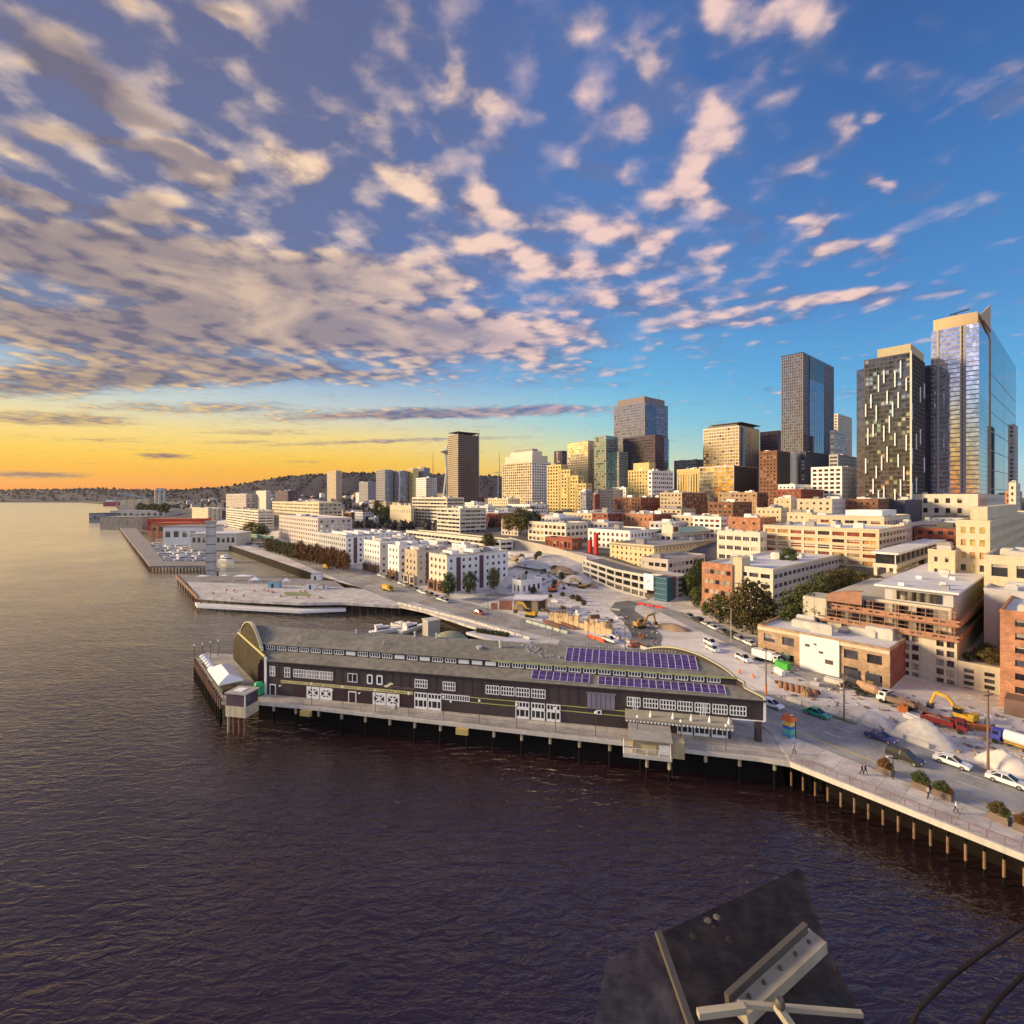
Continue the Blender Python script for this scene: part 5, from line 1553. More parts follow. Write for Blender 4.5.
# ---- the blocks below the towers -----------------------------------------------------
L = [
 ('office_block', 'brown brick office block with a blank white stair slab', 759, 777, 815, 451, 400, BR_B, dict(fh=3.4, bay=3.4, ww=.5, wh=.5, south='blank', wall2=DARKP)),
 ('office_block', 'dark blue block behind the white stair slab', 800, 806, 833, 452, 440, BLUED, dict(south='blank')),
 ('office_block', 'white office block with rows of square plum windows', 811, 842, 871, 467, 355, W_WHITE, dict(fh=3.6, bay=4.2, ww=.66, wh=.55, glasses=[G_DARK, G_RUST], weights=(4, 1))),
 ('office_block', 'pale grey block with a window band above the white gridded block', 829, 838, 862, 455, 430, GREYP, dict(ww=.9, wh=.5)),
 ('brick_block', 'long low red brick block below the white stair slab', 776, 801, 837, 490, 310, BR_R, dict(fh=3.2, ww=.35, wh=.4)),
 ('low_block', 'low white flat roofed block behind the long red brick block', 778, 795, 813, 485, 340, W_WHITE, dict(ww=.5, wh=.4, units=1)),
 ('apartment_block', 'cream apartment block with two rows of small windows below the red brick block', 797, 832, 851, 500, 250, CREAM, dict(fh=3.3, bay=4, ww=.36, wh=.42, wall2=PINK)),
 ('apartment_block', 'small cream block left of the cream apartment block', 774, 791, 801, 499, 262, CREAM, dict(ww=.3, wh=.35, wall2=GREYP)),
 ('low_block', 'low cream block with two rows of tiny windows behind the warehouse', 756, 781, 789, 509, 226, CREAM, dict(fh=3, bay=3.2, ww=.32, wh=.4)),
 ('low_block', 'single storey cream block right behind the warehouse roof', 787, 812, 818, 514, 214, CREAM, dict(ww=.3, wh=.35)),
 ('brick_block', 'dull red brick block right of the cream apartment block', 846, 878, 892, 500, 275, BR_B, dict(bay=3.4, ww=.4, wh=.4, glasses=[G_DARK, G_ORNG], weights=(5, 1))),
 ('low_block', 'dark blue box like block left of the tallest tower podium', 888, 905, 922, 501, 300, BLUED, dict(west='blank', south='blank')),
 ('podium_block', 'cream podium block with a dark glass centre under the tallest tower', 909, 978, 1013, 495, 350, CREAM_W, dict(fh=6, bay=9, ww=.4, wh=.5, glasses=[G_DARK, G_TINT], edge=6)),
 ('brick_block', 'brick block at the right foot of the tallest tower', 1006, 1012, 1022, 492, 330, BR_O, dict(south='blank', units=0)),
 ('office_block', 'cream block at the right picture edge below the tallest tower', 1010, 1016, 1050, 484, 320, CREAM_W, dict(ww=.5, wh=.5)),
 ('office_tower', 'grey gridded tower at the right picture edge behind the tallest tower', 1008, 1015, 1050, 425, 520, GREYP, dict(bay=3.6, ww=.6, wh=.6)),
 ('brick_block', 'brown brick apartment row with tan bay windows right of the gold block', 718, 757, 768, 493, 300, BR_T, dict(fh=3.1, bay=3.6, ww=.45, wh=.5, glasses=[G_BLIND, G_DARK, G_ORNG], weights=(3, 4, 2), wall2=BR_B)),
 ('brick_block', 'lower brown brick block with arched front in the middle of town', 708, 733, 752, 503, 236, BR_B, dict(fh=3.4, bay=3.6, ww=.5, wh=.5, glasses=[G_ORNG, G_DARK], weights=(1, 3))),
 ('brick_block', 'tan and dark brick block with square cream windows', 660, 682, 707, 493, 320, TAN, dict(fh=3.4, bay=3.8, ww=.5, wh=.45, wall2=BR_B, glasses=[G_BLIND, G_DARK], weights=(1, 1))),
 ('brick_block', 'red brick apartment block below the yellow classical building', 614, 641, 664, 498, 310, BR_B, dict(fh=3.2, bay=3.4, ww=.45, wh=.5, wall2=BR_R)),
 ('brick_block', 'long low bright red brick block with one row of windows', 614, 653, 677, 515, 230, BR_O, dict(fh=5, bay=4, ww=.3, wh=.32, wall2=BR_R)),
 ('low_block', 'white two storey block with wide windows above the green market roof', 693, 721, 727, 518, 214, W_WHITE, dict(fh=3.6, bay=4, ww=.7, wh=.5, glasses=[G_RUST, G_DARK])),
 ('brick_block', 'low orange brick block left of the warehouse top', 728, 760, 776, 519, 198, BR_O, dict(fh=4, bay=6, ww=.25, wh=.3)),
 ('apartment_block', 'cream gridded block with square windows left of the red brick apartments', 598, 614, 623, 490, 335, CREAM_W, dict(fh=3.1, bay=3.2, ww=.5, wh=.5)),
 ('low_block', 'low white block with a row of dark windows behind the cream gridded block', 612, 626, 640, 488, 375, W_WHITE, dict(ww=.5, wh=.5)),
 ('office_block', 'yellow classical building with a narrower upper tier', 628, 651, 660, 470, 352, YELLOWC, dict(fh=3.6, bay=3.6, ww=.42, wh=.6, glasses=[G_DARK, G_ORNG])),
 ('office_block', 'white block with three dark window bands beside the yellow classical building', 648, 652, 673, 471, 348, W_WHITE, dict(fh=4.5, bay=4, ww=.75, wh=.45)),
 ('office_block', 'yellow block with tall fluted columns left of the gold block', 677, 701, 707, 469, 425, YELLOWC, dict(rows=1, bay=3.4, ww=.5, wh=.8, glasses=[G_GOLD, G_ORNG], wall2=BR_B)),
 ('office_block', 'grey penthouse block above the fluted yellow block', 674, 696, 706, 460, 480, GREYM, dict(ww=.6, wh=.4)),
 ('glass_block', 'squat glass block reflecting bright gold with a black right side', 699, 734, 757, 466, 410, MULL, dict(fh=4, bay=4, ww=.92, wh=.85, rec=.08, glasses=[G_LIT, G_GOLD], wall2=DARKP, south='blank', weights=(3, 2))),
 ('low_block', 'low cream block with a terrace roof in front of the grey flats', 563, 592, 614, 514, 225, CREAM, dict(fh=4, bay=4, ww=.6, wh=.4, glasses=[G_RUST, G_DARK])),
 ('apartment_block', 'narrow grey block of flats right of the stepped yellow block', 580, 586, 593, 492, 270, GREYM, dict(bay=3, ww=.5, wh=.5)),
 ('brick_block', 'narrow dark red brick block between grey flats and the cream gridded block', 591, 595, 600, 495, 290, BR_R, dict(ww=.3, wh=.4)),
 ('low_block', 'cream low block with small windows below the terraced tower', 488, 508, 520, 499, 270, CREAM, dict(bay=4, ww=.35, wh=.4)),
 ('low_block', 'white low block with dark slots at the foot of the terraced tower', 508, 530, 548, 505, 255, W_WHITE, dict(bay=4, ww=.6, wh=.4)),
 ('office_block', 'striped cream office block with long dark window bands', 412, 447, 464, 498, 180, CREAM_W, dict(fh=3.6, bay=6, ww=.96, wh=.5, rec=.9)),
 ('office_block', 'lower striped office block with a dark roof in front of the other striped block', 437, 460, 486, 509, 150, CREAM_W, dict(fh=3.6, bay=6, ww=.96, wh=.5, rec=.9, roof=ROOF_D)),
 ('office_block', 'blank cream block with a row of small slits left of the striped blocks', 390, 411, 414, 506, 165, CREAM, dict(rows=2, bay=5, ww=.2, wh=.3)),
 ('apartment_tower', 'lone pale slab tower on the hillside at centre left', 327, 336, 342, 471, 420, TAN, dict(bay=4, ww=.4, wh=.4)),
 ('apartment_tower', 'small grey tower right of the lone slab tower', 359, 368, 376, 482, 420, GREYM, dict(bay=4, ww=.4, wh=.4)),
 ('apartment_tower', 'rounded grey blue tower leftmost of the hillside cluster', 376, 385, 393, 470, 360, GREYM, dict(bay=4, ww=.6, wh=.5, glasses=[G_BLUE, G_TINT])),
 ('apartment_tower', 'wide grey tower second in the hillside cluster', 391, 400, 408, 471, 380, GREYM, dict(bay=4, ww=.6, wh=.5, glasses=[G_BLUE, G_MID])),
 ('apartment_tower', 'thin tower glowing orange in the hillside cluster', 407, 413, 418, 469, 400, YELLOWC, dict(bay=4, ww=.7, wh=.6, glasses=[G_GOLD, G_LIT])),
 ('apartment_tower', 'dark grey tower behind the orange glowing thin tower', 415, 424, 430, 468, 420, GREYM, dict(bay=4, ww=.6, wh=.5, glasses=[G_TINT])),
 ('apartment_tower', 'pale green block at the right end of the hillside cluster', 416, 426, 437, 478, 330, MULL_W, dict(bay=4, ww=.7, wh=.6, glasses=[G_GREEN, G_BLUE])),
 ('office_block', 'long cream office block with two window rows above the waterfront trees', 272, 319, 342, 503, 100, CREAM, dict(fh=4.2, bay=5, ww=.7, wh=.45)),
 ('office_block', 'low pale block with teal windows in front of the long cream block', 279, 318, 352, 519, 62, PINK, dict(fh=4.2, bay=5, ww=.5, wh=.5, glasses=[G_GREEN, G_MID])),
 ('office_block', 'dark plum block above the long cream office block', 275, 288, 297, 491, 200, PURP, dict(bay=6, ww=.6, wh=.4)),
 ('office_block', 'cream cube left of the dark plum block', 256, 266, 271, 491, 190, CREAM_W, dict(bay=6, ww=.3, wh=.3)),
 ('office_block', 'pinkish block with dark openings near the far piers', 226, 246, 256, 494, 170, PINK, dict(bay=8, ww=.6, wh=.5)),
 ('office_block', 'cream waterfront block right of the far orange pier hall', 192, 208, 222, 509, 70, CREAM, dict(bay=8, ww=.5, wh=.4)),
 ('office_block', 'long white block with a dark band left of the long cream office block', 226, 258, 274, 511, 66, CREAM_W, dict(bay=8, ww=.9, wh=.45)),
]
ROOFS = [ROOF_W, ROOF_G, ROOF_W, ROOF_D]
for i, (nm, lab, xl, xc, xr, yt, q, wall, kw) in enumerate(L):
    kw = dict(kw); kw.setdefault('roof', ROOFS[i % 4])
    r_, a_, b_, H_, d_ = block(nm, lab, B, xl, xc, xr, yt, q, wall, seed=i, **kw)
    if 'stair slab' in lab and 'blank white' in lab:
        add_box(r_, 'stair_slab', b_ * .32, b_ * .72, -2.2, -.02, 0, H_ + .6, W_WHITE)
    if 'upper tier' in lab:
        add_box(r_, 'upper_tier', 1.5, b_ * .8, a_ * .12, a_ * .8, H_ + .72, H_ + 8, YELLOWC)
    if 'fluted' in lab and 'tall' in lab:
        mb = MB(); mb.box(-.6, b_ * .2, 0, a_, H_ - 3, H_ - .2); mb.build('cornice', YELLOWC, r_)
# ------------------------------------------------------------------ market side and waterfront buildings near enough to read
# white-cream market block with red lower colonnade
block('market_hall', 'white market block with rust framed windows left of the yellow market block', B, 588, 630, 664, 532, 150, W_WHITE, ROOF_G, fh=4, bay=3.6, ww=.5, wh=.55, glasses=[G_RUST, G_DARK], weights=(3, 2), units=2, seed=1)
r_, a_, b_, H_, d_ = block('market_hall', 'yellow market block with two rows of small windows above the curved garage', B, 610, 654, 716, 547, 128, pmat('market_yellow', (0.62, 0.50, 0.28), var=.08), ROOF_G, fh=3.5, bay=3.2, ww=.36, wh=.46, glasses=[G_RUST, G_DARK, G_BLIND], units=4, seed=2, rows=4, frame=W_TRIM, zbase=6)
add_box(r_, 'cornice', -.5, b_ + .4, -.5, a_ + .4, H_ - .5, H_ - .02, GREYM)
r_, a_, b_, H_, d_ = block('market_annex', 'low pale annex with wide dark windows at the right foot of the yellow market block', B, 641, 668, 705, 561, 112, PINK, ROOF_G, fh=4, bay=3.6, ww=.78, wh=.5, rows=3, units=1, seed=3, zbase=3)
# green roofed market arcade with a cream turret
r_, a_, b_, H_, d_ = block('market_arcade', 'cream market arcade with a long pale green roof and small turret', B, 654, 672, 738, 534, 172, CREAM_W, GREENR, fh=4, bay=4, ww=.7, wh=.55, glasses=[G_DARK, G_MID], units=0, parapet=0, seed=4)
mb = MB(); mb.face([(0, -1, H_ + .1), (b_, -1, H_ + .1), (b_, a_ * .4, H_ + 3.2), (0, a_ * .4, H_ + 3.2)]); mb.face([(0, a_ * .4, H_ + 3.2), (b_, a_ * .4, H_ + 3.2), (b_, a_, H_ + .1), (0, a_, H_ + .1)])
mb.build('green_roof', GREENR, r_)
add_box(r_, 'turret', -.4, 7, -.6, a_ * .55, H_ + .02, H_ + 5.2, CREAM_W); add_box(r_, 'turret_window', 1, 5.5, -.72, -.62, H_ + 1.2, H_ + 4, G_DARK); add_box(r_, 'turret_cap', 1, 4, 1, a_ * .4, H_ + 5.22, H_ + 6.4, GREENR)
# red chimney-like pylons
for i, (px, y0, y1) in enumerate(((590, 541, 558), (596, 534, 560))):
    t = (px - 512) / FPX; d = (125 + Q0) / (Q.x * t + Q.y); p = at(px, d); z1 = zat(y0, d)
    rp = thing('red_pylon', ('shorter' if i == 0 else 'taller') + ' of the two bright red pylons before the white market block', 'pylon', (p.x, p.y, hgt(p.x, p.y) - 2), RZ)
    h = z1 - rp.location.z
    mb = MB(); mb.box(-.9, .9, -.9, .9, 0, h); mb.build('shaft', pmat('pylon_red', (0.45, 0.03, 0.02), var=.1), rp); mb = MB(); mb.box(-1.1, 1.1, -1.1, 1.1, h + .004, h + .5); mb.build('cap', pmat('pylon_red', (0.45, 0.03, 0.02)), rp)
block('office_block', 'white cream office block with two window rows behind the orange brick block', B, 717, 760, 767, 534, 150, CREAM_W, ROOF_W, fh=4.2, bay=4.4, ww=.78, wh=.42, panes=3, frame=W_TRIM, seed=5)
# the long warehouse with rust red windows
r_, a_, b_, H_, d_ = block('warehouse', 'long cream warehouse with rows of wide rust red windows', B, 763, 879, 906, 531, 160, CREAM, ROOF_W, fh=3.7, bay=5.6, ww=.8, wh=.56, rec=.4, glasses=[G_RUST, G_ORNG, G_DARK], weights=(6, 3, 2), rows=5, units=8, seed=6, frame=pmat('frame_rust', (0.30, 0.09, 0.05)), panes=3, wall2=CREAM_W)
for k in range(3): add_box(r_, 'ledge', -.35, -.01, 0, a_, H_ - 4.2 - k * 3.75, H_ - 3.9 - k * 3.75, CREAM_W)
r_, a_, b_, H_, d_ = block('warehouse', 'upper cream warehouse with white roof set back behind the long one', B, 806, 884, 910, 518, 212, CREAM, ROOF_W, fh=4, bay=5.4, ww=.7, wh=.5, glasses=[G_RUST, G_DARK, G_ORNG], rows=3, units=5, seed=7, frame=CREAM_W, panes=2, wall2=CREAM_W)
add_box(r_, 'roof_house', 4, b_ * .6, a_ * .05, a_ * .5, H_ + .72, H_ + 3.6, W_WHITE)
block('office_block', 'plain pale block with paired rust windows right of the upper warehouse', B, 897, 904, 938, 526, 205, PINK, ROOF_G, fh=4, bay=4, ww=.5, wh=.5, glasses=[G_RUST, G_DARK], seed=8)
# flat roofed parking deck on tall columns
c, a, b, zt, d = place(873, 897, 944, 555, 122)
pk = thing('parking_deck', 'flat white roofed parking structure on tall open columns', 'parking deck', (c.x, c.y, 5), RZ)
H = zt - 5
mb = MB(); mb.box(-.5, b + .5, -.5, a + .5, H, H + .7); mb.build('roof', ROOF_W, pk)
mb = MB(); mb.box(0, b, 0, a, H - 4.6, H - 3.3); mb.build('upper_deck', CREAM_W, pk)
mb = MB(); mb.box(.6, b - .6, .6, a - .6, H - 3.29, H - .01); mb.build('glass_band', G_DARK, pk)
for k in range(12): add_box(pk, 'mullion', b * k / 11 - .12, b * k / 11 + .12, .3, .58, H - 3.29, H - .01, CREAM_W)
for k in range(6):
    x = .6 + (b - 1.2) * k / 5
    add_box(pk, 'column', x - .45, x + .45, .2, 1.1, 0, H - 4.61, CREAM_W)
    add_box(pk, 'column', x - .45, x + .45, a - 1.1, a - .2, 0, H - 4.61, CREAM_W)
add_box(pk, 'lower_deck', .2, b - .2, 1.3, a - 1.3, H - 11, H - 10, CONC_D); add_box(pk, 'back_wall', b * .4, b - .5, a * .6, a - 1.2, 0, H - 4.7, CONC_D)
# cream block with glowing windows
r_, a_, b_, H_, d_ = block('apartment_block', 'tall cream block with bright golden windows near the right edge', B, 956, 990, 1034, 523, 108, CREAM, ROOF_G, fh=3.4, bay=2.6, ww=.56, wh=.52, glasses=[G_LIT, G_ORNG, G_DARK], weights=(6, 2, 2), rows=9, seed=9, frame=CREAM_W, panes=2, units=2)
add_box(r_, 'roof_house', 2, b_ * .55, a_ * .1, a_ * .6, H_ + .72, H_ + 4.5, CREAM)
block('apartment_block', 'lower cream block with small dark windows left of the golden windowed block', B, 928, 955, 962, 553, 104, CREAM, ROOF_W, fh=3.2, bay=3.4, ww=.34, wh=.42, rows=7, seed=10, frame=CREAM_W)
block('office_block', 'cream block with rust columns and big openings at the right edge', B, 984, 1042, 1080, 561, 88, CREAM, ROOF_G, fh=5, bay=6, ww=.66, wh=.55, glasses=[G_RUST, G_DARK], seed=11)
block('low_block', 'plain grey concrete block behind the terraced concrete building', B, 984, 1046, 1080, 597, 78, GREYP, ROOF_W, fh=6, bay=9, ww=.2, wh=.3, seed=12)
# orange brick and white office block behind the street trees
r_, a_, b_, H_, d_ = block('office_block', 'orange brick and white office block behind the street trees', B, 705, 773, 842, 571, 91, CREAM_W, ROOF_W, fh=3.8, bay=4.2, ww=.8, wh=.42, rec=.5, glasses=[G_DARK, G_MID], rows=5, seed=13, wall2=GREYP, units=7, frame=MULL_D, panes=3)
add_box(r_, 'brick_front', -1.2, -.02, a_ * .55, a_ + .6, 0, H_ + .8, BR_O)
for r in range(4):
    for k in range(5):
        add_box(r_, 'brick_window', -1.32, -1.22, a_ * .58 + k * a_ * .085, a_ * .58 + k * a_ * .085 + 1.4, H_ - 3.2 - 3.7 * r, H_ - 1.7 - 3.7 * r, G_BLIND if (r + k) % 3 else G_DARK)
add_box(r_, 'stair_tower', -.6, 6, a_ * .42, a_ * .55, 0, H_ + 3.6, CREAM)
# brick block at the right edge
r_, a_, b_, H_, d_ = block('brick_building', 'orange brick building cut by the right picture edge', B, 1000, 1075, 1110, 622, 56, BR_O, ROOF_W, fh=3.3, bay=5.5, ww=.3, wh=.5, rows=7, seed=14, frame=BR_O, units=2)
add_box(r_, 'loading_shed', -4.5, -.02, 2, a_ - 1, 0, 9.2, pmat('shed_brown', (0.16, 0.10, 0.08), var=.2))

# two storey brick building with the white middle bay ------------------------------------------
r_, a_, b_, H_, d_ = block('brick_building', 'low two storey tan brick building with a white middle bay by the construction site', B, 758, 890, 911, 652, 50, BR_T, ROOF_W, seed=15, rows=2, bay=4.6, ww=.62, wh=.52, rec=.3, glasses=[G_DARK, G_MID], frame=pmat('frame_brown', (0.12, 0.07, 0.05)), panes=2, zbase=4.6, wall2=BR_R, south='blank', units=6)
W0, W1 = a_ * .34, a_ * .64
add_box(r_, 'white_bay', -.4, -.02, W0, W1, 0, H_ + .3, W_WHITE)
for (u, z, w, h) in ((.2, .72, .9, .6), (.55, .60, .8, .5), (.75, .35, 1.6, 1.0), (.4, .80, .5, .4)):
    y = W1 - (W1 - W0) * u; add_box(r_, 'wall_vent', -.55, -.42, y - w / 2, y + w / 2, H_ * z, H_ * z + h, PURP)
for k, y in enumerate((a_ * .06, a_ * .2, a_ * .72, a_ * .86)):
    add_box(r_, 'shop_front', -.3, -.03, y, y + a_ * .1, .3, 3.0, G_GREEN if k > 1 else G_MID)
add_box(r_, 'cornice', -.35, -.02, 0, W0 - .05, H_ - .6, H_ + .2, CREAM); add_box(r_, 'cornice', -.35, -.02, W1 + .05, a_, H_ - .6, H_ + .2, CREAM)

# terraced concrete building -------------------------------------------------------------------
c, a, b, zt, d = place(803, 957, 1006, 640, 64)
tb = thing('concrete_building', 'large pale concrete building with rust coloured balcony bands and a set back top', B, (c.x, c.y, 3), RZ)
H = zt - 3
CONB = pmat('concrete_cream', (0.52, 0.46, 0.36), var=.12, streak=.35)
COPPER = pmat('balcony_copper', (0.33, 0.17, 0.11), var=.2)
F = Facade(False, GLASSES, 2, random.Random(2))
# paired window columns in the concrete front
nb = 5
rowsn = 5
bw = a / nb
for k in range(nb):
    y1 = a - k * bw
    F.wall((0, y1), (0, -1), bw * .36, 0, H)
    F.grid((0, y1 - bw * .36), (0, -1), bw * .64, 0, H, 2, rowsn, .72, .66, .5, .5, .2, 0, base=1.2, top=.3)
F.wall((0, 0), (1, 0), b, 0, H, 0); F.wall((b, 0), (0, 1), a, 0, H, 0); F.wall((b, a), (-1, 0), b, 0, H, 0)
F.mb.face([(0, 0, H), (b, 0, H), (b, a, H), (0, a, H)])
F.mb.build('wall', [CONB, CONB] + GLASSES, tb)
add_windows(tb, F, pmat('frame_rust2', (0.16, 0.06, 0.05)), 2, 1)
# two balcony storeys behind copper bands
zz = H
for k in range(2):
    mb = MB(); mb.box(1.6, b - .5, 1.2, a - 6, zz + .01, zz + 3.3); mb.build('storey_wall', CONB, tb)
    for j in range(14):
        y = 2 + j * (a - 10) / 14; add_box(tb, 'balcony_door', 1.45, 1.58, y, y + 2.4, zz + .35, zz + 2.7, G_DARK if j % 3 else G_BLIND)
    o = -.9 + k * .7
    mb = MB(); mb.box(o, o + .25, -.6, a - 4 - k * 3, zz - .5, zz + .1)
    mb.box(o, o + .14, -.6, a - 4 - k * 3, zz + .55, zz + .95)
    n = int(a / 1.6)
    for j in range(n): mb.box(o + .02, o + .1, j * (a - 4) / n, j * (a - 4) / n + (.5 if j % 3 else 1.3), zz + .1, zz + .95)
    mb.box(o, b, -.6, -.35, zz - .5, zz + .1); mb.box(o, b, -.6, -.46, zz + .55, zz + .95)
    for j in range(int(b / 1.8)): mb.box(1 + j * 1.8, 1.5 + j * 1.8, -.58, -.48, zz + .1, zz + .95)
    mb.box(o + .25, b, -.35, a - 4 - k * 3, zz - .3, zz - .05)
    mb.build('balcony_band', COPPER, tb)
    mb = MB()
    for j in range(int(a / 2.6)): mb.box(o - .05, o + .05, j * 2.6 + .3, j * 2.6 + .42, zz - .5, zz + 2.9)
    mb.box(o - .05, o + .05, 0, a - 6, zz + 1.7, zz + 1.8); mb.box(o - .05, o + .05, 0, a - 6, zz + 2.8, zz + 2.92)
    mb.build('scaffold', COPPER, tb)
    zz += 3.4
# top storey set back with a pale flat roof
mb = MB(); mb.box(2.6, b - .5, 1.0, a - 18, zz + .02, zz + 3.2); mb.build('top_storey', GREYP, tb)
for j in range(10):
    y = 3 + j * (a - 24) / 10; add_box(tb, 'balcony_door', 2.44, 2.58, y, y + 2.2, zz + .4, zz + 2.6, G_BLIND if j % 2 else G_DARK)
mb = MB(); mb.box(1.4, b + .3, -.1, a - 16, zz + 3.22, zz + 3.7); mb.build('roof', ROOF_W, tb)
mb = MB(); mb.box(-.9, 8, a - 6, a - .3, H + .02, H + 5.4); mb.build('north_block', CONB, tb)
pts = [(a - 14 + 7.8 * k / 10, H + 6.8 + 1.6 * math.cos(k / 10 * PI / 2)) for k in range(11)]
mb = MB()
for (y0, z0), (y1, z1) in zip(pts[:-1], pts[1:]): mb.face([(-1.0, y1, H + 5.0), (-1.0, y0, H + 5.0), (-1.0, y0, z0), (-1.0, y1, z1)]); mb.face([(-1, y1, z1), (-1, y0, z0), (1.4, y0, z0), (1.4, y1, z1)])
mb.build('curved_screen', COPPER, tb)
rnd = random.Random(4)
for k in range(16):
    y = rnd.uniform(1, a - 20); x = rnd.uniform(2.5, b - 3); s = rnd.uniform(.5, 1.3); add_box(tb, 'roof_unit', x, x + s * 1.4, y, y + s * 1.6, zz + 3.71, zz + 3.7 + s * 1.1, rnd.choice([METAL_L, GREYM, W_WHITE]))
# lower south wing with a planted terrace
cw = c + S * (-.02)
lw = 17.5
F = Facade(False, GLASSES, 2, random.Random(6))
hl = H - 4.6
F.grid((0, -.02), (0, -1), lw, 0, hl, 5, 4, .5, .62, .5, .5, .3, 0, base=1, top=1.2, skip=lambda c_, r: c_ in (2, 3) and True)
F.wall((0, -lw), (1, 0), b, 0, hl); F.wall((b, -lw), (0, 1), lw, 0, hl)
F.mb.face([(0, -lw, hl - .4), (b, -lw, hl - .4), (b, 0, hl - .4), (0, 0, hl - .4)])
F.mb.build('south_wing', [CONB, CONB] + GLASSES, tb)
add_windows(tb, F, pmat('frame_rust2', (0.16, 0.06, 0.05)), 1, 1)
add_box(tb, 'blank_sign', -.18, -.02, -lw * .66, -lw * .48, 4.2, 5.0, W_TRIM)

# curved open-deck garage --------------------------------------------------------------------
gp = [(583, 558.6, 577), (598, 563.5, 583), (614.7, 568.7, 591), (631, 572, 597), (647, 575, 602)]
ga = thing('parking_garage', 'curved open sided concrete parking garage beside the haul road', 'garage', (0, 0, 0))
qs = [96, 94.5, 93.5, 93, 92]
base = []
for (px, yt, yb), q in zip(gp, qs):
    t = (px - 512) / FPX; d = (q + Q0) / (Q.x * t + Q.y); p = at(px, d); base.append((p, zat(yt, d), zat(yb, d) - 1.5))
def gpt(f, o=0.0):
    f *= len(base) - 1; i = min(int(f), len(base) - 2); k = f - i
    p = base[i][0].lerp(base[i + 1][0], k) + Q * o
    return p, base[i][1] + (base[i + 1][1] - base[i][1]) * k, base[i][2] + (base[i + 1][2] - base[i][2]) * k
mb = MB(); nseg = 24; nf = 4
dm = MB()
for i in range(nseg):
    f0, f1 = i / nseg, (i + 1) / nseg
    (p, t0, b0), (q, t1, b1) = gpt(f0), gpt(f1)
    (pi, _, _), (qi, _, _) = gpt(f0, 14), gpt(f1, 14)
    for k in range(nf + 1):
        za = [b0 + (t0 - b0) * k / nf, b1 + (t1 - b1) * k / nf]
        h = 1.1
        for (u, v) in ((p, q),):
            mb.face([(u.x, u.y, za[0] - h), (v.x, v.y, za[1] - h), (v.x, v.y, za[1]), (u.x, u.y, za[0])])
            e = Q * .3
            mb.face([(u.x, u.y, za[0]), (v.x, v.y, za[1]), (v.x + e.x, v.y + e.y, za[1]), (u.x + e.x, u.y + e.y, za[0])])
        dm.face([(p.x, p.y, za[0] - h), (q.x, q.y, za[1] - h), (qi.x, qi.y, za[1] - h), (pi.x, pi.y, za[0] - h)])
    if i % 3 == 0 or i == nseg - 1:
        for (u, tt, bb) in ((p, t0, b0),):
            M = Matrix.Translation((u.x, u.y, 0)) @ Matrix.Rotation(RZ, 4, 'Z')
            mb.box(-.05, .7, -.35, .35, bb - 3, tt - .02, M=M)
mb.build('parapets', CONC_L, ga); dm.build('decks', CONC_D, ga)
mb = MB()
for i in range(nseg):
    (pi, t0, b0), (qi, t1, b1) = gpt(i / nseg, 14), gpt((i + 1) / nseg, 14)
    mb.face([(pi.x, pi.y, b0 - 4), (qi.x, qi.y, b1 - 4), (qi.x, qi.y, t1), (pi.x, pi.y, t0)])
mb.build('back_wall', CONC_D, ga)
# right-hand stair tower, panel and south bays
p, t1, b1 = gpt(1.0)
M = Matrix.Translation((p.x, p.y, 0)) @ Matrix.Rotation(RZ, 4, 'Z')
def gb(name, x0, x1, y0, y1, z0, z1, mat):
    mb = MB(); mb.box(x0, x1, y0, y1, z0, z1, M=M); return mb.build(name, mat, ga)
gb('white_panel', -.6, -.1, -3.4, 1.2, t1 - 6, t1 + .6, W_TRIM)
text_part('lettering', 'P', 2.6, pmat('letter_grey', (0.25, .25, .27), var=0), ga, M @ Matrix.Translation((-.62, -1.1, t1 - 2.6)) @ Matrix.Rotation(R(-90), 4, 'Z') @ Matrix.Rotation(R(90), 4, 'X'))
mats_b = pmat('stair_blue', (0.03, 0.085, 0.13), var=.15)
gb('stair_tower', 0, 5.2, -9.5, -3.6, 0, t1 - .2, mats_b)
for k in range(5): gb('stair_landing', -.35, -.02, -9.5, -3.6, 6.0 + k * 2.2, 6.35 + k * 2.2, pmat('stair_blue_pale', (0.10, .20, .26)))
gb('dark_slot', 5.22, 6.6, -9.3, -4, 0, t1, BR_R)
for k in range(6):
    gb('deck_band', 6.8, 17, -10, 2, 4.0 + k * (t1 - 4.2) / 5 - .9, 4.0 + k * (t1 - 4.2) / 5, CONC_L)
gb('deck_back', 7.6, 16.8, -7, 2, 0, t1 - .8, CONC_D)
for x in (6.8, 11.6, 16.4): gb('column', x, x + .6, -10.05, -9.5, 0, t1 - .01, CONC_L)

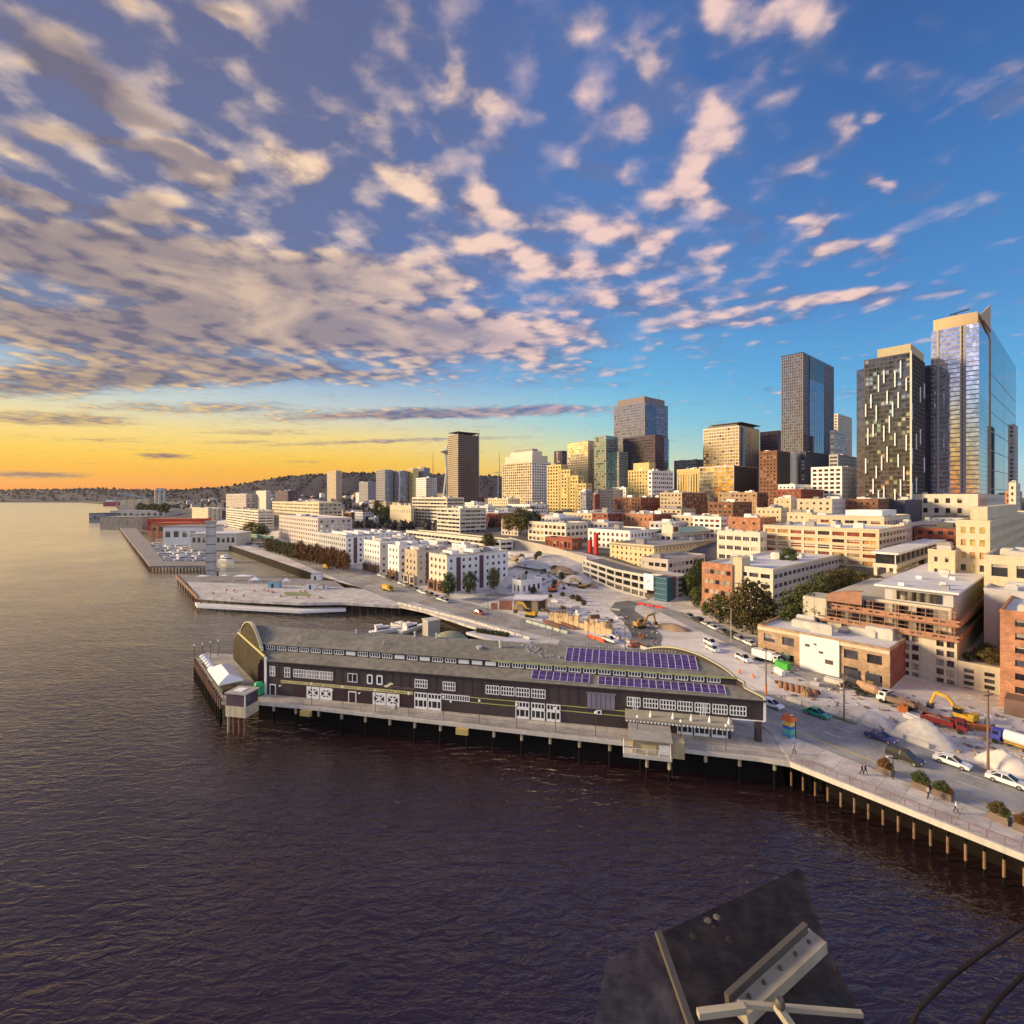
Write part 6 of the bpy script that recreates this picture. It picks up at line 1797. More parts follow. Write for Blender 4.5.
# bluff wall of the park, with the terrace market above
t0_, q0_ = (508 - 512) / FPX, 112
def wallpt(px, q): t = (px - 512) / FPX; d = (q + Q0) / (Q.x * t + Q.y); return at(px, d), d
wl = thing('retaining_wall', 'long blank concrete retaining wall below the park terrace', 'retaining wall', (0, 0, 0))
pw = []
for px, yt in ((509, 537), (520, 540), (540, 544), (560, 549), (587, 557)):
    p, d = wallpt(px, 104); pw.append((p, zat(yt, d)))
mb = MB()
for (p, za), (q, zb) in zip(pw[:-1], pw[1:]):
    e = Q * .8
    mb.face([(p.x, p.y, 0), (q.x, q.y, 0), (q.x, q.y, zb), (p.x, p.y, za)]); mb.face([(p.x, p.y, za), (q.x, q.y, zb), (q.x + e.x, q.y + e.y, zb), (p.x + e.x, p.y + e.y, za)])
    mb.face([(q.x + e.x, q.y + e.y, 0), (p.x + e.x, p.y + e.y, 0), (p.x + e.x, p.y + e.y, za), (q.x + e.x, q.y + e.y, zb)])
mb.build('wall', pmat('concrete_tan', (0.46, 0.41, 0.34), var=.12, streak=.3), wl)
r_, a_, b_, H_, d_ = block('market_pavilion', 'cream colonnaded market pavilion with red stalls on the terrace', B, 528, 566, 588, 524, 150, CREAM_W, ROOF_W, rows=3, bay=4.2, ww=.7, wh=.5, glasses=[G_RUST, G_DARK, G_ORNG], weights=(2, 4, 1), seed=22, units=1)
r_, a_, b_, H_, d_ = block('market_stalls', 'row of red and orange market stalls under a low roof', B, 545, 572, 582, 540, 126, pmat('stall_red', (0.26, 0.07, 0.04), var=.4), ROOF_D, rows=1, bay=3, ww=.7, wh=.6, glasses=[G_RUST, G_ORNG, G_DARK], seed=22, units=0)
r_, a_, b_, H_, d_ = block('parking_garage', 'long low cream garage with a grass roof and two dark bands', 'garage', 406, 500, 513, 541, 92, CREAM_W, pmat('roof_grass', (0.13, 0.16, 0.055), var=.3), rows=2, bay=5, ww=.94, wh=.5, rec=.8, glasses=[G_DARK], weights=(1,), seed=23, units=0)

# white waterfront apartments -----------------------------------------------------------------
apts = [
 (429, 447, 508, 557, 36, 'cream corner block of the white waterfront apartments', CREAM_W, W_WHITE),
 (405, 417, 447, 552, 36, 'white waterfront apartment block second from the corner block', TAN, GREYP),
 (388, 399, 430, 547, 36, 'white waterfront apartment block third from the corner block', W_WHITE, W_WHITE),
 (364, 380, 410, 543, 38, 'white waterfront apartment block with an orange base', W_WHITE, GREYP),
 (318, 346, 380, 537, 40, 'farthest white waterfront apartment block beside the red trees', GREYP, W_WHITE),
 (452, 466, 500, 546, 84, 'white apartment block behind the corner block', W_WHITE, W_WHITE),
 (424, 437, 466, 542, 84, 'white apartment block in the rear row left of the one behind the corner block', W_WHITE, GREYP),
 (392, 404, 432, 537, 84, 'white apartment block in the middle of the rear row', GREYP, W_WHITE),
 (362, 376, 402, 534, 84, 'white apartment block at the far end of the rear row', W_WHITE, W_WHITE),
]
for i, (xl, xc, xr, yt, q, lab, w1, w2) in enumerate(apts):
    r_, a_, b_, H_, d_ = block('apartment_block', lab, B, xl, xc, xr, yt, q, w1, ROOF_W, fh=3.1, bay=3.6, ww=.42, wh=.48, rec=.25, rows=5 if q < 60 else 4, wall2=w2, seed=30 + i, units=6, frame=W_TRIM, group='white waterfront apartments')
    if q < 60:
        g = 5 - r_.location.z
        mb = MB(); mb.box(-1.4, -.02, 1, a_ * .45, 0, g + 4.6); mb.box(-1.4, -.02, a_ * .55, a_ - 1, 0, g + 4.6)
        mb.build('orange_bay', BR_B if i != 1 else TAN, r_)
        for k in range(2): add_box(r_, 'bay_window', -1.5, -1.41, a_ * (.12 + .5 * k), a_ * (.34 + .5 * k), g + 1, g + 3.8, G_DARK)
        nb_ = max(1, int(b_ / 13))
        for k in range(nb_):
            x = 5 + k * 13
            if x + 3 < b_: add_box(r_, 'stair_recess', x, x + 2.4, -.12, -.02, g + .3, H_ - .6, pmat('recess_plum', (0.12, 0.06, 0.08)))
        for k in range(3):
            x = b_ * (k + .3) / 3; add_box(r_, 'roof_gable', x, x + 4, a_ * .1, a_ * .6, H_ + .72, H_ + 2.2, w2)
# ------------------------------------------------------------------ trees
BARK = pmat('bark', (0.10, 0.075, 0.055), var=.25)


def leaf_mat(name, c0, c1, c2):
    if name in MATS: return MATS[name]
    m = bpy.data.materials.new(name); m.use_nodes = True
    T = NT(m.node_tree); b = T.n['Principled BSDF']
    geo = T.new('ShaderNodeNewGeometry'); oi = T.new('ShaderNodeObjectInfo')
    n = T.noise(geo.outputs['Position'], 0.55, 3, 0.6)
    c = T.mix(T.smooth(n, .35, .65), (*c0, 1), (*c1, 1))
    c = T.mix(T.math('MULTIPLY', geo.outputs['Random Per Island'], .6), c, (*c2, 1))
    k = T.math('ADD', T.math('MULTIPLY', oi.outputs['Random'], .35), .58)
    T.put(b.inputs['Base Color'], T.vmath('SCALE', c, scale=k)); b.inputs['Roughness'].default_value = .7; b.inputs['Specular IOR Level'].default_value = .25
    MATS[name] = m; return m


LEAF_G = leaf_mat('leaves_green', (0.035, 0.055, 0.016), (0.075, 0.10, 0.028), (0.11, 0.12, 0.03))
LEAF_O = leaf_mat('leaves_olive', (0.05, 0.05, 0.016), (0.11, 0.095, 0.03), (0.16, 0.11, 0.035))
LEAF_R = leaf_mat('leaves_red', (0.10, 0.03, 0.018), (0.22, 0.07, 0.025), (0.20, 0.13, 0.03))
LEAF_Y = leaf_mat('leaves_yellow', (0.10, 0.10, 0.02), (0.20, 0.17, 0.03), (0.25, 0.19, 0.04))
TREEDATA = {}


def tree_meshes(seed, leaf, n=2300, size=.075, shape='round'):
    """unit tree, 1 m tall: trunk with limbs, and a crown of many small leaf faces in clumps"""
    key = (seed, leaf.name, shape)
    if key in TREEDATA: return TREEDATA[key]
    rnd = random.Random(seed)
    t = MB(); t.tube((0, 0, 0), (.01, 0, .32), .028, .02, 7)
    clumps = []
    for k in range(17):
        a = k * 2.4 + rnd.uniform(-.4, .4); f = (k + .5) / 17
        if shape == 'round':
            r = .30 * math.sin(PI * (f * .86 + .10)) ** .7 * rnd.uniform(.55, 1.0); z = .17 + .68 * f; s = rnd.uniform(.12, .19)
        else:
            r = .12 * (1 - f * .7) * rnd.uniform(.5, 1); z = .14 + .76 * f; s = rnd.uniform(.07, .11) * (1.15 - .5 * f)
        c = Vector((r * math.cos(a), r * math.sin(a), z + rnd.uniform(-.03, .03))); clumps.append((c, s))
        if k % 2 == 0: t.tube((0, 0, .2 + .3 * f), c, .012, .005, 5)
    m = MB()
    for k in range(n):
        c, s = rnd.choice(clumps)
        d = Vector((rnd.gauss(0, 1), rnd.gauss(0, 1), rnd.gauss(0, 1))).normalized() * s * rnd.uniform(.45, 1.08)
        p = c + d
        nrm = (d.normalized() + Vector((rnd.uniform(-.7, .7), rnd.uniform(-.7, .7), rnd.uniform(-.2, .8)))).normalized()
        a = nrm.orthogonal().normalized(); b = nrm.cross(a); q = size * rnd.uniform(.45, 1.0)
        an = rnd.uniform(0, PI); a, b = a * math.cos(an) + b * math.sin(an), b * math.cos(an) - a * math.sin(an)
        m.face([p - a * q * .5, p - b * q * .32, p + a * q * .5, p + b * q * .32])
    r = (t.mesh('trunk', BARK), m.mesh('crown', leaf))
    TREEDATA[key] = r
    return r


TREE_PX = {}


def tree(name, label, x, y, z, h, leaf=LEAF_G, seed=1, shape='round', wid=1.0, group=None, rz=None):
    o = thing(name, label, 'tree', (x, y, z), rz if rz is not None else (x * 7.3 + y) % 6.28, group)
    tm, cm = tree_meshes(seed, leaf, shape=shape)
    a = link('trunk', tm, o); b = link('crown', cm, o)
    o.scale = (h * wid, h * wid, h)
    return o


def tree_px(label, px, pyb, pyt, q, leaf=LEAF_G, seed=1, shape='round', wid=1.0, group=None, name='tree'):
    t = (px - 512) / FPX; d = (q + Q0) / (Q.x * t + Q.y); p = at(px, d)
    zb = zat(pyb, d); zt = zat(pyt, d); g = hgt(p.x, p.y)
    zb = min(zb, max(g, zb - 3)) if zb > g else g - .2
    return tree(name, label, p.x, p.y, zb, zt - zb, leaf, seed, shape, wid, group)


T_ = tree_px
T_('big olive brown tree in front of the orange brick office block', 752, 640, 577, 72, LEAF_O, 1, wid=1.0)
T_('tall olive tree crowding the right side of the big olive brown tree', 764, 640, 590, 74, LEAF_O, 2, wid=.9)
T_('green tree left of the big olive brown tree by the brick wall', 720, 632, 592, 78, LEAF_G, 3, wid=1.1)
T_('olive tree between the green tree and the big olive brown tree', 736, 638, 592, 75, LEAF_O, 4, wid=1.0)
for i, (px, yb, yt, q) in enumerate(((693, 604, 566, 100), (700, 600, 556, 108), (688, 596, 572, 104), (697, 612, 584, 92), (706, 622, 600, 84))):
    T_('dark green tree on the slope between the garage and the orange brick block', px, yb, yt, q, LEAF_G, 5 + i % 3, wid=.8, group='trees on the slope by the garage')
for i, (px, yb, yt, q) in enumerate(((795, 626, 586, 66), (806, 618, 580, 72), (820, 604, 572, 80), (834, 596, 566, 86), (812, 622, 592, 66), (846, 588, 564, 92))):
    T_('olive green tree on the bank left of the terraced concrete building', px, yb, yt, q, LEAF_O if i % 2 else LEAF_G, 1 + i % 4, wid=.9, group='trees on the bank by the terraced building')
T_('round green tree before the rust windowed warehouse', 789, 566, 545, 128, LEAF_G, 2, wid=1.0)
for i, (px, yb, yt, q) in enumerate(((862, 585, 570, 108), (876, 588, 573, 106), (850, 582, 570, 112))):
    T_('small shrubby tree below the parking deck', px, yb, yt, q, LEAF_O, 3 + i, wid=1.2, group='shrubs below the parking deck')
T_('broad bright green tree on the park terrace', 521, 528, 507, 150, LEAF_Y, 1, wid=1.3)
T_('green tree at the right side of the broad park tree', 534, 527, 510, 155, LEAF_G, 2, wid=1.1)
T_('yellow green tree at the left side of the broad park tree', 508, 528, 513, 150, LEAF_Y, 3, wid=1.1)
T_('dark green tree before the white three band block', 643, 497, 481, 400, LEAF_G, 4, wid=1.1)
T_('green bush like tree under the long grass roofed garage', 488, 546, 531, 90, LEAF_O, 5, wid=1.2)
T_('dark green tree below the grey hillside cluster', 378, 522, 500, 190, LEAF_G, 1, wid=.9)
T_('dark green tree left of the blank cream block', 385, 522, 505, 170, LEAF_G, 2, wid=1.0)
T_('round yellow green tree beside the far waterfront road', 252, 538, 520, 40, LEAF_Y, 2, wid=1.3)
T_('round green tree by the green covered walkway', 262, 539, 524, 44, LEAF_O, 3, wid=1.3)
for i, (px, yb, yt) in enumerate(((449, 590, 571), (470, 587, 570), (494, 583, 567))):
    T_(('dark green street tree at the corner of the cream apartment block', 'green street tree in the middle of the white apartment side', 'yellow green street tree at the right end of the white apartments')[i], px, yb, yt, 30 + i * 12, (LEAF_G, LEAF_G, LEAF_Y)[i], 1 + i, wid=.9)
rnd = random.Random(12)
for i in range(15):
    px = 300 + i * 3.3; f = i / 14
    T_('dark red street tree in the row along the waterfront road', px, 556 + 10 * f, 541 + 8 * f + (i * 37 % 5) - 1.5, 24, LEAF_R, 1 + i % 5, wid=.7, group='red street trees along the road')
for i in range(9):
    px = 268 + i * 3.8; f = i / 8
    T_('green street tree in the row along the far waterfront road', px, 548 + 8 * f, 537 + 6 * f, 24, LEAF_O, 1 + i % 5, wid=1.0, group='green street trees along the road')
for i in range(7):
    T_('green tree in the grove by the far piers', 140 + i * 4.2, 512, 502 + (i % 3), 40, LEAF_G, 1 + i % 5, wid=1.2, group='trees by the far piers')
for i in range(26):
    px = 518 + i * 2.6 + rnd.uniform(-3, 3); q = 62 + rnd.uniform(0, 32)
    t = (px - 512) / FPX; d = (q + Q0) / (Q.x * t + Q.y); p = at(px, d)
    tree('shrub', 'low scrubby bush on the slope below the retaining wall', p.x, p.y, hgt(p.x, p.y) - .2, rnd.uniform(1.6, 3.4), LEAF_O if i % 3 else LEAF_G, 1 + i % 5, wid=1.5, group='scrub on the slope')
for i in range(9):
    px = 478 + i * 3.6; p = G(px, 633 + i * .55)
    tree('shrub', 'dark clipped shrub in the row behind the pier shed roof', p.x, p.y, 5, 1.8, LEAF_G, 1 + i % 5, wid=1.5, group='clipped shrubs behind the shed roof')
# creeper and bushes on the terraced building's planted ledges
for i in range(12):
    y = -1.5 - i * 1.3; M = Matrix.Rotation(RZ, 4, 'Z'); base_ = tb.location + M @ Vector((3 + (i % 3) * 3, y, hl - .4))
    tree('shrub', 'bushy plant on the lower terrace of the concrete building', base_.x, base_.y, base_.z, 2.2 + (i % 4) * .7, LEAF_O if i % 2 else LEAF_G, 1 + i % 5, wid=1.4, group='plants on the concrete building terrace')
for i in range(8):
    base_ = tb.location + Matrix.Rotation(RZ, 4, 'Z') @ Vector((.4, 3 + i * 5.5, H + 3.4 * (i % 2) + .1))
    tree('shrub', 'small balcony plant along the rust coloured bands', base_.x, base_.y, base_.z, 1.7, LEAF_O, 1 + i % 5, wid=1.3, group='balcony plants of the concrete building')

# ------------------------------------------------------------------ vehicles
TYRE = pmat('tyre_black', (0.02, 0.02, 0.02), rough=.9, var=.1)
RIM = pmat('wheel_rim', (0.45, 0.45, 0.46), metal=.8, rough=.35, var=.05)
CARGL = glass_mat('car_glass', (0.02, 0.022, 0.028), objvar=.1)
LAMP_R = pmat('tail_lamp', (0.35, 0.02, 0.015), rough=.3, var=0)
LAMP_W = pmat('head_lamp', (0.7, 0.7, 0.68), rough=.2, var=0)
CARPAINT = {}


def paint(name, c): return pmat('car_paint_' + name, c, rough=.3, spec=.5, var=.03, coat=.6)


CARMESH = {}


def make_car(label, mat, kind='sedan', group=None):
    root = thing('car', label, 'car', (0, 0, 0), 0, group)
    L_, Wd = (4.6, 1.84) if kind != 'suv' else (4.9, 1.95)
    hb, ht = (.86, 1.44) if kind == 'sedan' else (.98, 1.76) if kind == 'suv' else (.92, 1.55)
    if kind == 'sedan': lower = [(-2.3, .35), (-2.28, .82), (-1.7, .94), (-1.25, .96), (1.0, .92), (2.05, .78), (2.3, .6), (2.3, .35)]; cab = [(-1.75, .93), (-1.05, 1.42), (.15, 1.46), (1.15, .91)]
    elif kind == 'suv': lower = [(-2.45, .42), (-2.42, 1.0), (-2.3, 1.08), (1.1, 1.04), (2.15, .95), (2.45, .7), (2.45, .42)]; cab = [(-2.35, 1.06), (-2.1, 1.74), (.2, 1.78), (1.15, 1.03)]
    else: lower = [(-2.1, .38), (-2.1, .9), (-1.95, 1.0), (1.0, .95), (1.95, .8), (2.15, .6), (2.15, .38)]; cab = [(-2.0, .98), (-1.5, 1.5), (.2, 1.54), (1.15, .94)]
    key = (kind, mat.name)
    if key not in CARMESH:
        m = MB()
        def loft(m, prof, w0, w1, mi):
            n = len(prof); zmin = min(z for _, z in prof); zmax = max(z for _, z in prof)
            W_ = lambda z: w0 + (w1 - w0) * (z - zmin) / (zmax - zmin)
            A = [(x, W_(z) / 2, z) for x, z in prof]; Bp = [(x, -W_(z) / 2, z) for x, z in prof]
            m.face(A, mi); m.face(Bp[::-1], mi)
            for k in range(n):
                q = (k + 1) % n; m.face([A[q], A[k], Bp[k], Bp[q]], mi)
        loft(m, lower, Wd, Wd * .96, 0)
        body = m
        g = MB(); loft(g, cab, Wd * .92, Wd * .72, 0)
        r = MB(); (xa, za), (xb, zb) = cab[1], cab[2]
        r.box(xa - .04, xb + .04, -Wd * .365, Wd * .365, za + .0, zb + .035)
        for xs in ((cab[0], cab[1]), (cab[2], cab[3])):
            for sgn in (-1, 1):
                r.bar((xs[0][0], sgn * Wd * (.455 if xs[0][1] < 1.2 else .355), xs[0][1]), (xs[1][0], sgn * Wd * (.455 if xs[1][1] < 1.2 else .355), xs[1][1]), .09, .07)
        for sgn in (-1, 1): r.bar((-.45, sgn * Wd * .455, lower[3][1]), (-.42, sgn * Wd * .362, cab[1][1]), .08, .07)
        wm_ = MB(); wm_.tube((0, -.11, 0), (0, .11, 0), .33, n=14); rm = MB(); rm.tube((0, -.12, 0), (0, .12, 0), .2, n=10)
        CARMESH[key] = (body.mesh('body', mat), g.mesh('glasshouse', CARGL), r.mesh('roof', mat), wm_.mesh('wheel', TYRE), rm.mesh('rim', RIM))
        hl_ = MB(); hl_.box(-.04, .03, -.2, .2, -.08, .08); CARMESH['hl'] = hl_.mesh('headlight', LAMP_W); CARMESH['tl'] = hl_.mesh('tail_light', LAMP_R)
    bm_, gm_, rm_, wm_, rim_ = CARMESH[key]
    link('body', bm_, root); link('glasshouse', gm_, root); link('roof', rm_, root)
    for x in (-L_ * .3, L_ * .31):
        for y in (-Wd / 2 + .1, Wd / 2 - .1):
            w = link('wheel', wm_, root, (x, y, .33)); link('rim', rim_, w)
    for y in (-.62, .62):
        link('headlight', CARMESH['hl'], root, (lower[-2][0] - .02, y, lower[-2][1] + .04)); link('tail_light', CARMESH['tl'], root, (lower[0][0] + .0, y, lower[1][1] - .1))
    return root


def road_dir(p):
    best = min(range(len(road_c) - 1), key=lambda i: ((road_c[i] + road_c[i + 1]) / 2 - p).length)
    return (road_c[best] - road_c[best + 1]).normalized()


P_WHITE = paint('white', (0.75, 0.75, 0.75)); P_TEAL = paint('teal', (0.01, 0.26, 0.17)); P_BLUE = paint('blue', (0.035, 0.03, 0.16)); P_BLACK = paint('black', (0.02, 0.018, 0.022))
P_SILV = paint('silver', (0.42, 0.42, 0.43)); P_RED = paint('red', (0.42, 0.035, 0.02)); P_ORNG = paint('orange_red', (0.55, 0.09, 0.03)); P_GREY = paint('grey', (0.13, 0.13, 0.14))
cars = [
 (817, 716, P_TEAL, 'sedan', 'teal green car driving on the waterfront road', 1), (881, 740, P_BLUE, 'sedan', 'dark blue car on the waterfront road', 1),
 (905, 761, P_BLACK, 'suv', 'black SUV on the waterfront road beside the planters', 1), (952, 765, P_WHITE, 'sedan', 'white car ahead of the black SUV', 1),
 (1007, 784, P_WHITE, 'sedan', 'white car nearest the lower right corner on the road', 1), (772, 707, P_WHITE, 'hatch', 'white car emerging behind the shed corner', 1),
 (711, 645, P_WHITE, 'suv', 'white car in the dusty lot, rear of the parked pair', 0), (713, 651, P_WHITE, 'sedan', 'white car in the dusty lot, front of the parked pair', 0),
 (744, 661, P_WHITE, 'suv', 'single white pickup like car alone in the dusty lot', 0), (637, 647, P_ORNG, 'hatch', 'orange red car stopped at the ramp junction', 2),
 (610, 642, P_WHITE, 'suv', 'white car beside the orange barriers', 1), (479, 614, P_RED, 'sedan', 'dark red car on the road above the shed roof', 1), (424, 594, P_WHITE, 'sedan', 'white car at the apartment corner junction', 1),
 (660, 600, P_WHITE, 'sedan', 'white car at the garage entrance beside the red barriers', 1),
]
for (px, py, mt, kd, lab, al) in cars:
    p = G(px, py); c_ = make_car(lab, mt, kd); dr = road_dir(p.xy)
    if al == 0: dr = (G(760, 668) - G(712, 645)).xy.normalized()
    if al == 2: dr = Vector((1, .1)).normalized()
    c_.location = (p.x, p.y, 5.03 if al else 5.06); c_.rotation_euler = (0, 0, math.atan2(dr.y, dr.x))
protos = [make_car('parked car in the row on the street below the olive trees', m_, k_, 'cars parked below the trees') for m_, k_ in ((P_GREY, 'sedan'), (P_BLACK, 'suv'), (P_SILV, 'hatch'), (P_WHITE, 'sedan'))]
spots = [(690, 618), (698, 622), (706, 625.5), (714, 629.5), (722, 633), (731, 637), (740, 641), (749, 645)]
for i, (px, py) in enumerate(spots):
    p = G(px, py); r = protos[i] if i < 4 else dup(protos[i % 4], (0, 0, 0)); dr = (G(749, 645) - G(690, 618)).xy
    r.location = (p.x, p.y, 5.1); r.rotation_euler = (0, 0, math.atan2(dr.y, dr.x) + (PI if i % 3 else 0))
rnd = random.Random(3)
for i in range(15):
    px = 372 + i * 5.0; py = 574.5 + i * 2.05; p = G(px, py) + Vector((*Q, 0)) * 2.0
    r = dup(protos[(i * 7) % 4], (p.x, p.y, 5.05), math.atan2(-S.y, -S.x) + rnd.uniform(-.03, .03), 'parked car along the foot of the white apartments', 'cars parked by the apartments')
for i in range(26):
    px = 246 + i * 3.1; py = 541.5 + i * .78 + (i % 2) * 2.2; p = G(px, py)
    dup(protos[(i * 5) % 4], (p.x, p.y, 5.05), math.atan2(-S.y, -S.x) + (PI / 2 if i % 2 else 0), 'small parked car beside the far seawall', 'cars parked beside the far seawall')

# trucks and machines ------------------------------------------------------------
YEL_M = pmat('machine_yellow', (0.50, 0.29, 0.03), rough=.6, var=.3, scale=1.5)
ORG_M = pmat('machine_orange', (0.46, 0.14, 0.04), rough=.6, var=.3, scale=1.5)
REDM = pmat('truck_red', (0.20, 0.02, 0.025), rough=.5, var=.3, scale=1.5)
wheel_big = MB(); wheel_big.tube((0, -.2, 0), (0, .2, 0), .5, n=14); WB = wheel_big.mesh('wheel', TYRE)


def excavator(label, px, py, rz, mat, sc=1.0, z=5.05, boom=1):
    p = GH(px, py); o = thing('excavator', label, 'excavator', (p.x, p.y, p.z + .05), rz); o.scale = (sc,) * 3
    for y in (-1.15, 1.15):
        mb = MB(); pr_ = [(-1.9, .45), (-1.6, .05), (1.6, .05), (1.9, .45), (1.6, .85), (-1.6, .85)]
        A = [(x, y - .3, z_) for x, z_ in pr_]; Bq = [(x, y + .3, z_) for x, z_ in pr_]
        mb.face(A); mb.face(Bq[::-1])
        for k in range(6): mb.face([A[k], Bq[k], Bq[(k + 1) % 6], A[(k + 1) % 6]][::-1])
        mb.build('track', TYRE, o)
    mb = MB(); mb.box(-2.2, 1.5, -1.3, 1.3, .95, 1.9); mb.box(-2.3, -1.2, -1.3, 1.3, 1.9, 2.4); mb.build('body', mat, o)
    mb = MB(); mb.box(.2, 1.6, .2, 1.2, 1.91, 3.0); mb.build('cab', CARGL, o); mb = MB(); mb.box(.1, 1.7, .1, 1.3, 3.01, 3.12); mb.build('cab_roof', mat, o)
    mb = MB()
    for a, b in (((1.3, -.4, 1.7), (3.2, -.4, 4.3)), ((3.2, -.4, 4.3), (5.6, -.4, 4.6))): mb.bar(a, b, .45, .65)
    mb.build('boom', mat, o)
    mb = MB(); mb.bar((5.6, -.4, 4.6), (6.6, -.4, 1.7), .4, .5); mb.build('stick', mat, o)
    mb = MB(); mb.prism([(6.1, -1), (7.2, -1), (7.2, .2), (6.1, .2)], .6, 1.7); mb.build('bucket', METAL_D, o)
    return o


def truck(label, px, py, rz, cab, bed, kind='dump', z=5.05, cat='truck'):
    p = G(px, py); o = thing('truck', label, cat, (p.x, p.y, z), rz); o.scale = (.84,) * 3
    mb = MB(); mb.box(2.2, 4.0, -1.15, 1.15, .7, 1.7); mb.prism([(2.0, -1.15), (3.5, -1.15), (3.5, 1.15), (2.0, 1.15)], 1.7, 2.8); mb.build('cab', cab, o)
    mb = MB(); mb.box(3.48, 3.56, -1.0, 1.0, 1.85, 2.65); mb.box(2.4, 3.3, -1.19, 1.19, 1.85, 2.6); mb.build('windscreen', CARGL, o)
    mb = MB(); mb.box(-4, 3.6, -.5, .5, .55, .85); mb.build('chassis', METAL_D, o)
    if kind == 'dump':
        mb = MB(); mb.box(-3.9, 1.8, -1.25, 1.25, .95, 1.1)
        for y in (-1.25, 1.13): mb.box(-3.9, 1.8, y, y + .12, 1.1, 2.1)
        mb.box(1.7, 1.8, -1.12, 1.12, 1.1, 2.4); mb.box(-3.9, -3.8, -1.12, 1.12, 1.1, 2.0); mb.build('bed', bed, o)
        mb = MB(); mb.blob((-1, 0, 1.5), (2.4, 1.05, .7), seed=3); mb.build('load', pmat('load_earth', (0.22, .15, .1), var=.3), o)
    elif kind == 'mixer':
        mb = MB(); mb.tube((1.7, 0, 1.9), (.6, 0, 2.1), .6, 1.15, 12); mb.tube((.6, 0, 2.1), (-2, 0, 2.5), 1.15, 1.15, 12); mb.tube((-2, 0, 2.5), (-3.6, 0, 3.0), 1.15, .5, 12); mb.build('drum', bed, o)
    elif kind == 'tanker':
        mb = MB(); mb.tube((1.7, 0, 2.0), (-6.5, 0, 2.0), 1.15, n=14); mb.build('tank', bed, o); mb = MB(); mb.box(-6.5, 1.6, -1.1, 1.1, .75, .95); mb.build('deck', YEL_M, o)
    else:
        mb = MB(); mb.box(-4.6, 1.8, -1.25, 1.25, 1.0, 3.3); mb.build('box', bed, o)
    for x in (-3.0, -1.8, 2.9):
        for y in (-1.05, 1.05): link('wheel', WB, o, (x, y, .5))
    return o


a_r = lambda p0, p1: math.atan2((G(*p1) - G(*p0)).y, (G(*p1) - G(*p0)).x)
DR = math.atan2(*(road_dir(G(905, 760).xy)).yx)
excavator('yellow excavator with its arm bent beside the red dump truck', 964, 722, a_r((960, 722), (930, 712)), YEL_M, .85)
truck('dark red dump truck in front of the yellow excavator', 944, 728, DR + .1, REDM, REDM)
truck('white cab flatbed truck loaded with brown scrap', 897, 706, DR + PI, P_WHITE, pmat('bed_brown', (0.2, .13, .1)))
truck('orange and white concrete mixer by the tan brick building', 873, 698, DR, P_WHITE, pmat('mixer_peach', (0.42, .25, .15), var=.3), 'mixer')
truck('yellow fronted mixer truck with a dark drum nearest the tan brick building', 857, 690, DR + .1, YEL_M, METAL_D, 'mixer')
truck('long white tanker trailer at the right picture edge', 1016, 748, DR + PI + .0, pmat('tarp_blue', (0.05, .06, .35)), P_WHITE, 'tanker')
truck('white box truck parked below the tan brick building', 768, 662, DR + .05, P_WHITE, P_WHITE, 'box')
truck('yellow lorry on the road near the apartment corner', 388, 591, math.atan2(-S.y, -S.x), YEL_M, YEL_M, 'box')
truck('yellow lorry farther away beside the red trees', 327, 569, math.atan2(-S.y, -S.x), YEL_M, YEL_M, 'box')
excavator('yellow excavator by the half demolished building', 531, 617, 2.6, YEL_M, 1.0)
excavator('small orange excavator on the haul road', 553, 592, .6, ORG_M, .9, z=7.5)
excavator('yellow excavator on the bank before the curved garage', 582, 588, 2.9, YEL_M, .9, z=9)
excavator('brown digger near the ramp junction', 640, 628, .4, pmat('machine_ochre', (0.35, .2, .05)), .9)
p = G(783, 669); gs = thing('skip_bin', 'bright green rubbish skip before the tan brick building', 'skip', (p.x, p.y, 5.05), DR)
mb = MB(); mb.prism([(-1.6, -.9), (1.6, -.9), (1.6, .9), (-1.6, .9)], .2, 1.6); mb.build('bin', pmat('skip_green', (0.05, .36, .04), rough=.5), gs); mb = MB(); mb.box(-1.7, 1.7, -1, 1, 1.6, 1.75); mb.build('rim', pmat('skip_green', (0.05, .36, .04)), gs)
# small lidded crates and black heap
p = G(813, 668); bh = thing('tarp_heap', 'black tarpaulin heap by the white middle bay', 'heap', (p.x, p.y, 5), 0)
mb = MB(); [mb.blob((k * .9 - 1.8, (k % 2) * .6, .5), (1, .8, .9), seed=k, rough=.3) for k in range(5)]; mb.build('tarp', METAL_D, bh)

# rubble piles under pale sheets -----------------------------------------------------
SHEET = pmat('sheet_white', (0.50, 0.47, 0.45), var=.22, scale=1.0, bump=.6, bscale=1.5)


def pile(label, px0, px1, py, hgt_px, mat, seed, n=16):
    a, b = GH(px0, py[0]), GH(px1, py[1]); mid = (a + b) / 2; L_ = (b - a).length
    o = thing('rubble_pile', label, 'pile', (mid.x, mid.y, mid.z), math.atan2((b - a).y, (b - a).x))
    rnd = random.Random(seed); m = MB(); nx, ny = 20, 10; h = hgt_px * mid.y / FPX; wd = L_ * .28
    idx = []
    for i in range(nx + 1):
        for j in range(ny + 1):
            u, v = i / nx * 2 - 1, j / ny * 2 - 1
            e = max(0, 1 - (abs(u) ** 1.7 + abs(v) ** 1.7))
            z = h * e ** .8 * (1 + rnd.uniform(-.08, .08)) - .05
            m.v.append((u * L_ / 2, v * wd, z))
    for i in range(nx):
        for j in range(ny):
            k = i * (ny + 1) + j; m.f.append((k, k + ny + 1, k + ny + 2, k + 1)); m.m.append(0)
    m.build('heap', mat, o, smooth=True)
    return o


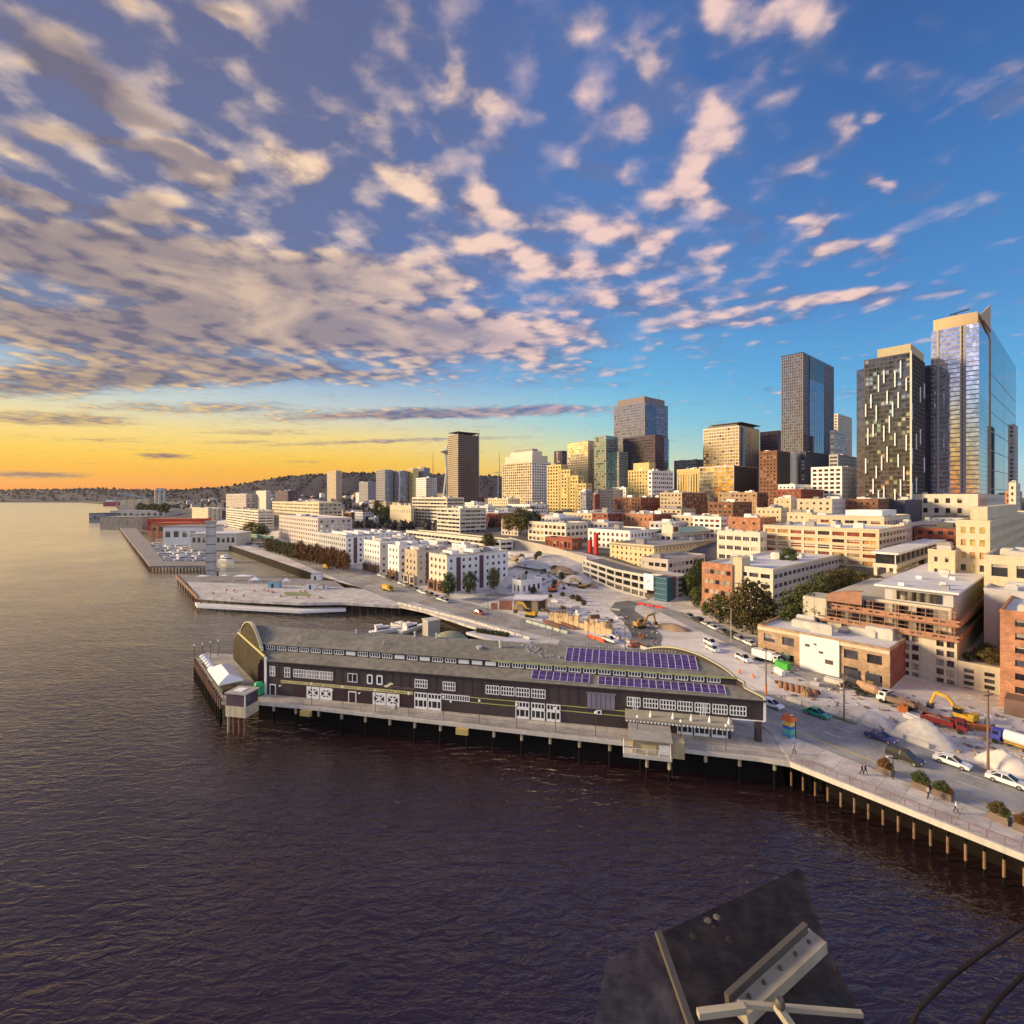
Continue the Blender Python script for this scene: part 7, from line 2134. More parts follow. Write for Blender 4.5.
pile('white sheeted rubble pile left of the big one by the road', 848, 895, (713, 729), 10, SHEET, 1)
pile('largest white sheeted rubble pile beside the road', 893, 958, (730, 752), 21, SHEET, 2)
pile('pale sheeted pile at the right picture edge beside the road', 975, 1040, (757, 782), 18, SHEET, 3)
EARTH = pmat('earth_tan', (0.36, 0.25, 0.15), var=.25, bump=.5)
pile('tan earth pile behind the flatbed truck', 905, 928, (704, 712), 7, EARTH, 4)
pile('low tan earth mound beside the ramp road', 655, 690, (625, 632), 5, EARTH, 5)
pile('grey rubble mound on the haul road', 560, 590, (576, 588), 7, SHEET, 6)
pile('pale rubble mound before the retaining wall', 520, 548, (562, 570), 6, SHEET, 7)
for k_ in range(14):
    pile('mixed rubble heap along the foot of the retaining wall', 505 + k_ * 6.2, 515 + k_ * 6.4, (556 + k_ * 2.2, 559 + k_ * 2.3), 3.5 + k_ % 3, (SHEET, EARTH, CONC_L)[k_ % 3], 20 + k_)['group'] = 'rubble along the retaining wall'
pile('brown rubble mound before the retaining wall', 545, 575, (566, 577), 6, EARTH, 8)

# half demolished building and tan site wall -------------------------------------------
p0, p1 = G(514, 611).xy, G(546, 612).xy
hd = thing('demolished_building', 'half demolished tan building with a white roof beside the road', 'building', (p0.x, p0.y, 5), math.atan2((p1 - p0).y, (p1 - p0).x))
L_ = (p1 - p0).length
TANB = pmat('plaster_tan', (0.52, 0.38, 0.22), var=.2, streak=.4)
mb = MB(); mb.box(0, L_, 7, 7.4, 0, 4.2); mb.box(0, .4, 0, 7, 0, 4.2); mb.box(L_ - .4, L_, 2, 7, 0, 3.8); mb.box(.4, L_ * .3, 0, .4, 0, 4.2); mb.box(L_ * .55, L_ * .75, 0, .4, 0, 4.2); mb.build('wall', TANB, hd)
mb = MB(); mb.prism([(-.5, -.5), (L_ * .85, -.6), (L_ + .4, 3), (L_ + .4, 8), (-.5, 8)], 4.21, 4.7); mb.build('roof', ROOF_W, hd)
mb = MB(); mb.box(-6, -1, 2, 2.4, 0, 3.4); mb.box(-9, -6.5, 1, 1.4, 0, 2.6); mb.build('broken_wall', BR_O, hd)
p0, p1 = G(549, 622).xy, G(612, 637).xy
sw = thing('site_wall', 'long broken tan wall with exposed steel along the site', 'wall', (p0.x, p0.y, 5), math.atan2((p1 - p0).y, (p1 - p0).x)); L_ = (p1 - p0).length
rnd = random.Random(5); mb = MB()
for k in range(12): mb.box(L_ * k / 12, L_ * (k + .93) / 12, 0, .6, 0, rnd.uniform(2.0, 4.2))
mb.build('panel_run', TANB, sw)
mb = MB()
for k in range(26): x = L_ * k / 26; mb.tube((x, .3, 1.5), (x + rnd.uniform(-.6, .6), rnd.uniform(-1.2, .6), rnd.uniform(3.8, 5.4)), .07, n=4)
mb.build('reinforcing_steel', RUST, sw)
for i, (pa_, pb_) in enumerate((((559, 624), (574, 630)), ((562, 620), (582, 628)), ((543, 622), (560, 629)))):
    a, b = G(*pa_), G(*pb_); o = thing('steel_beam', ('rust brown steel beam lying at the roadside, ' + ('middle one', 'rear one', 'left one')[i]), 'beam', (a.x, a.y, 5.1), math.atan2((b - a).y, (b - a).x)); l = (b - a).length
    mb = MB(); mb.box(0, l, -.3, .3, 0, .12); mb.box(0, l, -.06, .06, .121, .9); mb.box(0, l, -.3, .3, .901, 1.02); mb.build('beam', RUST, o)
block('low_block', 'small low white flat roofed block at the right end of the apartments', B, 512, 521, 542, 582, 58, W_WHITE, ROOF_W, rows=1, bay=3, ww=.5, wh=.5, seed=51, units=1)

# barriers, barrels, hoardings -----------------------------------------------------------
mb = MB(); pr_ = [(-.3, 0), (.3, 0), (.3, .12), (.12, .4), (.08, .85), (-.08, .85), (-.12, .4), (-.3, .12)]
A = [(-1.5, y, z) for y, z in pr_]; Bq = [(1.5, y, z) for y, z in pr_]
mb.face(A[::-1]); mb.face(Bq)
for k in range(8): mb.face([A[k], A[(k + 1) % 8], Bq[(k + 1) % 8], Bq[k]])
jm = mb.mesh('barrier', CONC_L); jo = mb.mesh('barrier', pmat('barrier_orange', (0.65, .10, .02))); jr = mb.mesh('barrier', pmat('barrier_red', (0.55, .03, .03)))
jg = mb.mesh('barrier', pmat('barrier_green_grey', (0.36, .42, .36)))


def barriers(pts, me, label, group, n, jitter=.1, z=5.0):
    rnd = random.Random(n)
    P_ = [G(*q).xy for q in pts]; ps = along(P_, 3.2)[:n]
    for a, b in zip(ps[:-1], ps[1:]):
        m = (a + b) / 2; o = link('barrier', me, None, (m.x, m.y, z + .03), math.atan2((b - a).y, (b - a).x) + rnd.uniform(-jitter, jitter)); tag(o, label, 'barrier', group)


barriers([(786, 700), (838, 715), (932, 750)], jm, 'pale concrete road barrier along the inland side of the road', 'concrete barriers beside the road', 14)
barriers([(560, 618), (640, 648), (690, 666)], jm, 'pale concrete barrier along the site edge behind the shed', 'concrete barriers at the site edge', 16)
barriers([(588, 637), (604, 642)], jo, 'orange plastic barrier beside the white car', 'orange barriers', 7)
barriers([(637, 604), (664, 609)], jr, 'red plastic barrier at the garage entrance', 'red barriers', 10)
barriers([(526, 622), (568, 634)], jg, 'greenish grey barrier along the road by the demolished building', 'greenish barriers', 12)
barriers([(398, 604), (470, 622), (530, 640)], jm, 'white barrier on the seawall edge behind the shed', 'white barriers on the seawall', 26)
mb = MB(); mb.lathe([(.3, 0), (.28, .5), (.24, 1.0), (.1, 1.05)], 10); bl = mb.mesh('barrel', pmat('barrel_brown', (0.24, .12, .07), var=.2))
for i, (px, py) in enumerate(((781, 688), (786, 689.5), (792, 691), (798, 692.5), (803, 693.5), (815, 697))):
    p = G(px, py); o = link('barrel', bl, None, (p.x, p.y, 5.02)); o.scale = (2, 2, 1.5); tag(o, 'rusty brown drum standing in the dusty lot', 'drum', 'brown drums in the lot')
mb = MB(); mb.lathe([(.28, 0), (.26, .05), (.05, .8), (.03, .82)], 8); cn = mb.mesh('cone', pmat('cone_orange', (0.75, .16, .03)))
rnd = random.Random(17)
for i in range(30):
    px, py = (rnd.uniform(600, 760), 0); py = 640 + (px - 600) * .25 + rnd.uniform(-6, 14); p = G(px, py)
    o = link('traffic_cone', cn, None, (p.x, p.y, 5.02)); tag(o, 'orange traffic cone in the dusty junction', 'cone', 'orange cones around the junction')
# scattered debris on the works (uncountable)
mb = MB()
for i in range(900):
    f = rnd.random()
    if f < .45: px = rnd.uniform(770, 1024); py = 690 + (px - 770) * .22 + rnd.uniform(-26, 22)
    elif f < .75: px = rnd.uniform(520, 660); py = 600 + (px - 520) * .30 + rnd.uniform(-18, 8)
    else: px = rnd.uniform(440, 600); py = 548 + (px - 440) * .28 + rnd.uniform(-10, 12)
    p = GH(px, py); g_ = p.z
    if (road_c[min(range(len(road_c)), key=lambda i: (road_c[i] - p.xy).length)] - p.xy).length < 9: continue
    s = rnd.uniform(.12, .5); mb.blob((p.x, p.y, g_ + s * .2), (s, s * rnd.uniform(.6, 1.4), s * .6), seed=i, rough=.35, nu=5, nv=3, mi=i % 3)
tag(mb.build('site_debris', [SHEET, EARTH, CONC_D]), 'scattered stones and broken debris over the site', None, None, 'stuff')
WOODP = pmat('stack_wood', (0.42, .28, .14), var=.2); TARPB = pmat('tarp_blue2', (0.06, .07, .33))
rnd = random.Random(23)
for i in range(34):
    f = i / 34
    if i < 20: px = rnd.uniform(530, 650); py = 598 + (px - 530) * .28 + rnd.uniform(-12, 10)
    else: px = rnd.uniform(775, 1015); py = 684 + (px - 775) * .21 + rnd.uniform(-14, 8)
    p = GH(px, py)
    if (p.xy - road_c[4]).length < 10: continue
    w, l, h = rnd.uniform(.8, 1.6), rnd.uniform(1.5, 4), rnd.uniform(.5, 1.6)
    o = thing('material_stack', 'strapped stack of building material on the works ground', 'stack', (p.x, p.y, hgt(p.x, p.y)), rnd.uniform(0, 3), 'stacks of building material')
    mt_ = rnd.choice([WOODP, CONC_L, RUST, W_WHITE, ORG_M, METAL_L])
    mb = MB()
    for k in range(3): mb.box(-l / 2 + rnd.uniform(-.1, .1), l / 2, -w / 2 + k * w / 3 + .03, -w / 2 + (k + 1) * w / 3, .12, h * rnd.uniform(.75, 1))
    mb.build('load', mt_, o); mb = MB(); mb.box(-l / 2, l / 2, -w / 2, w / 2, 0, .12); mb.build('pallet', WOODP, o)

# poles and lamps ---------------------------------------------------------------------------
WPOLE = pmat('pole_wood', (0.17, .10, .07), var=.2)


def pole(label, px, pyb, pyt, mat=WPOLE, r=.16, arm=0, z=5.0, base=None, cat='pole', group=None):
    p = G(px, pyb, z); h = zat(pyt, p.y) - z
    o = thing('street_pole', label, cat, (p.x, p.y, z), .3, group)
    mb = MB(); mb.tube((0, 0, 0), (0, 0, h), r, r * .65, 8); mb.build('shaft', mat, o)
    if arm:
        mb = MB(); mb.tube((0, 0, h - .2), (-arm, 0, h + .25), .06, n=6); mb.build('arm', mat, o)
        mb = MB(); mb.box(-arm - .5, -arm + .2, -.14, .14, h + .16, h + .34); mb.build('lamp_head', METAL_L, o)
    else:
        mb = MB(); mb.box(-1.1, 1.1, -.07, .07, h - .9, h - .75); mb.build('crossarm', mat, o)
    if base: mb = MB(); mb.tube((0, 0, .02), (0, 0, 2.2), r * 1.35, n=8); mb.build('wrap', base, o)
    return o


pole('wooden utility pole with an orange wrap right of the shed gable', 766, 695, 646, base=pmat('cone_orange', (0.75, .16, .03)))
pole('wooden utility pole beside the tan brick building', 844, 720, 671)
pole('tall brown utility pole between road and tanker', 988, 771, 690, r=.2)
pole('dark lamp post beside the colourful column', 795.5, 739, 716, METAL_D, .09, .8, cat='lamp post')
pole('slim lamp post beside the first planter', 893, 780, 757, METAL_D, .09, .8, cat='lamp post')
pole('signal pole with a boxed head at the ramp junction', 655, 652, 610, METAL_D, .12)
pole('dark pole beside the orange barriers', 588, 638, 610, METAL_D, .13); pole('slim pole at the roadside behind the shed roof', 551, 640, 618, METAL, .1)
pole('dark pole on the left side of the ramp road', 625, 650, 622, METAL_D, .13)
pole('white curved street lamp before the green tree', 731, 642, 608, METAL_L, .1, 2.6, cat='lamp post'); pole('dark pole by the apartment corner road', 488, 620, 596, METAL_D, .1, 1.5, cat='lamp post')
pole('lamp post beside the broken wall on the road behind the shed', 520, 632, 606, METAL, .1, 1.5, cat='lamp post')
lp = None
mb = MB(); mb.tube((0, 0, 0), (0, 0, 4.0), .06, n=6); lpm = mb.mesh('shaft', METAL_D); mb = MB(); mb.lathe([(.08, 4.0), (.2, 4.15), (.2, 4.4), (.05, 4.55)], 8); lph = mb.mesh('globe', W_TRIM)
for k in range(12):
    p = dk[2].lerp(dk[4], (k + .3) / 12); w = Matrix.Rotation(PRZ, 4, 'Z') @ Vector((p.x, p.y + .8, 0))
    o = thing('deck_lamp', 'slim lamp post on the front edge of the pier deck', 'lamp post', (w.x + FL.x, w.y + FL.y, DECK_Z), 0, 'lamp posts along the pier front'); link('shaft', lpm, o); link('globe', lph, o)
for k in range(4):
    p = dk[-1].lerp(Vector(pl_(-1, 36)[:2]), k / 4); w = Matrix.Rotation(PRZ, 4, 'Z') @ Vector((p.x, p.y - .5, 0))
    o = thing('deck_lamp', 'slim lamp post at the far rail of the pier end', 'lamp post', (w.x + FL.x, w.y + FL.y, DECK_Z), 0, 'lamp posts at the pier end'); link('shaft', lpm, o); link('globe', lph, o)

# promenade: overhanging slab on pilings, rail, planters, people ------------------------------
pr_e = [Vector((108, 5)), G(1024, 855).xy, G(790, 762).xy]
pm = thing('promenade', 'pale concrete promenade deck on pilings along the road', 'promenade', (0, 0, 0)); pm['kind'] = 'thing'
mb = MB()
inner = [sea_edge[0], sea_edge[1] - dirv[1] * .2, sea_edge[2] - dirv[2] * .2, sea_edge[3] - dirv[3] * .2, sea_edge[4] - dirv[4] * .2, sea_edge[4] - dirv[4] * .3]
poly = pr_e + [G(772, 735).xy] + [p - dirv[i] * .2 for i, p in list(enumerate(sea_edge))[4:0:-1]]
area = sum(a.x * b.y - b.x * a.y for a, b in zip(poly, poly[1:] + poly[:1]))
if area < 0: poly = poly[::-1]
mb.prism([(p.x, p.y) for p in poly], 4.5, 5.12); mb.build('deck', PAVE, pm)
mb = MB()
for a, b in zip(pr_e[:-1], pr_e[1:]): mb.bar((a.x, a.y, 4.75), (b.x, b.y, 4.75), .5, .85)
mb.build('edge_beam', CONC_L, pm)
ep = along(pr_e[1:], 1.7)
mb = MB(); mb.tube((0, 0, -2), (0, 0, 1.0), .15, n=8, mi=1); mb.tube((0, 0, 1.0), (0, 0, 3.2), .16, n=8); mb.tube((0, 0, 3.2), (0, 0, 4.4), .15, n=8, mi=1); ppm = mb.mesh('piling', [pmat('piling_ochre', (.17, .10, .055), var=.45, scale=2), PILING_DARK])
for k, p in enumerate(ep):
    q = p + Q * .55; link('piling', ppm, pm, (q.x, q.y, 0))
ep2 = [pr_e[1].lerp(pr_e[0], k / 14) for k in range(1, 7)]
for p in ep2: q = p + Q * .55; link('piling', ppm, pm, (q.x, q.y, 0))
railing('railing', [Vector((p.x + Q.x * .3, p.y + Q.y * .3, 5.12)) for p in pr_e[::-1]], mat=RUST, parent=pm, step=1.6, h=1.05)
SHRUB_L = [LEAF_G, LEAF_G, LEAF_R, LEAF_O]
PLW = pmat('planter_wood', (0.15, .11, .10), var=.2)
for i, (a_, b_, lab, lf) in enumerate((((878, 771), (893, 777), 'wooden planter with a reddish shrub nearest the lamp post', 2), ((912, 786), (930, 793), 'wooden planter with dark green shrubs left of the middle', 0), ((933, 794), (953, 802), 'wooden planter with mixed shrubs right of the middle', 1),
                        ((989, 817), (1010, 826), 'wooden planter with a sparse yellow tree near the right edge', 3), ((1014, 828), (1036, 837), 'wooden planter cut by the right picture edge', 2))):
    a, b = G(*a_), G(*b_); l = (b - a).length
    o = thing('planter', lab, 'planter', (a.x, a.y, 5.12), math.atan2((b - a).y, (b - a).x))
    mb = MB(); mb.box(0, l, -.7, .7, 0, .75); mb.build('box', PLW, o); mb = MB(); mb.box(.12, l - .12, -.58, .58, .751, .8); mb.build('soil', EARTH, o)
    for k in range(3):
        tm, cm = tree_meshes(1 + (k + i) % 5, SHRUB_L[(lf + (k == 2)) % 4]); s_ = (1.3, 1.9, 1.2)[k] + .2 * (i % 2)
        c1 = link('shrub', cm, o, (l * (k + .5) / 3, 0, .65)); c1.scale = (s_ * 1.1, s_ * 1.1, s_)
        t1_ = link('stem', tm, c1)
# colourful column
p = G(789, 738); tt = thing('poster_column', 'colourful painted column with an orange top beside the lamp post', 'column', (p.x, p.y, 5.12), .5)
mb = MB(); mb.box(-.7, .7, -.7, .7, 0, 3.0); mb.build('shaft', pmat('column_cream', (0.6, .55, .4), var=.1), tt)
for k, (z0, z1, cc) in enumerate(((.2, .9, (0.08, .3, .5)), (.95, 1.6, (0.1, .45, .35)), (1.65, 2.2, (0.05, .12, .5)), (2.25, 2.8, (0.7, .5, .08)))):
    mb = MB(); mb.box(-.74, .2 + .1 * k, -.74, .72, z0, z1); mb.box(.25 + .1 * k, .74, -.73, .73, z0 + .1, z1 - .05, 1); mb.build('painted_band', [pmat('band_%s' % 'abcd'[k], cc), pmat('column_green', (0.2, .5, .2))], tt)
mb = MB(); mb.box(-.85, .85, -.85, .85, 3.0, 3.9); mb.build('cap', pmat('cap_orange', (0.65, .16, .05)), tt)


def person(label, px, py, shirt, legs, rz=0.0, pose='walk', hold=None):
    p = G(px, py, 5.12); o = thing('person', label, 'person', (p.x, p.y, 5.12), rz)
    sit = pose == 'sit'
    V = {'pel': (0, 0, .95 if not sit else .5), 'wa': (0, 0, 1.10 if not sit else .66), 'ch': (.02, 0, 1.32 if not sit else .88), 'nk': (.03, 0, 1.49 if not sit else 1.05), 'hd0': (.04, 0, 1.58 if not sit else 1.14), 'hd': (.05, 0, 1.70 if not sit else 1.26)}
    R_ = {'pel': .15, 'wa': .13, 'ch': .16, 'nk': .055, 'hd0': .085, 'hd': .095}
    E = [('pel', 'wa'), ('wa', 'ch'), ('ch', 'nk'), ('nk', 'hd0'), ('hd0', 'hd')]
    sw_ = .22
    for s, sg in (('l', 1), ('r', -1)):
        f = sg * sw_ if not sit else 0
        zb = V['ch'][2] + .08
        V['sh' + s] = (.02, sg * .19, zb); V['el' + s] = (.0 - f * .5, sg * .25, zb - .29); V['wr' + s] = (.10 - f * .6, sg * .24, zb - .53); V['ha' + s] = (.13 - f * .65, sg * .235, zb - .62)
        if not sit: V['hp' + s] = (0, sg * .10, .90); V['kn' + s] = (f * .6 + .03, sg * .10, .49); V['an' + s] = (f * 1.0 - .03, sg * .10, .09); V['to' + s] = (f * 1.0 + .14, sg * .11, .04)
        else: V['hp' + s] = (.02, sg * .11, .48); V['kn' + s] = (.45, sg * .12, .50); V['an' + s] = (.46, sg * .12, .09); V['to' + s] = (.62, sg * .12, .04)
        R_.update({'sh' + s: .075, 'el' + s: .05, 'wr' + s: .035, 'ha' + s: .042, 'hp' + s: .105, 'kn' + s: .068, 'an' + s: .048, 'to' + s: .04})
        E += [('ch', 'sh' + s), ('sh' + s, 'el' + s), ('el' + s, 'wr' + s), ('wr' + s, 'ha' + s), ('pel', 'hp' + s), ('hp' + s, 'kn' + s), ('kn' + s, 'an' + s), ('an' + s, 'to' + s)]
    ks = list(V); me = bpy.data.meshes.new('body'); me.from_pydata([V[k] for k in ks], [(ks.index(a), ks.index(b)) for a, b in E], [])
    t = bpy.data.objects.new('body_tmp', me); C.objects.link(t)
    t.modifiers.new('skin', 'SKIN'); sl = me.skin_vertices[0].data
    for i, k in enumerate(ks): sl[i].radius = (R_[k], R_[k]); sl[i].use_root = (k == 'pel')
    sb = t.modifiers.new('sub', 'SUBSURF'); sb.levels = sb.render_levels = 1
    dg = bpy.context.evaluated_depsgraph_get(); m2 = bpy.data.meshes.new_from_object(t.evaluated_get(dg)); bpy.data.objects.remove(t)
    m2.materials.clear()
    for m_ in (pmat('skin', (0.45, .28, .2), var=.05), shirt, legs, METAL_D): m2.materials.append(m_)
    wz = V['wa'][2] - .06
    for f in m2.polygons:
        c = f.center; f.use_smooth = True
        hand = abs(c.y) > .2 and c.z < V['wrl'][2] + .02 and c.z > V['hal'][2] - .08
        f.material_index = 0 if (c.z > V['nk'][2] - .01 or hand) else (3 if c.z < .085 else (1 if c.z > wz or abs(c.y) > .205 else 2))
    link('body', m2, o)
    mb = MB(); mb.blob((V['hd'][0] - .02, 0, V['hd'][2] + .05), (.108, .10, .095), seed=2, rough=.06, nu=10, nv=6); mb.build('hair', pmat('hair_dark', (0.03, .02, .015), var=.1), o)
    return o


pmt = lambda n, c: pmat('cloth_' + n, c, var=.08)
wd_ = math.atan2(*(road_dir(G(905, 775).xy)).yx)
person('person in a white top and dark trousers walking past the planters', 956, 813, pmt('white', (.7, .7, .7)), pmt('navy', (.03, .03, .06)), wd_)
person('person in plum clothes strolling left of the planters', 862, 775, pmt('plum', (.10, .03, .07)), pmt('dark', (.03, .025, .03)), wd_ + PI)
person('person in blue walking beside the one in plum', 865.5, 774.5, pmt('blue', (.06, .07, .2)), pmt('dark', (.03, .025, .03)), wd_ + PI)
person('person in grey standing between the two middle planters', 928, 799, pmt('grey', (.25, .23, .24)), pmt('dark', (.03, .025, .03)), wd_ + 1)
person('person in pink walking below the colourful column', 794, 754, pmt('pink', (.4, .2, .22)), pmt('navy', (.03, .03, .06)), wd_)
person('person in dark clothes on the pier front deck', 396, 712, pmt('dark', (.03, .025, .03)), pmt('navy', (.03, .03, .06)), PRZ)
person('person in black standing behind the orange barriers', 620, 641, pmt('dark', (.03, .025, .03)), pmt('navy', (.03, .03, .06)), 1)
# grass verge by the road
a, b, c2, d2 = G(828, 713), G(858, 722), G(856, 725), G(826, 716)
mb = MB(); mb.face([(p.x, p.y, 5.05) for p in (d2, c2, b, a)]); tag(mb.build('grass_verge', pmat('grass', (0.10, .12, .03), var=.3, scale=2)), 'narrow strip of green grass beside the road', None, None, 'stuff')
# ------------------------------------------------------------------ piers and boats up the shore
def deck_poly(root, pts, z0, z1, mat, name='deck'):
    ps = [G(x, y, z1).xy for x, y in pts]
    if sum(a.x * b.y - b.x * a.y for a, b in zip(ps, ps[1:] + ps[:1])) < 0: ps = ps[::-1]
    mb = MB(); mb.prism([(p.x, p.y) for p in ps], z0, z1); return mb.build(name, mat, root)


PALE_D = joint_mat('deck_pale', (0.54, 0.51, 0.48), 1.0, 8.0, 2.5, 0)
GREY_D = pmat('deck_grey', (0.24, 0.22, 0.21), var=.2, scale=.2)
p62 = thing('open_pier', 'broad open pier with a pale deck and no shed beyond the long shed', 'pier', (0, 0, 0))
deck_poly(p62, [(187, 582), (198, 597), (240, 600), (300, 603), (343, 602.5), (400, 606), (392, 592), (352, 588), (300, 585.5)], 4.0, 5.0, PALE_D)
deck_poly(p62, [(176, 574.5), (185, 583), (300, 586), (345, 588), (335, 581), (300, 578.5), (230, 576.5)], 3.9, 4.96, GREY_D, 'rear_deck')
mb = MB(); mb.tube((0, 0, -2), (0, 0, 4.2), .35, n=6); pm6 = mb.mesh('piling', RUST)
for k in range(26):
    f = k / 25; p = G(199 + f * 200, 598 + 5.5 * f, 5.0); link('piling', pm6, p62, (p.x, p.y + 1.2, 0))
for k in range(9):
    p = G(177 + k * 2.4, 576 + k * 2.5, 4.9); link('piling', pm6, p62, (p.x + .6, p.y, 0))
mb = MB(); a, b = G(176, 575, 5), G(198, 597, 5); mb.bar((a.x, a.y, 4.5), (b.x, b.y, 4.5), .5, 1.6); mb.build('fender_wall', RUST, p62)
fl = thing('floating_dock', 'long white floating dock moored along the open pier', 'dock', (0, 0, 0))
deck_poly(fl, [(195, 602), (197, 605.5), (300, 611), (346, 609), (346, 606.5), (300, 608)], 1.5, 2.5, W_WHITE)
railing('railing', [Vector((*G(197, 605, 2.5).xy, 2.5)), Vector((*G(300, 610.5, 2.5).xy, 2.5))], h=1, step=6, mat=METAL_L, parent=fl)
for i, (x0, x1, y, h, mt, lab, cat) in enumerate(((196, 207, 581.5, 2.6, W_TRIM, 'flat white canopy leftmost on the open pier', 'canopy'), (219, 227, 580.8, 2.6, W_TRIM, 'flat white canopy second on the open pier', 'canopy'), (233, 250, 582, 2.8, W_TRIM, 'widest flat white canopy on the open pier', 'canopy'),
                                (248, 259, 587, 3.2, W_TRIM, 'white tent left of the blue container on the open pier', 'tent'), (268, 279, 588, 2.8, pmat('container_blue', (.25, .42, .5)), 'pale blue container on the open pier', 'container'), (282, 289, 588.5, 3.4, W_TRIM, 'white tent right of the blue container', 'tent'), (306, 316, 589.5, 2.8, W_WHITE, 'white cabin on the open pier near the shore', 'cabin'),
                                (322, 327, 589, 2, W_WHITE, 'small white box on the open pier near the shore', 'box'), (311, 321, 580, 3, W_WHITE, 'white cabin at the rear shore corner of the open pier', 'cabin'))):
    a, b = G(x0, y), G(x1, y); l = b.x - a.x; o = thing(cat.replace(' ', '_'), lab, cat, (a.x, a.y, 5), 0)
    if cat in ('canopy', 'tent'):
        mb = MB(); hh = h
        for (x, yy) in ((.2, .2), (l - .2, .2), (.2, l * .5), (l - .2, l * .5)): mb.tube((x, yy, 0), (x, yy, hh), .07, n=5)
        mb.build('poles', METAL_L, o); mb = MB(); q = [(0, 0, hh), (l, 0, hh), (l, l * .5 + .3, hh), (0, l * .5 + .3, hh)]; ap = (l / 2, l * .26, hh + (1.6 if cat == 'tent' else .6))
        for k in range(4): mb.face([q[k], q[(k + 1) % 4], ap])
        mb.face(q[::-1]); mb.build('fabric', mt, o)
    else:
        mb = MB(); mb.box(0, l, 0, 3, 0, h); mb.build('body', mt, o); mb = MB(); mb.box(-.1, l + .1, -.1, 3.1, h + .002, h + .18); mb.build('roof', ROOF_G, o); mb = MB(); mb.box(l * .3, l * .5, -.06, -.01, .1, 2); mb.build('door', METAL_D, o)
o = thing('turf_mat', 'green turf mat laid on the open pier', 'mat', (0, 0, 0)); deck_poly(o, [(284, 592), (308, 592.5), (312, 596), (286, 595.5)], 5.004, 5.08, pmat('turf', (.22, .26, .10), var=.2), 'mat')
rnd = random.Random(4)
mb = MB(); mb.lathe([(.25, 0), (.25, .5), (.6, .55), (.6, .65), (.05, .7)], 8); tbm = mb.mesh('table', pmat('table_red', (.4, .08, .05)))
for k in range(18):
    p = G(rnd.uniform(205, 330), rnd.uniform(590, 600)); t = link('table', tbm, None, (p.x, p.y, 5.01)); tag(t, 'small red round table on the open pier', 'table', 'red tables on the open pier')

# seawall edge behind the shed: pale overhang, dark recess, cube
sl_ = thing('seawall_deck', 'pale angled concrete deck edge behind the shed roof', 'deck', (0, 0, 0))
deck_poly(sl_, [(398, 605.5), (424, 611), (470, 626), (496, 632), (540, 643), (556, 651), (560, 640), (470, 619), (414, 602)], 4.3, 5.06, PALE_D)
deck_poly(sl_, [(466, 632), (489, 629), (532, 641), (520, 648)], 4.4, 5.2, pmat('deck_lavender', (.52, .50, .55), var=.08), 'ramp')
p = G(428, 632, 2); o = thing('concrete_box', 'square grey concrete vent house at the seawall corner', 'vent house', (p.x, p.y, -1), .6); mb = MB(); mb.box(0, 4.5, 0, 4.5, 0, 6.4); mb.build('body', CONC, o); mb = MB(); mb.box(-.2, 4.7, -.2, 4.7, 6.402, 6.7); mb.build('lid', CONC_L, o)
p = G(450, 640, 5); o = thing('dome_roof', 'low grey green domed roof just behind the long shed', 'dome', (p.x, p.y, 2.5), 0); mb = MB(); mb.lathe([(5, 0), (5, 2.5), (4.6, 3.4), (3.4, 4.3), (1.8, 4.8), (.1, 5)], 20); mb.build('dome', pmat('dome_green', (.26, .27, .18), var=.15), o); mb = MB(); mb.lathe([(5.4, 2.3), (5.4, 2.6), (5.0, 2.65)], 20); mb.build('rim', CONC_L, o)

HULL = pmat('boat_white', (.74, .73, .72), rough=.35, var=.05)


def boat_mesh():
    m = MB(); st_ = [(-5, 1.35, .0), (-2, 1.6, .0), (1.5, 1.45, .1), (3.8, .8, .3), (5.2, .05, .5)]
    rows = []
    for x, w, dz in st_: rows.append([(x, -w * .55, -.3), (x, -w, 1.0 + dz), (x, w, 1.0 + dz), (x, w * .55, -.3)])
    for a, b in zip(rows[:-1], rows[1:]):
        for k in range(4): m.face([a[k], b[k], b[(k + 1) % 4], a[(k + 1) % 4]][::-1])
    m.face(rows[0]); return m.mesh('hull', HULL)


HM = boat_mesh(); mb = MB(); mb.prism([(-3, -1.1), (1.2, -1.1), (2.2, 0), (1.2, 1.1), (-3, 1.1)], 1.02, 2.3); CM = mb.mesh('cabin', HULL)
mb = MB(); mb.prism([(-2.6, -1.13), (1.2, -1.13), (2.3, 0), (1.2, 1.13), (-2.6, 1.13)], 1.5, 2.0); WMB = mb.mesh('cabin_window', CARGL); mb = MB(); mb.box(-3.2, -.6, -1, 1, 2.32, 3.0); FBM = mb.mesh('flybridge', HULL)
mb = MB(); mb.tube((0, 0, 1), (0, 0, 13), .09, n=5); mb.tube((0, 0, 2), (-4, 0, 2.1), .08, n=5); MST = mb.mesh('mast', METAL_L)


def boat(label, px, py, rz, sc=1.0, sail=False, group=None):
    p = G(px, py, .3); o = thing('boat', label, 'boat', (p.x, p.y, .1), rz, group); o.scale = (sc,) * 3
    link('hull', HM, o); c_ = link('cabin', CM, o); link('cabin_window', WMB, c_)
    link('mast', MST, o) if sail else link('flybridge', FBM, o)
    return o


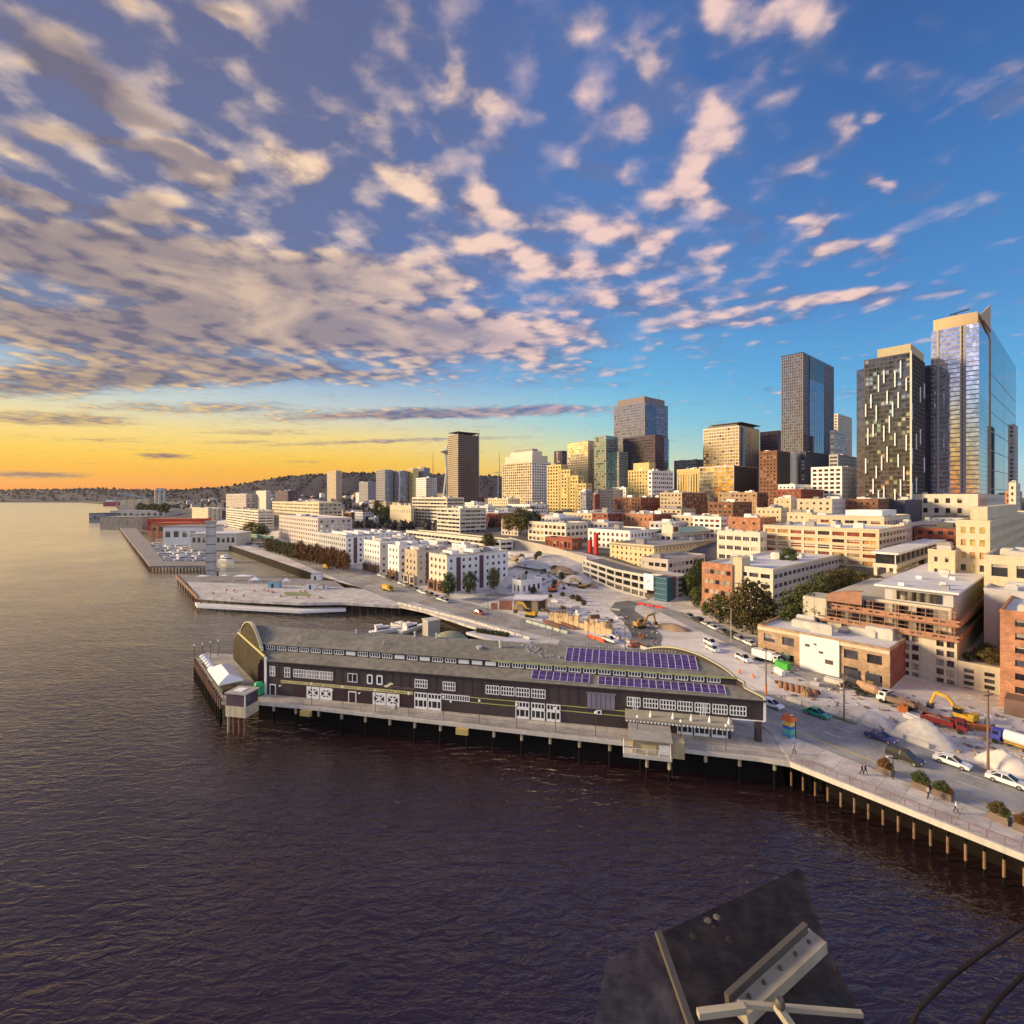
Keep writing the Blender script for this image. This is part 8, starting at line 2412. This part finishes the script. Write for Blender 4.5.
boat('white motor yacht moored alone in the open marina basin', 227, 562, -.5, 1.7)
boat('white motor boat moored behind the long shed near the seawall', 384, 632, .5, 1.0); boat('covered white boat beside the vent house behind the shed', 412, 630, .9, 1.1)
boat('small boat tied between the two boats behind the shed', 398, 626, 2.6, .7)
n = 0
for row, (y, x0, x1, k_) in enumerate(((545.5, 156, 208, 9), (550, 158, 206, 8), (555.5, 162, 204, 7), (560, 168, 200, 5))):
    for k in range(k_):
        px = x0 + (x1 - x0) * k / (k_ - 1) + rnd.uniform(-1, 1)
        boat('white boat berthed in the crowded marina', px, y, 1.1 + rnd.uniform(-.1, .1) + (PI if k % 2 else 0), rnd.uniform(1.0, 1.5), sail=(k + row) % 5 == 0, group='boats in the crowded marina'); n += 1
for i, y in enumerate((548.3, 553.3, 558.5)):
    o = thing('marina_pontoon', 'white floating pontoon between the marina berths, ' + ('far row', 'middle row', 'near row')[i], 'pontoon', (0, 0, 0)); deck_poly(o, [(158, y), (159, y + 1), (207, y + 1.1), (207, y)], .1, .6, PALE_D)
bw_ = thing('breakwater_pier', 'L shaped dark timber breakwater pier around the marina', 'pier', (0, 0, 0))
deck_poly(bw_, [(120, 528), (150, 566), (214, 565.5), (214, 561.5), (163, 561), (146, 540), (136, 528)], 3.0, 4.0, GREY_D)
for k in range(24): 
    p = G(120 + k * 1.3, 528.5 + k * 1.66, 4); link('piling', pm6, bw_, (p.x - .3, p.y, -.2))
for k in range(20):
    p = G(151 + k * 3.3, 567, 4); link('piling', pm6, bw_, (p.x, p.y, -.2))
p = G(211, 572, 3); h = zat(523, p.y) + 1
o = thing('light_pylon', 'tall square grey pylon at the end of the breakwater', 'pylon', (p.x, p.y, -1), .5)
mb = MB(); mb.prism([(-2.6, -2.6), (2.6, -2.6), (2.6, 2.6), (-2.6, 2.6)], 0, h); mb.build('shaft', CONC_L, o); mb = MB(); mb.box(-3, 3, -3, 3, h + .002, h + 1.2); mb.build('cap', CONC, o)
for k in range(6): add_box(o, 'band', -2.7, 2.7, -2.72, -2.61, 5 + k * h / 6.5, 5.5 + k * h / 6.5, CONC_D)
mb = MB(); mb.tube((0, 0, -1), (0, 0, 5), .3, n=8); [mb.tube((x, y, -1), (x, y, 4), .4, n=6) for x in (-3.4, 3.4) for y in (-3.4, 3.4)]; mb.build('pilings', RUST, o)
ORG_W = pmat('hall_orange', (.55, .20, .08), var=.12); RED_W = pmat('hall_red', (.48, .07, .04), var=.12)


def hall(label, xl, xr, yb, yt, mat, roofm, depth=30, win=G_DARK, nw=8, z=4.5):
    a, b = G(xl, yb, z).xy, None; d = a.y; bx = at(xr, d); l = bx.x - a.x; h = zat(yt, d) - z
    o = thing('pier_hall', label, 'building', (a.x, a.y, z - 4), 0)
    F = Facade(False, [win], 1, random.Random(1)); F.weights = (1,)
    F.grid((0, 0), (1, 0), l, 0, h + 4, nw, 1, .62, .42, .3, .5, .6, 0, base=4)
    F.wall((l, 0), (0, 1), depth, 0, h + 4); F.wall((l, depth), (-1, 0), l, 0, h + 4); F.wall((0, depth), (0, -1), depth, 0, h + 4)
    F.mb.build('wall', [mat, win], o); add_windows(o, F, None)
    mb = MB(); mb.box(-.6, l + .6, -.6, depth + .6, h + 4.002, h + 4.7); mb.build('roof', roofm, o)
    return o, l, h


hall('low white roofed pier hall nearest the marina pylon', 191, 236, 546, 534, CREAM_W, ROOF_W, 26, nw=9)
hall('white pier hall with big dark panes behind the marina', 163, 206, 541.5, 527, W_WHITE, ROOF_G, 30, nw=5)
hall('orange pier hall left of the white pier hall', 151, 190, 534, 523.5, ORG_W, RED_W, 26, nw=6)
hall('long red roofed pier hall behind the orange hall', 147, 200, 528, 519.5, RED_W, RED_W, 26, nw=9)
hall('beige pier warehouse with checkered windows at the far water edge', 100, 142, 528.5, 517.5, TAN, ROOF_G, 40, G_BLIND, 10, z=2)
hall('long pale pier hall with a bluish roof behind the beige warehouse', 110, 164, 517.5, 511, CREAM_W, pmat('roof_bluish', (.30, .32, .42)), 60, G_MID, 9, z=2)
hall('small grey pier hall at the outermost point', 89, 104, 522, 513.5, GREYM, ROOF_D, 30, G_DARK, 4, z=2)
p = G(112, 506, 1); o = thing('cargo_ship', 'red hulled ship lying off the far shore', 'ship', (p.x, p.y, 0), .15); s_ = p.y / FPX
mb = MB(); mb.prism([(-7 * s_, -1.5 * s_), (6 * s_, -1.5 * s_), (7.5 * s_, 0), (6 * s_, 1.5 * s_), (-7 * s_, 1.5 * s_)], -2, 4.2 * s_); mb.build('hull', pmat('ship_red', (.35, .06, .07)), o); mb = MB(); mb.box(-5 * s_, 2 * s_, -1 * s_, 1 * s_, 4.22 * s_, 6.3 * s_); mb.build('superstructure', HULL, o); mb = MB(); mb.tube((3 * s_, 0, 4 * s_), (3 * s_, 0, 9 * s_), .3 * s_, n=6); mb.build('mast', METAL_L, o)
for i, (x0, y0, x1, y1) in enumerate(((118, 497, 150, 502),)):
    d = 1900; a, b = at(x0, d), at(x1, d + 150); o = thing('conveyor', 'long pale inclined grain conveyor on the far shore', 'conveyor', (0, 0, 0)); mb = MB(); mb.bar((a.x, a.y, zat(y0 - 4, d)), (b.x, b.y, zat(y1 - 3, d)), 5, 5); mb.build('gallery', METAL_L, o)
    mb = MB(); [mb.tube((a.x + (b.x - a.x) * k / 4, a.y + (b.y - a.y) * k / 4, 0), (a.x + (b.x - a.x) * k / 4, a.y + (b.y - a.y) * k / 4, zat(y0 - 4 + (y1 - y0 + 1) * k / 4, d)), 1.5, n=4) for k in range(5)]; mb.build('trestle', METAL, o)
q_ = at(160, 1900); o = thing('grain_silo', 'pale cluster of grain silos on the far shore', 'silo', (q_.x, q_.y, 0), 0); mb = MB(); [mb.tube((k * 8 - 16, (k % 2) * 8, 0), (k * 8 - 16, (k % 2) * 8, zat(490 + (k % 2) * 3, 1900)), 4.4, n=10) for k in range(5)]; mb.build('silos', CONC_L, o); mb = MB(); mb.box(-14, 12, -2, 6, zat(490, 1900), zat(488, 1900)); mb.build('head_house', CONC_L, o)
# covered green walkway and parallel seawall rail
a, b = G(228, 536, 8).xy, G(272, 541, 8).xy; o = thing('covered_bridge', 'green covered footbridge crossing the far waterfront road', 'footbridge', (a.x, a.y, 5), math.atan2((b - a).y, (b - a).x)); l = (b - a).length
mb = MB(); mb.box(0, l, -1.6, 1.6, 4.5, 7.2); mb.build('span', pmat('bridge_green', (.16, .26, .18), var=.1), o); mb = MB(); mb.box(-.3, l + .3, -2, 2, 7.202, 7.6); mb.build('roof', GREENR, o); mb = MB(); [mb.box(x, x + .8, -.5, .5, 0, 4.5) for x in (1, l / 2, l - 2)]; mb.build('columns', CONC, o)

# ------------------------------------------------------------------ filler of the town: small buildings that nothing tells apart
rnd = random.Random(77)
FILL = [(CREAM, 'cream'), (BR_B, 'brown brick'), (GREYP, 'pale grey'), (TAN, 'tan'), (W_WHITE, 'white'), (BR_R, 'red brick'), (PINK, 'pinkish')]
def filler(n, x0, x1, q0, q1, h0, h1, w0, w1, group, lab, seed, skip=None):
    rnd = random.Random(seed); k = 0; tries = 0
    while k < n and tries < n * 6:
        tries += 1
        px = rnd.uniform(x0, x1); q = rnd.uniform(q0, q1); t = (px - 512) / FPX; d = (q + Q0) / (Q.x * t + Q.y); c = at(px, d)
        if any((c - r).length < w1 for r in TAKEN): continue
        TAKEN.append(c)
        m, nm = FILL[rnd.randrange(len(FILL))]
        g = hgt(c.x, c.y); hh = rnd.uniform(h0, h1); w, l = rnd.uniform(w0, w1), rnd.uniform(w0, w1)
        o = thing('town_building', lab % nm, B, (c.x, c.y, g - 8), RZ, group)
        F = Facade(True, GLASSES, 1, rnd); H = hh + 8; r = max(1, round(hh / 3.6))
        bw = 4.0 if d < 700 else 6
        F.grid((0, l), (0, -1), l, 8, H, max(2, round(l / bw)), r, .5, .48, .3, .5, .5, 0, top=.4); F.grid((0, 0), (1, 0), w, 8, H, max(2, round(w / bw)), r, .5, .48, .3, .5, .5, 0, top=.4)
        F.wall((0, l), (0, -1), l, 0, 8); F.wall((0, 0), (1, 0), w, 0, 8); F.wall((w, 0), (0, 1), l, 0, H); F.wall((w, l), (-1, 0), w, 0, H)
        F.mb.build('wall', [m] + GLASSES, o)
        rb = MB(); rb.box(-.15, w + .15, -.15, l + .15, H, H + .6); rb.box(w * .2, w * .5, l * .3, l * .6, H + .602, H + 2.4); rb.build('roof', rnd.choice(ROOFS), o)
        k += 1


# town greenery too far to count
rnd = random.Random(31); mb = MB()
for i in range(1500):
    px = rnd.uniform(170, 560); q = 130 + 1500 * rnd.random() ** 2; t = (px - 512) / FPX; d = (q + Q0) / (Q.x * t + Q.y)
    if d < 450 or d > 3000: continue
    c = at(px, d); s = rnd.uniform(2.2, 4.2); mb.blob((c.x, c.y, hgt(c.x, c.y) + s * .9), (s, s, s * 1.2), seed=i, rough=.35, nu=6, nv=4)
tag(mb.build('town_greenery', LEAF_FAR), 'dark treetops scattered between the far houses', None, None, 'stuff')
TAKEN = [Vector((o.location.x, o.location.y)) for o in C.objects if o.parent is None and o.get('category') in ('building', 'tower')]
filler(46, 470, 1010, 190, 420, 7, 14, 14, 22, 'plain town blocks between the larger buildings', 'plain %s town block among the larger buildings', 1)
filler(60, 300, 560, 150, 620, 6, 13, 14, 24, 'small hillside blocks of the northern district', 'small %s block on the northern hillside', 2)
filler(46, 180, 420, 70, 420, 6, 14, 18, 30, 'low blocks behind the far waterfront', 'low %s block behind the far waterfront', 3)
filler(40, 195, 450, 420, 1400, 10, 26, 20, 34, 'distant blocks below the ridge', 'distant %s block below the wooded ridge', 4)
# ------------------------------------------------------------------ window reflection at lower right, built as a solid wheel cabin
def wp_(px, py, d): return Vector(((px - 512) / FPX * d, d, CAM_Z + (HOR - py) / FPX * d))


gn = thing('reflected_cabin', 'window reflection built as a smoked glass wheel cabin in the lower right foreground', 'cabin', tuple(wp_(720, 990, 8)), 0)
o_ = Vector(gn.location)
CAB_R = pmat('reflection_roof_olive', (0.036, 0.025, 0.018), rough=.75, spec=.2, var=.45, scale=2.5, bump=.3); CAB_G = pmat('reflection_panel_grey', (0.045, 0.038, 0.044), rough=.75, spec=.2, var=.3, scale=1.5); STEEL = pmat('steel_cream', (0.33, 0.29, 0.22), rough=.85, spec=.15, var=.2, scale=2.5); STEEL_G = pmat('steel_olive', (0.085, .075, .062), rough=.5)
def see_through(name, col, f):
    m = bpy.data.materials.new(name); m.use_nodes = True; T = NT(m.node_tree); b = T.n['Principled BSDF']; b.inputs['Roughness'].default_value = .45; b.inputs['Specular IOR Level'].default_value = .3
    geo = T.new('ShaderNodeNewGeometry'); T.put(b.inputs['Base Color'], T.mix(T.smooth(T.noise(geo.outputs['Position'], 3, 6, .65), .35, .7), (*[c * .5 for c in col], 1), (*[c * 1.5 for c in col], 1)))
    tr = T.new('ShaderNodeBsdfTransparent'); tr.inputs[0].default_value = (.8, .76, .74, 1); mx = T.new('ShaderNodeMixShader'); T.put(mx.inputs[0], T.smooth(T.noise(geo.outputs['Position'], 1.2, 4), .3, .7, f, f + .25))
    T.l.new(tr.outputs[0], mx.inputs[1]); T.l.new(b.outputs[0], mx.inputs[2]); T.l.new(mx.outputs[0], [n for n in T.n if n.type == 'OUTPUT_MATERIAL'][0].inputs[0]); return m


CAB_R = see_through('reflection_smoked_glass', (.05, .04, .03), .35); CAB_G = see_through('reflection_clouded_glass', (.10, .09, .10), .3)
def slab(name, pts, th, mat):
    q = [Vector(p) - o_ for p in pts]; n = (q[1] - q[0]).cross(q[2] - q[0]).normalized()
    if n.z < 0: q = q[::-1]; n = -n
    m = MB(); b = [p - n * th for p in q]; m.face(q); m.face(b[::-1]); k = len(q)
    for i in range(k): m.face([q[i], b[i], b[(i + 1) % k], q[(i + 1) % k]])
    return m.build(name, mat, gn)


# sloping panel of the reflected roof: its upper edge is farther away
slab('reflected_roof_panel', [wp_(658, 934, 8.6), wp_(800, 868, 10.2), wp_(829, 950, 8.8), wp_(868, 1030, 7.6), wp_(700, 1060, 7.2)], .12, CAB_R)
slab('reflected_side_panel', [wp_(590, 1040, 7.3), wp_(606, 962, 8.3), wp_(656, 935, 8.7), wp_(694, 1040, 7.4)], .12, CAB_G)
def steel(name, a, b, w, h, mat):
    m = MB(); m.bar(a - o_, b - o_, w, h); return m.build(name, mat, gn)
steel('reflected_edge_rail', wp_(658, 932, 8.5), wp_(696, 1040, 7.25), .10, .09, STEEL_G)
steel('reflected_beam', wp_(817, 940, 8.55), wp_(738, 1012, 7.6), .34, .2, STEEL)
steel('reflected_flange', wp_(806, 930, 8.62), wp_(727, 1002, 7.65), .08, .26, STEEL_G)
steel('reflected_strut', wp_(738, 1004, 7.5), wp_(862, 1014, 7.4), .07, .07, STEEL); steel('reflected_strut', wp_(698, 1014, 7.4), wp_(745, 1008, 7.45), .10, .10, STEEL); steel('reflected_strut', wp_(776, 1005, 7.45), wp_(815, 1060, 6.9), .10, .10, STEEL)
m = MB(); c = wp_(780, 1004, 7.4) - o_; m.lathe([(.05, -.08), (.07, -.03), (.07, .03), (.05, .08)], 10, c); m.build('reflected_hub', STEEL_G, gn)
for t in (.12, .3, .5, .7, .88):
    c = wp_(817, 940, 8.55).lerp(wp_(738, 1012, 7.6), t) - o_; m = MB(); m.lathe([(.035, 0), (.035, .03), (.02, .045)], 6, c + Vector((0, -.02, .1))); m.build('reflected_bolt', STEEL_G, gn)
rnd = random.Random(2)
for k in range(6):
    c = wp_(rnd.uniform(690, 730), rnd.uniform(915, 950), 8.95) - o_; m = MB(); m.blob(c + Vector((0, 0, .16)), (rnd.uniform(.03, .09),) * 2 + (.015,), seed=k); m.build('reflected_speck', pmat('speck_grey', (.12, .10, .085)), gn)
CABLE = pmat('cable_black', (.012, .010, .014), rough=.9, spec=.1, var=.1)
cb = thing('reflected_cable', 'dark reflected line built as a cable through the lower right corner', 'cable', (0, 0, 0))  # added strand follows a dark line of the window reflection
m = MB(); pts = [(1060, 905), (1024, 926), (985, 952), (950, 978), (920, 1008), (900, 1045)]
for a, b in zip(pts[:-1], pts[1:]): m.tube(wp_(*a, 9), wp_(*b, 9), .035, n=8)
m.build('strand', CABLE, cb)
cb = thing('reflected_cable', 'second dark reflected line built as a cable below the first', 'cable', (0, 0, 0))
m = MB(); pts = [(1060, 950), (1024, 975), (1000, 998), (980, 1024), (966, 1050)]
for a, b in zip(pts[:-1], pts[1:]): m.tube(wp_(*a, 9), wp_(*b, 9), .035, n=8)
m.build('strand', CABLE, cb)
for l in BLOG: print('BLOCK', l)
print('OBJECTS', len(bpy.data.objects), 'tris', sum(len(o.data.polygons) for o in bpy.data.objects if o.type == 'MESH'))
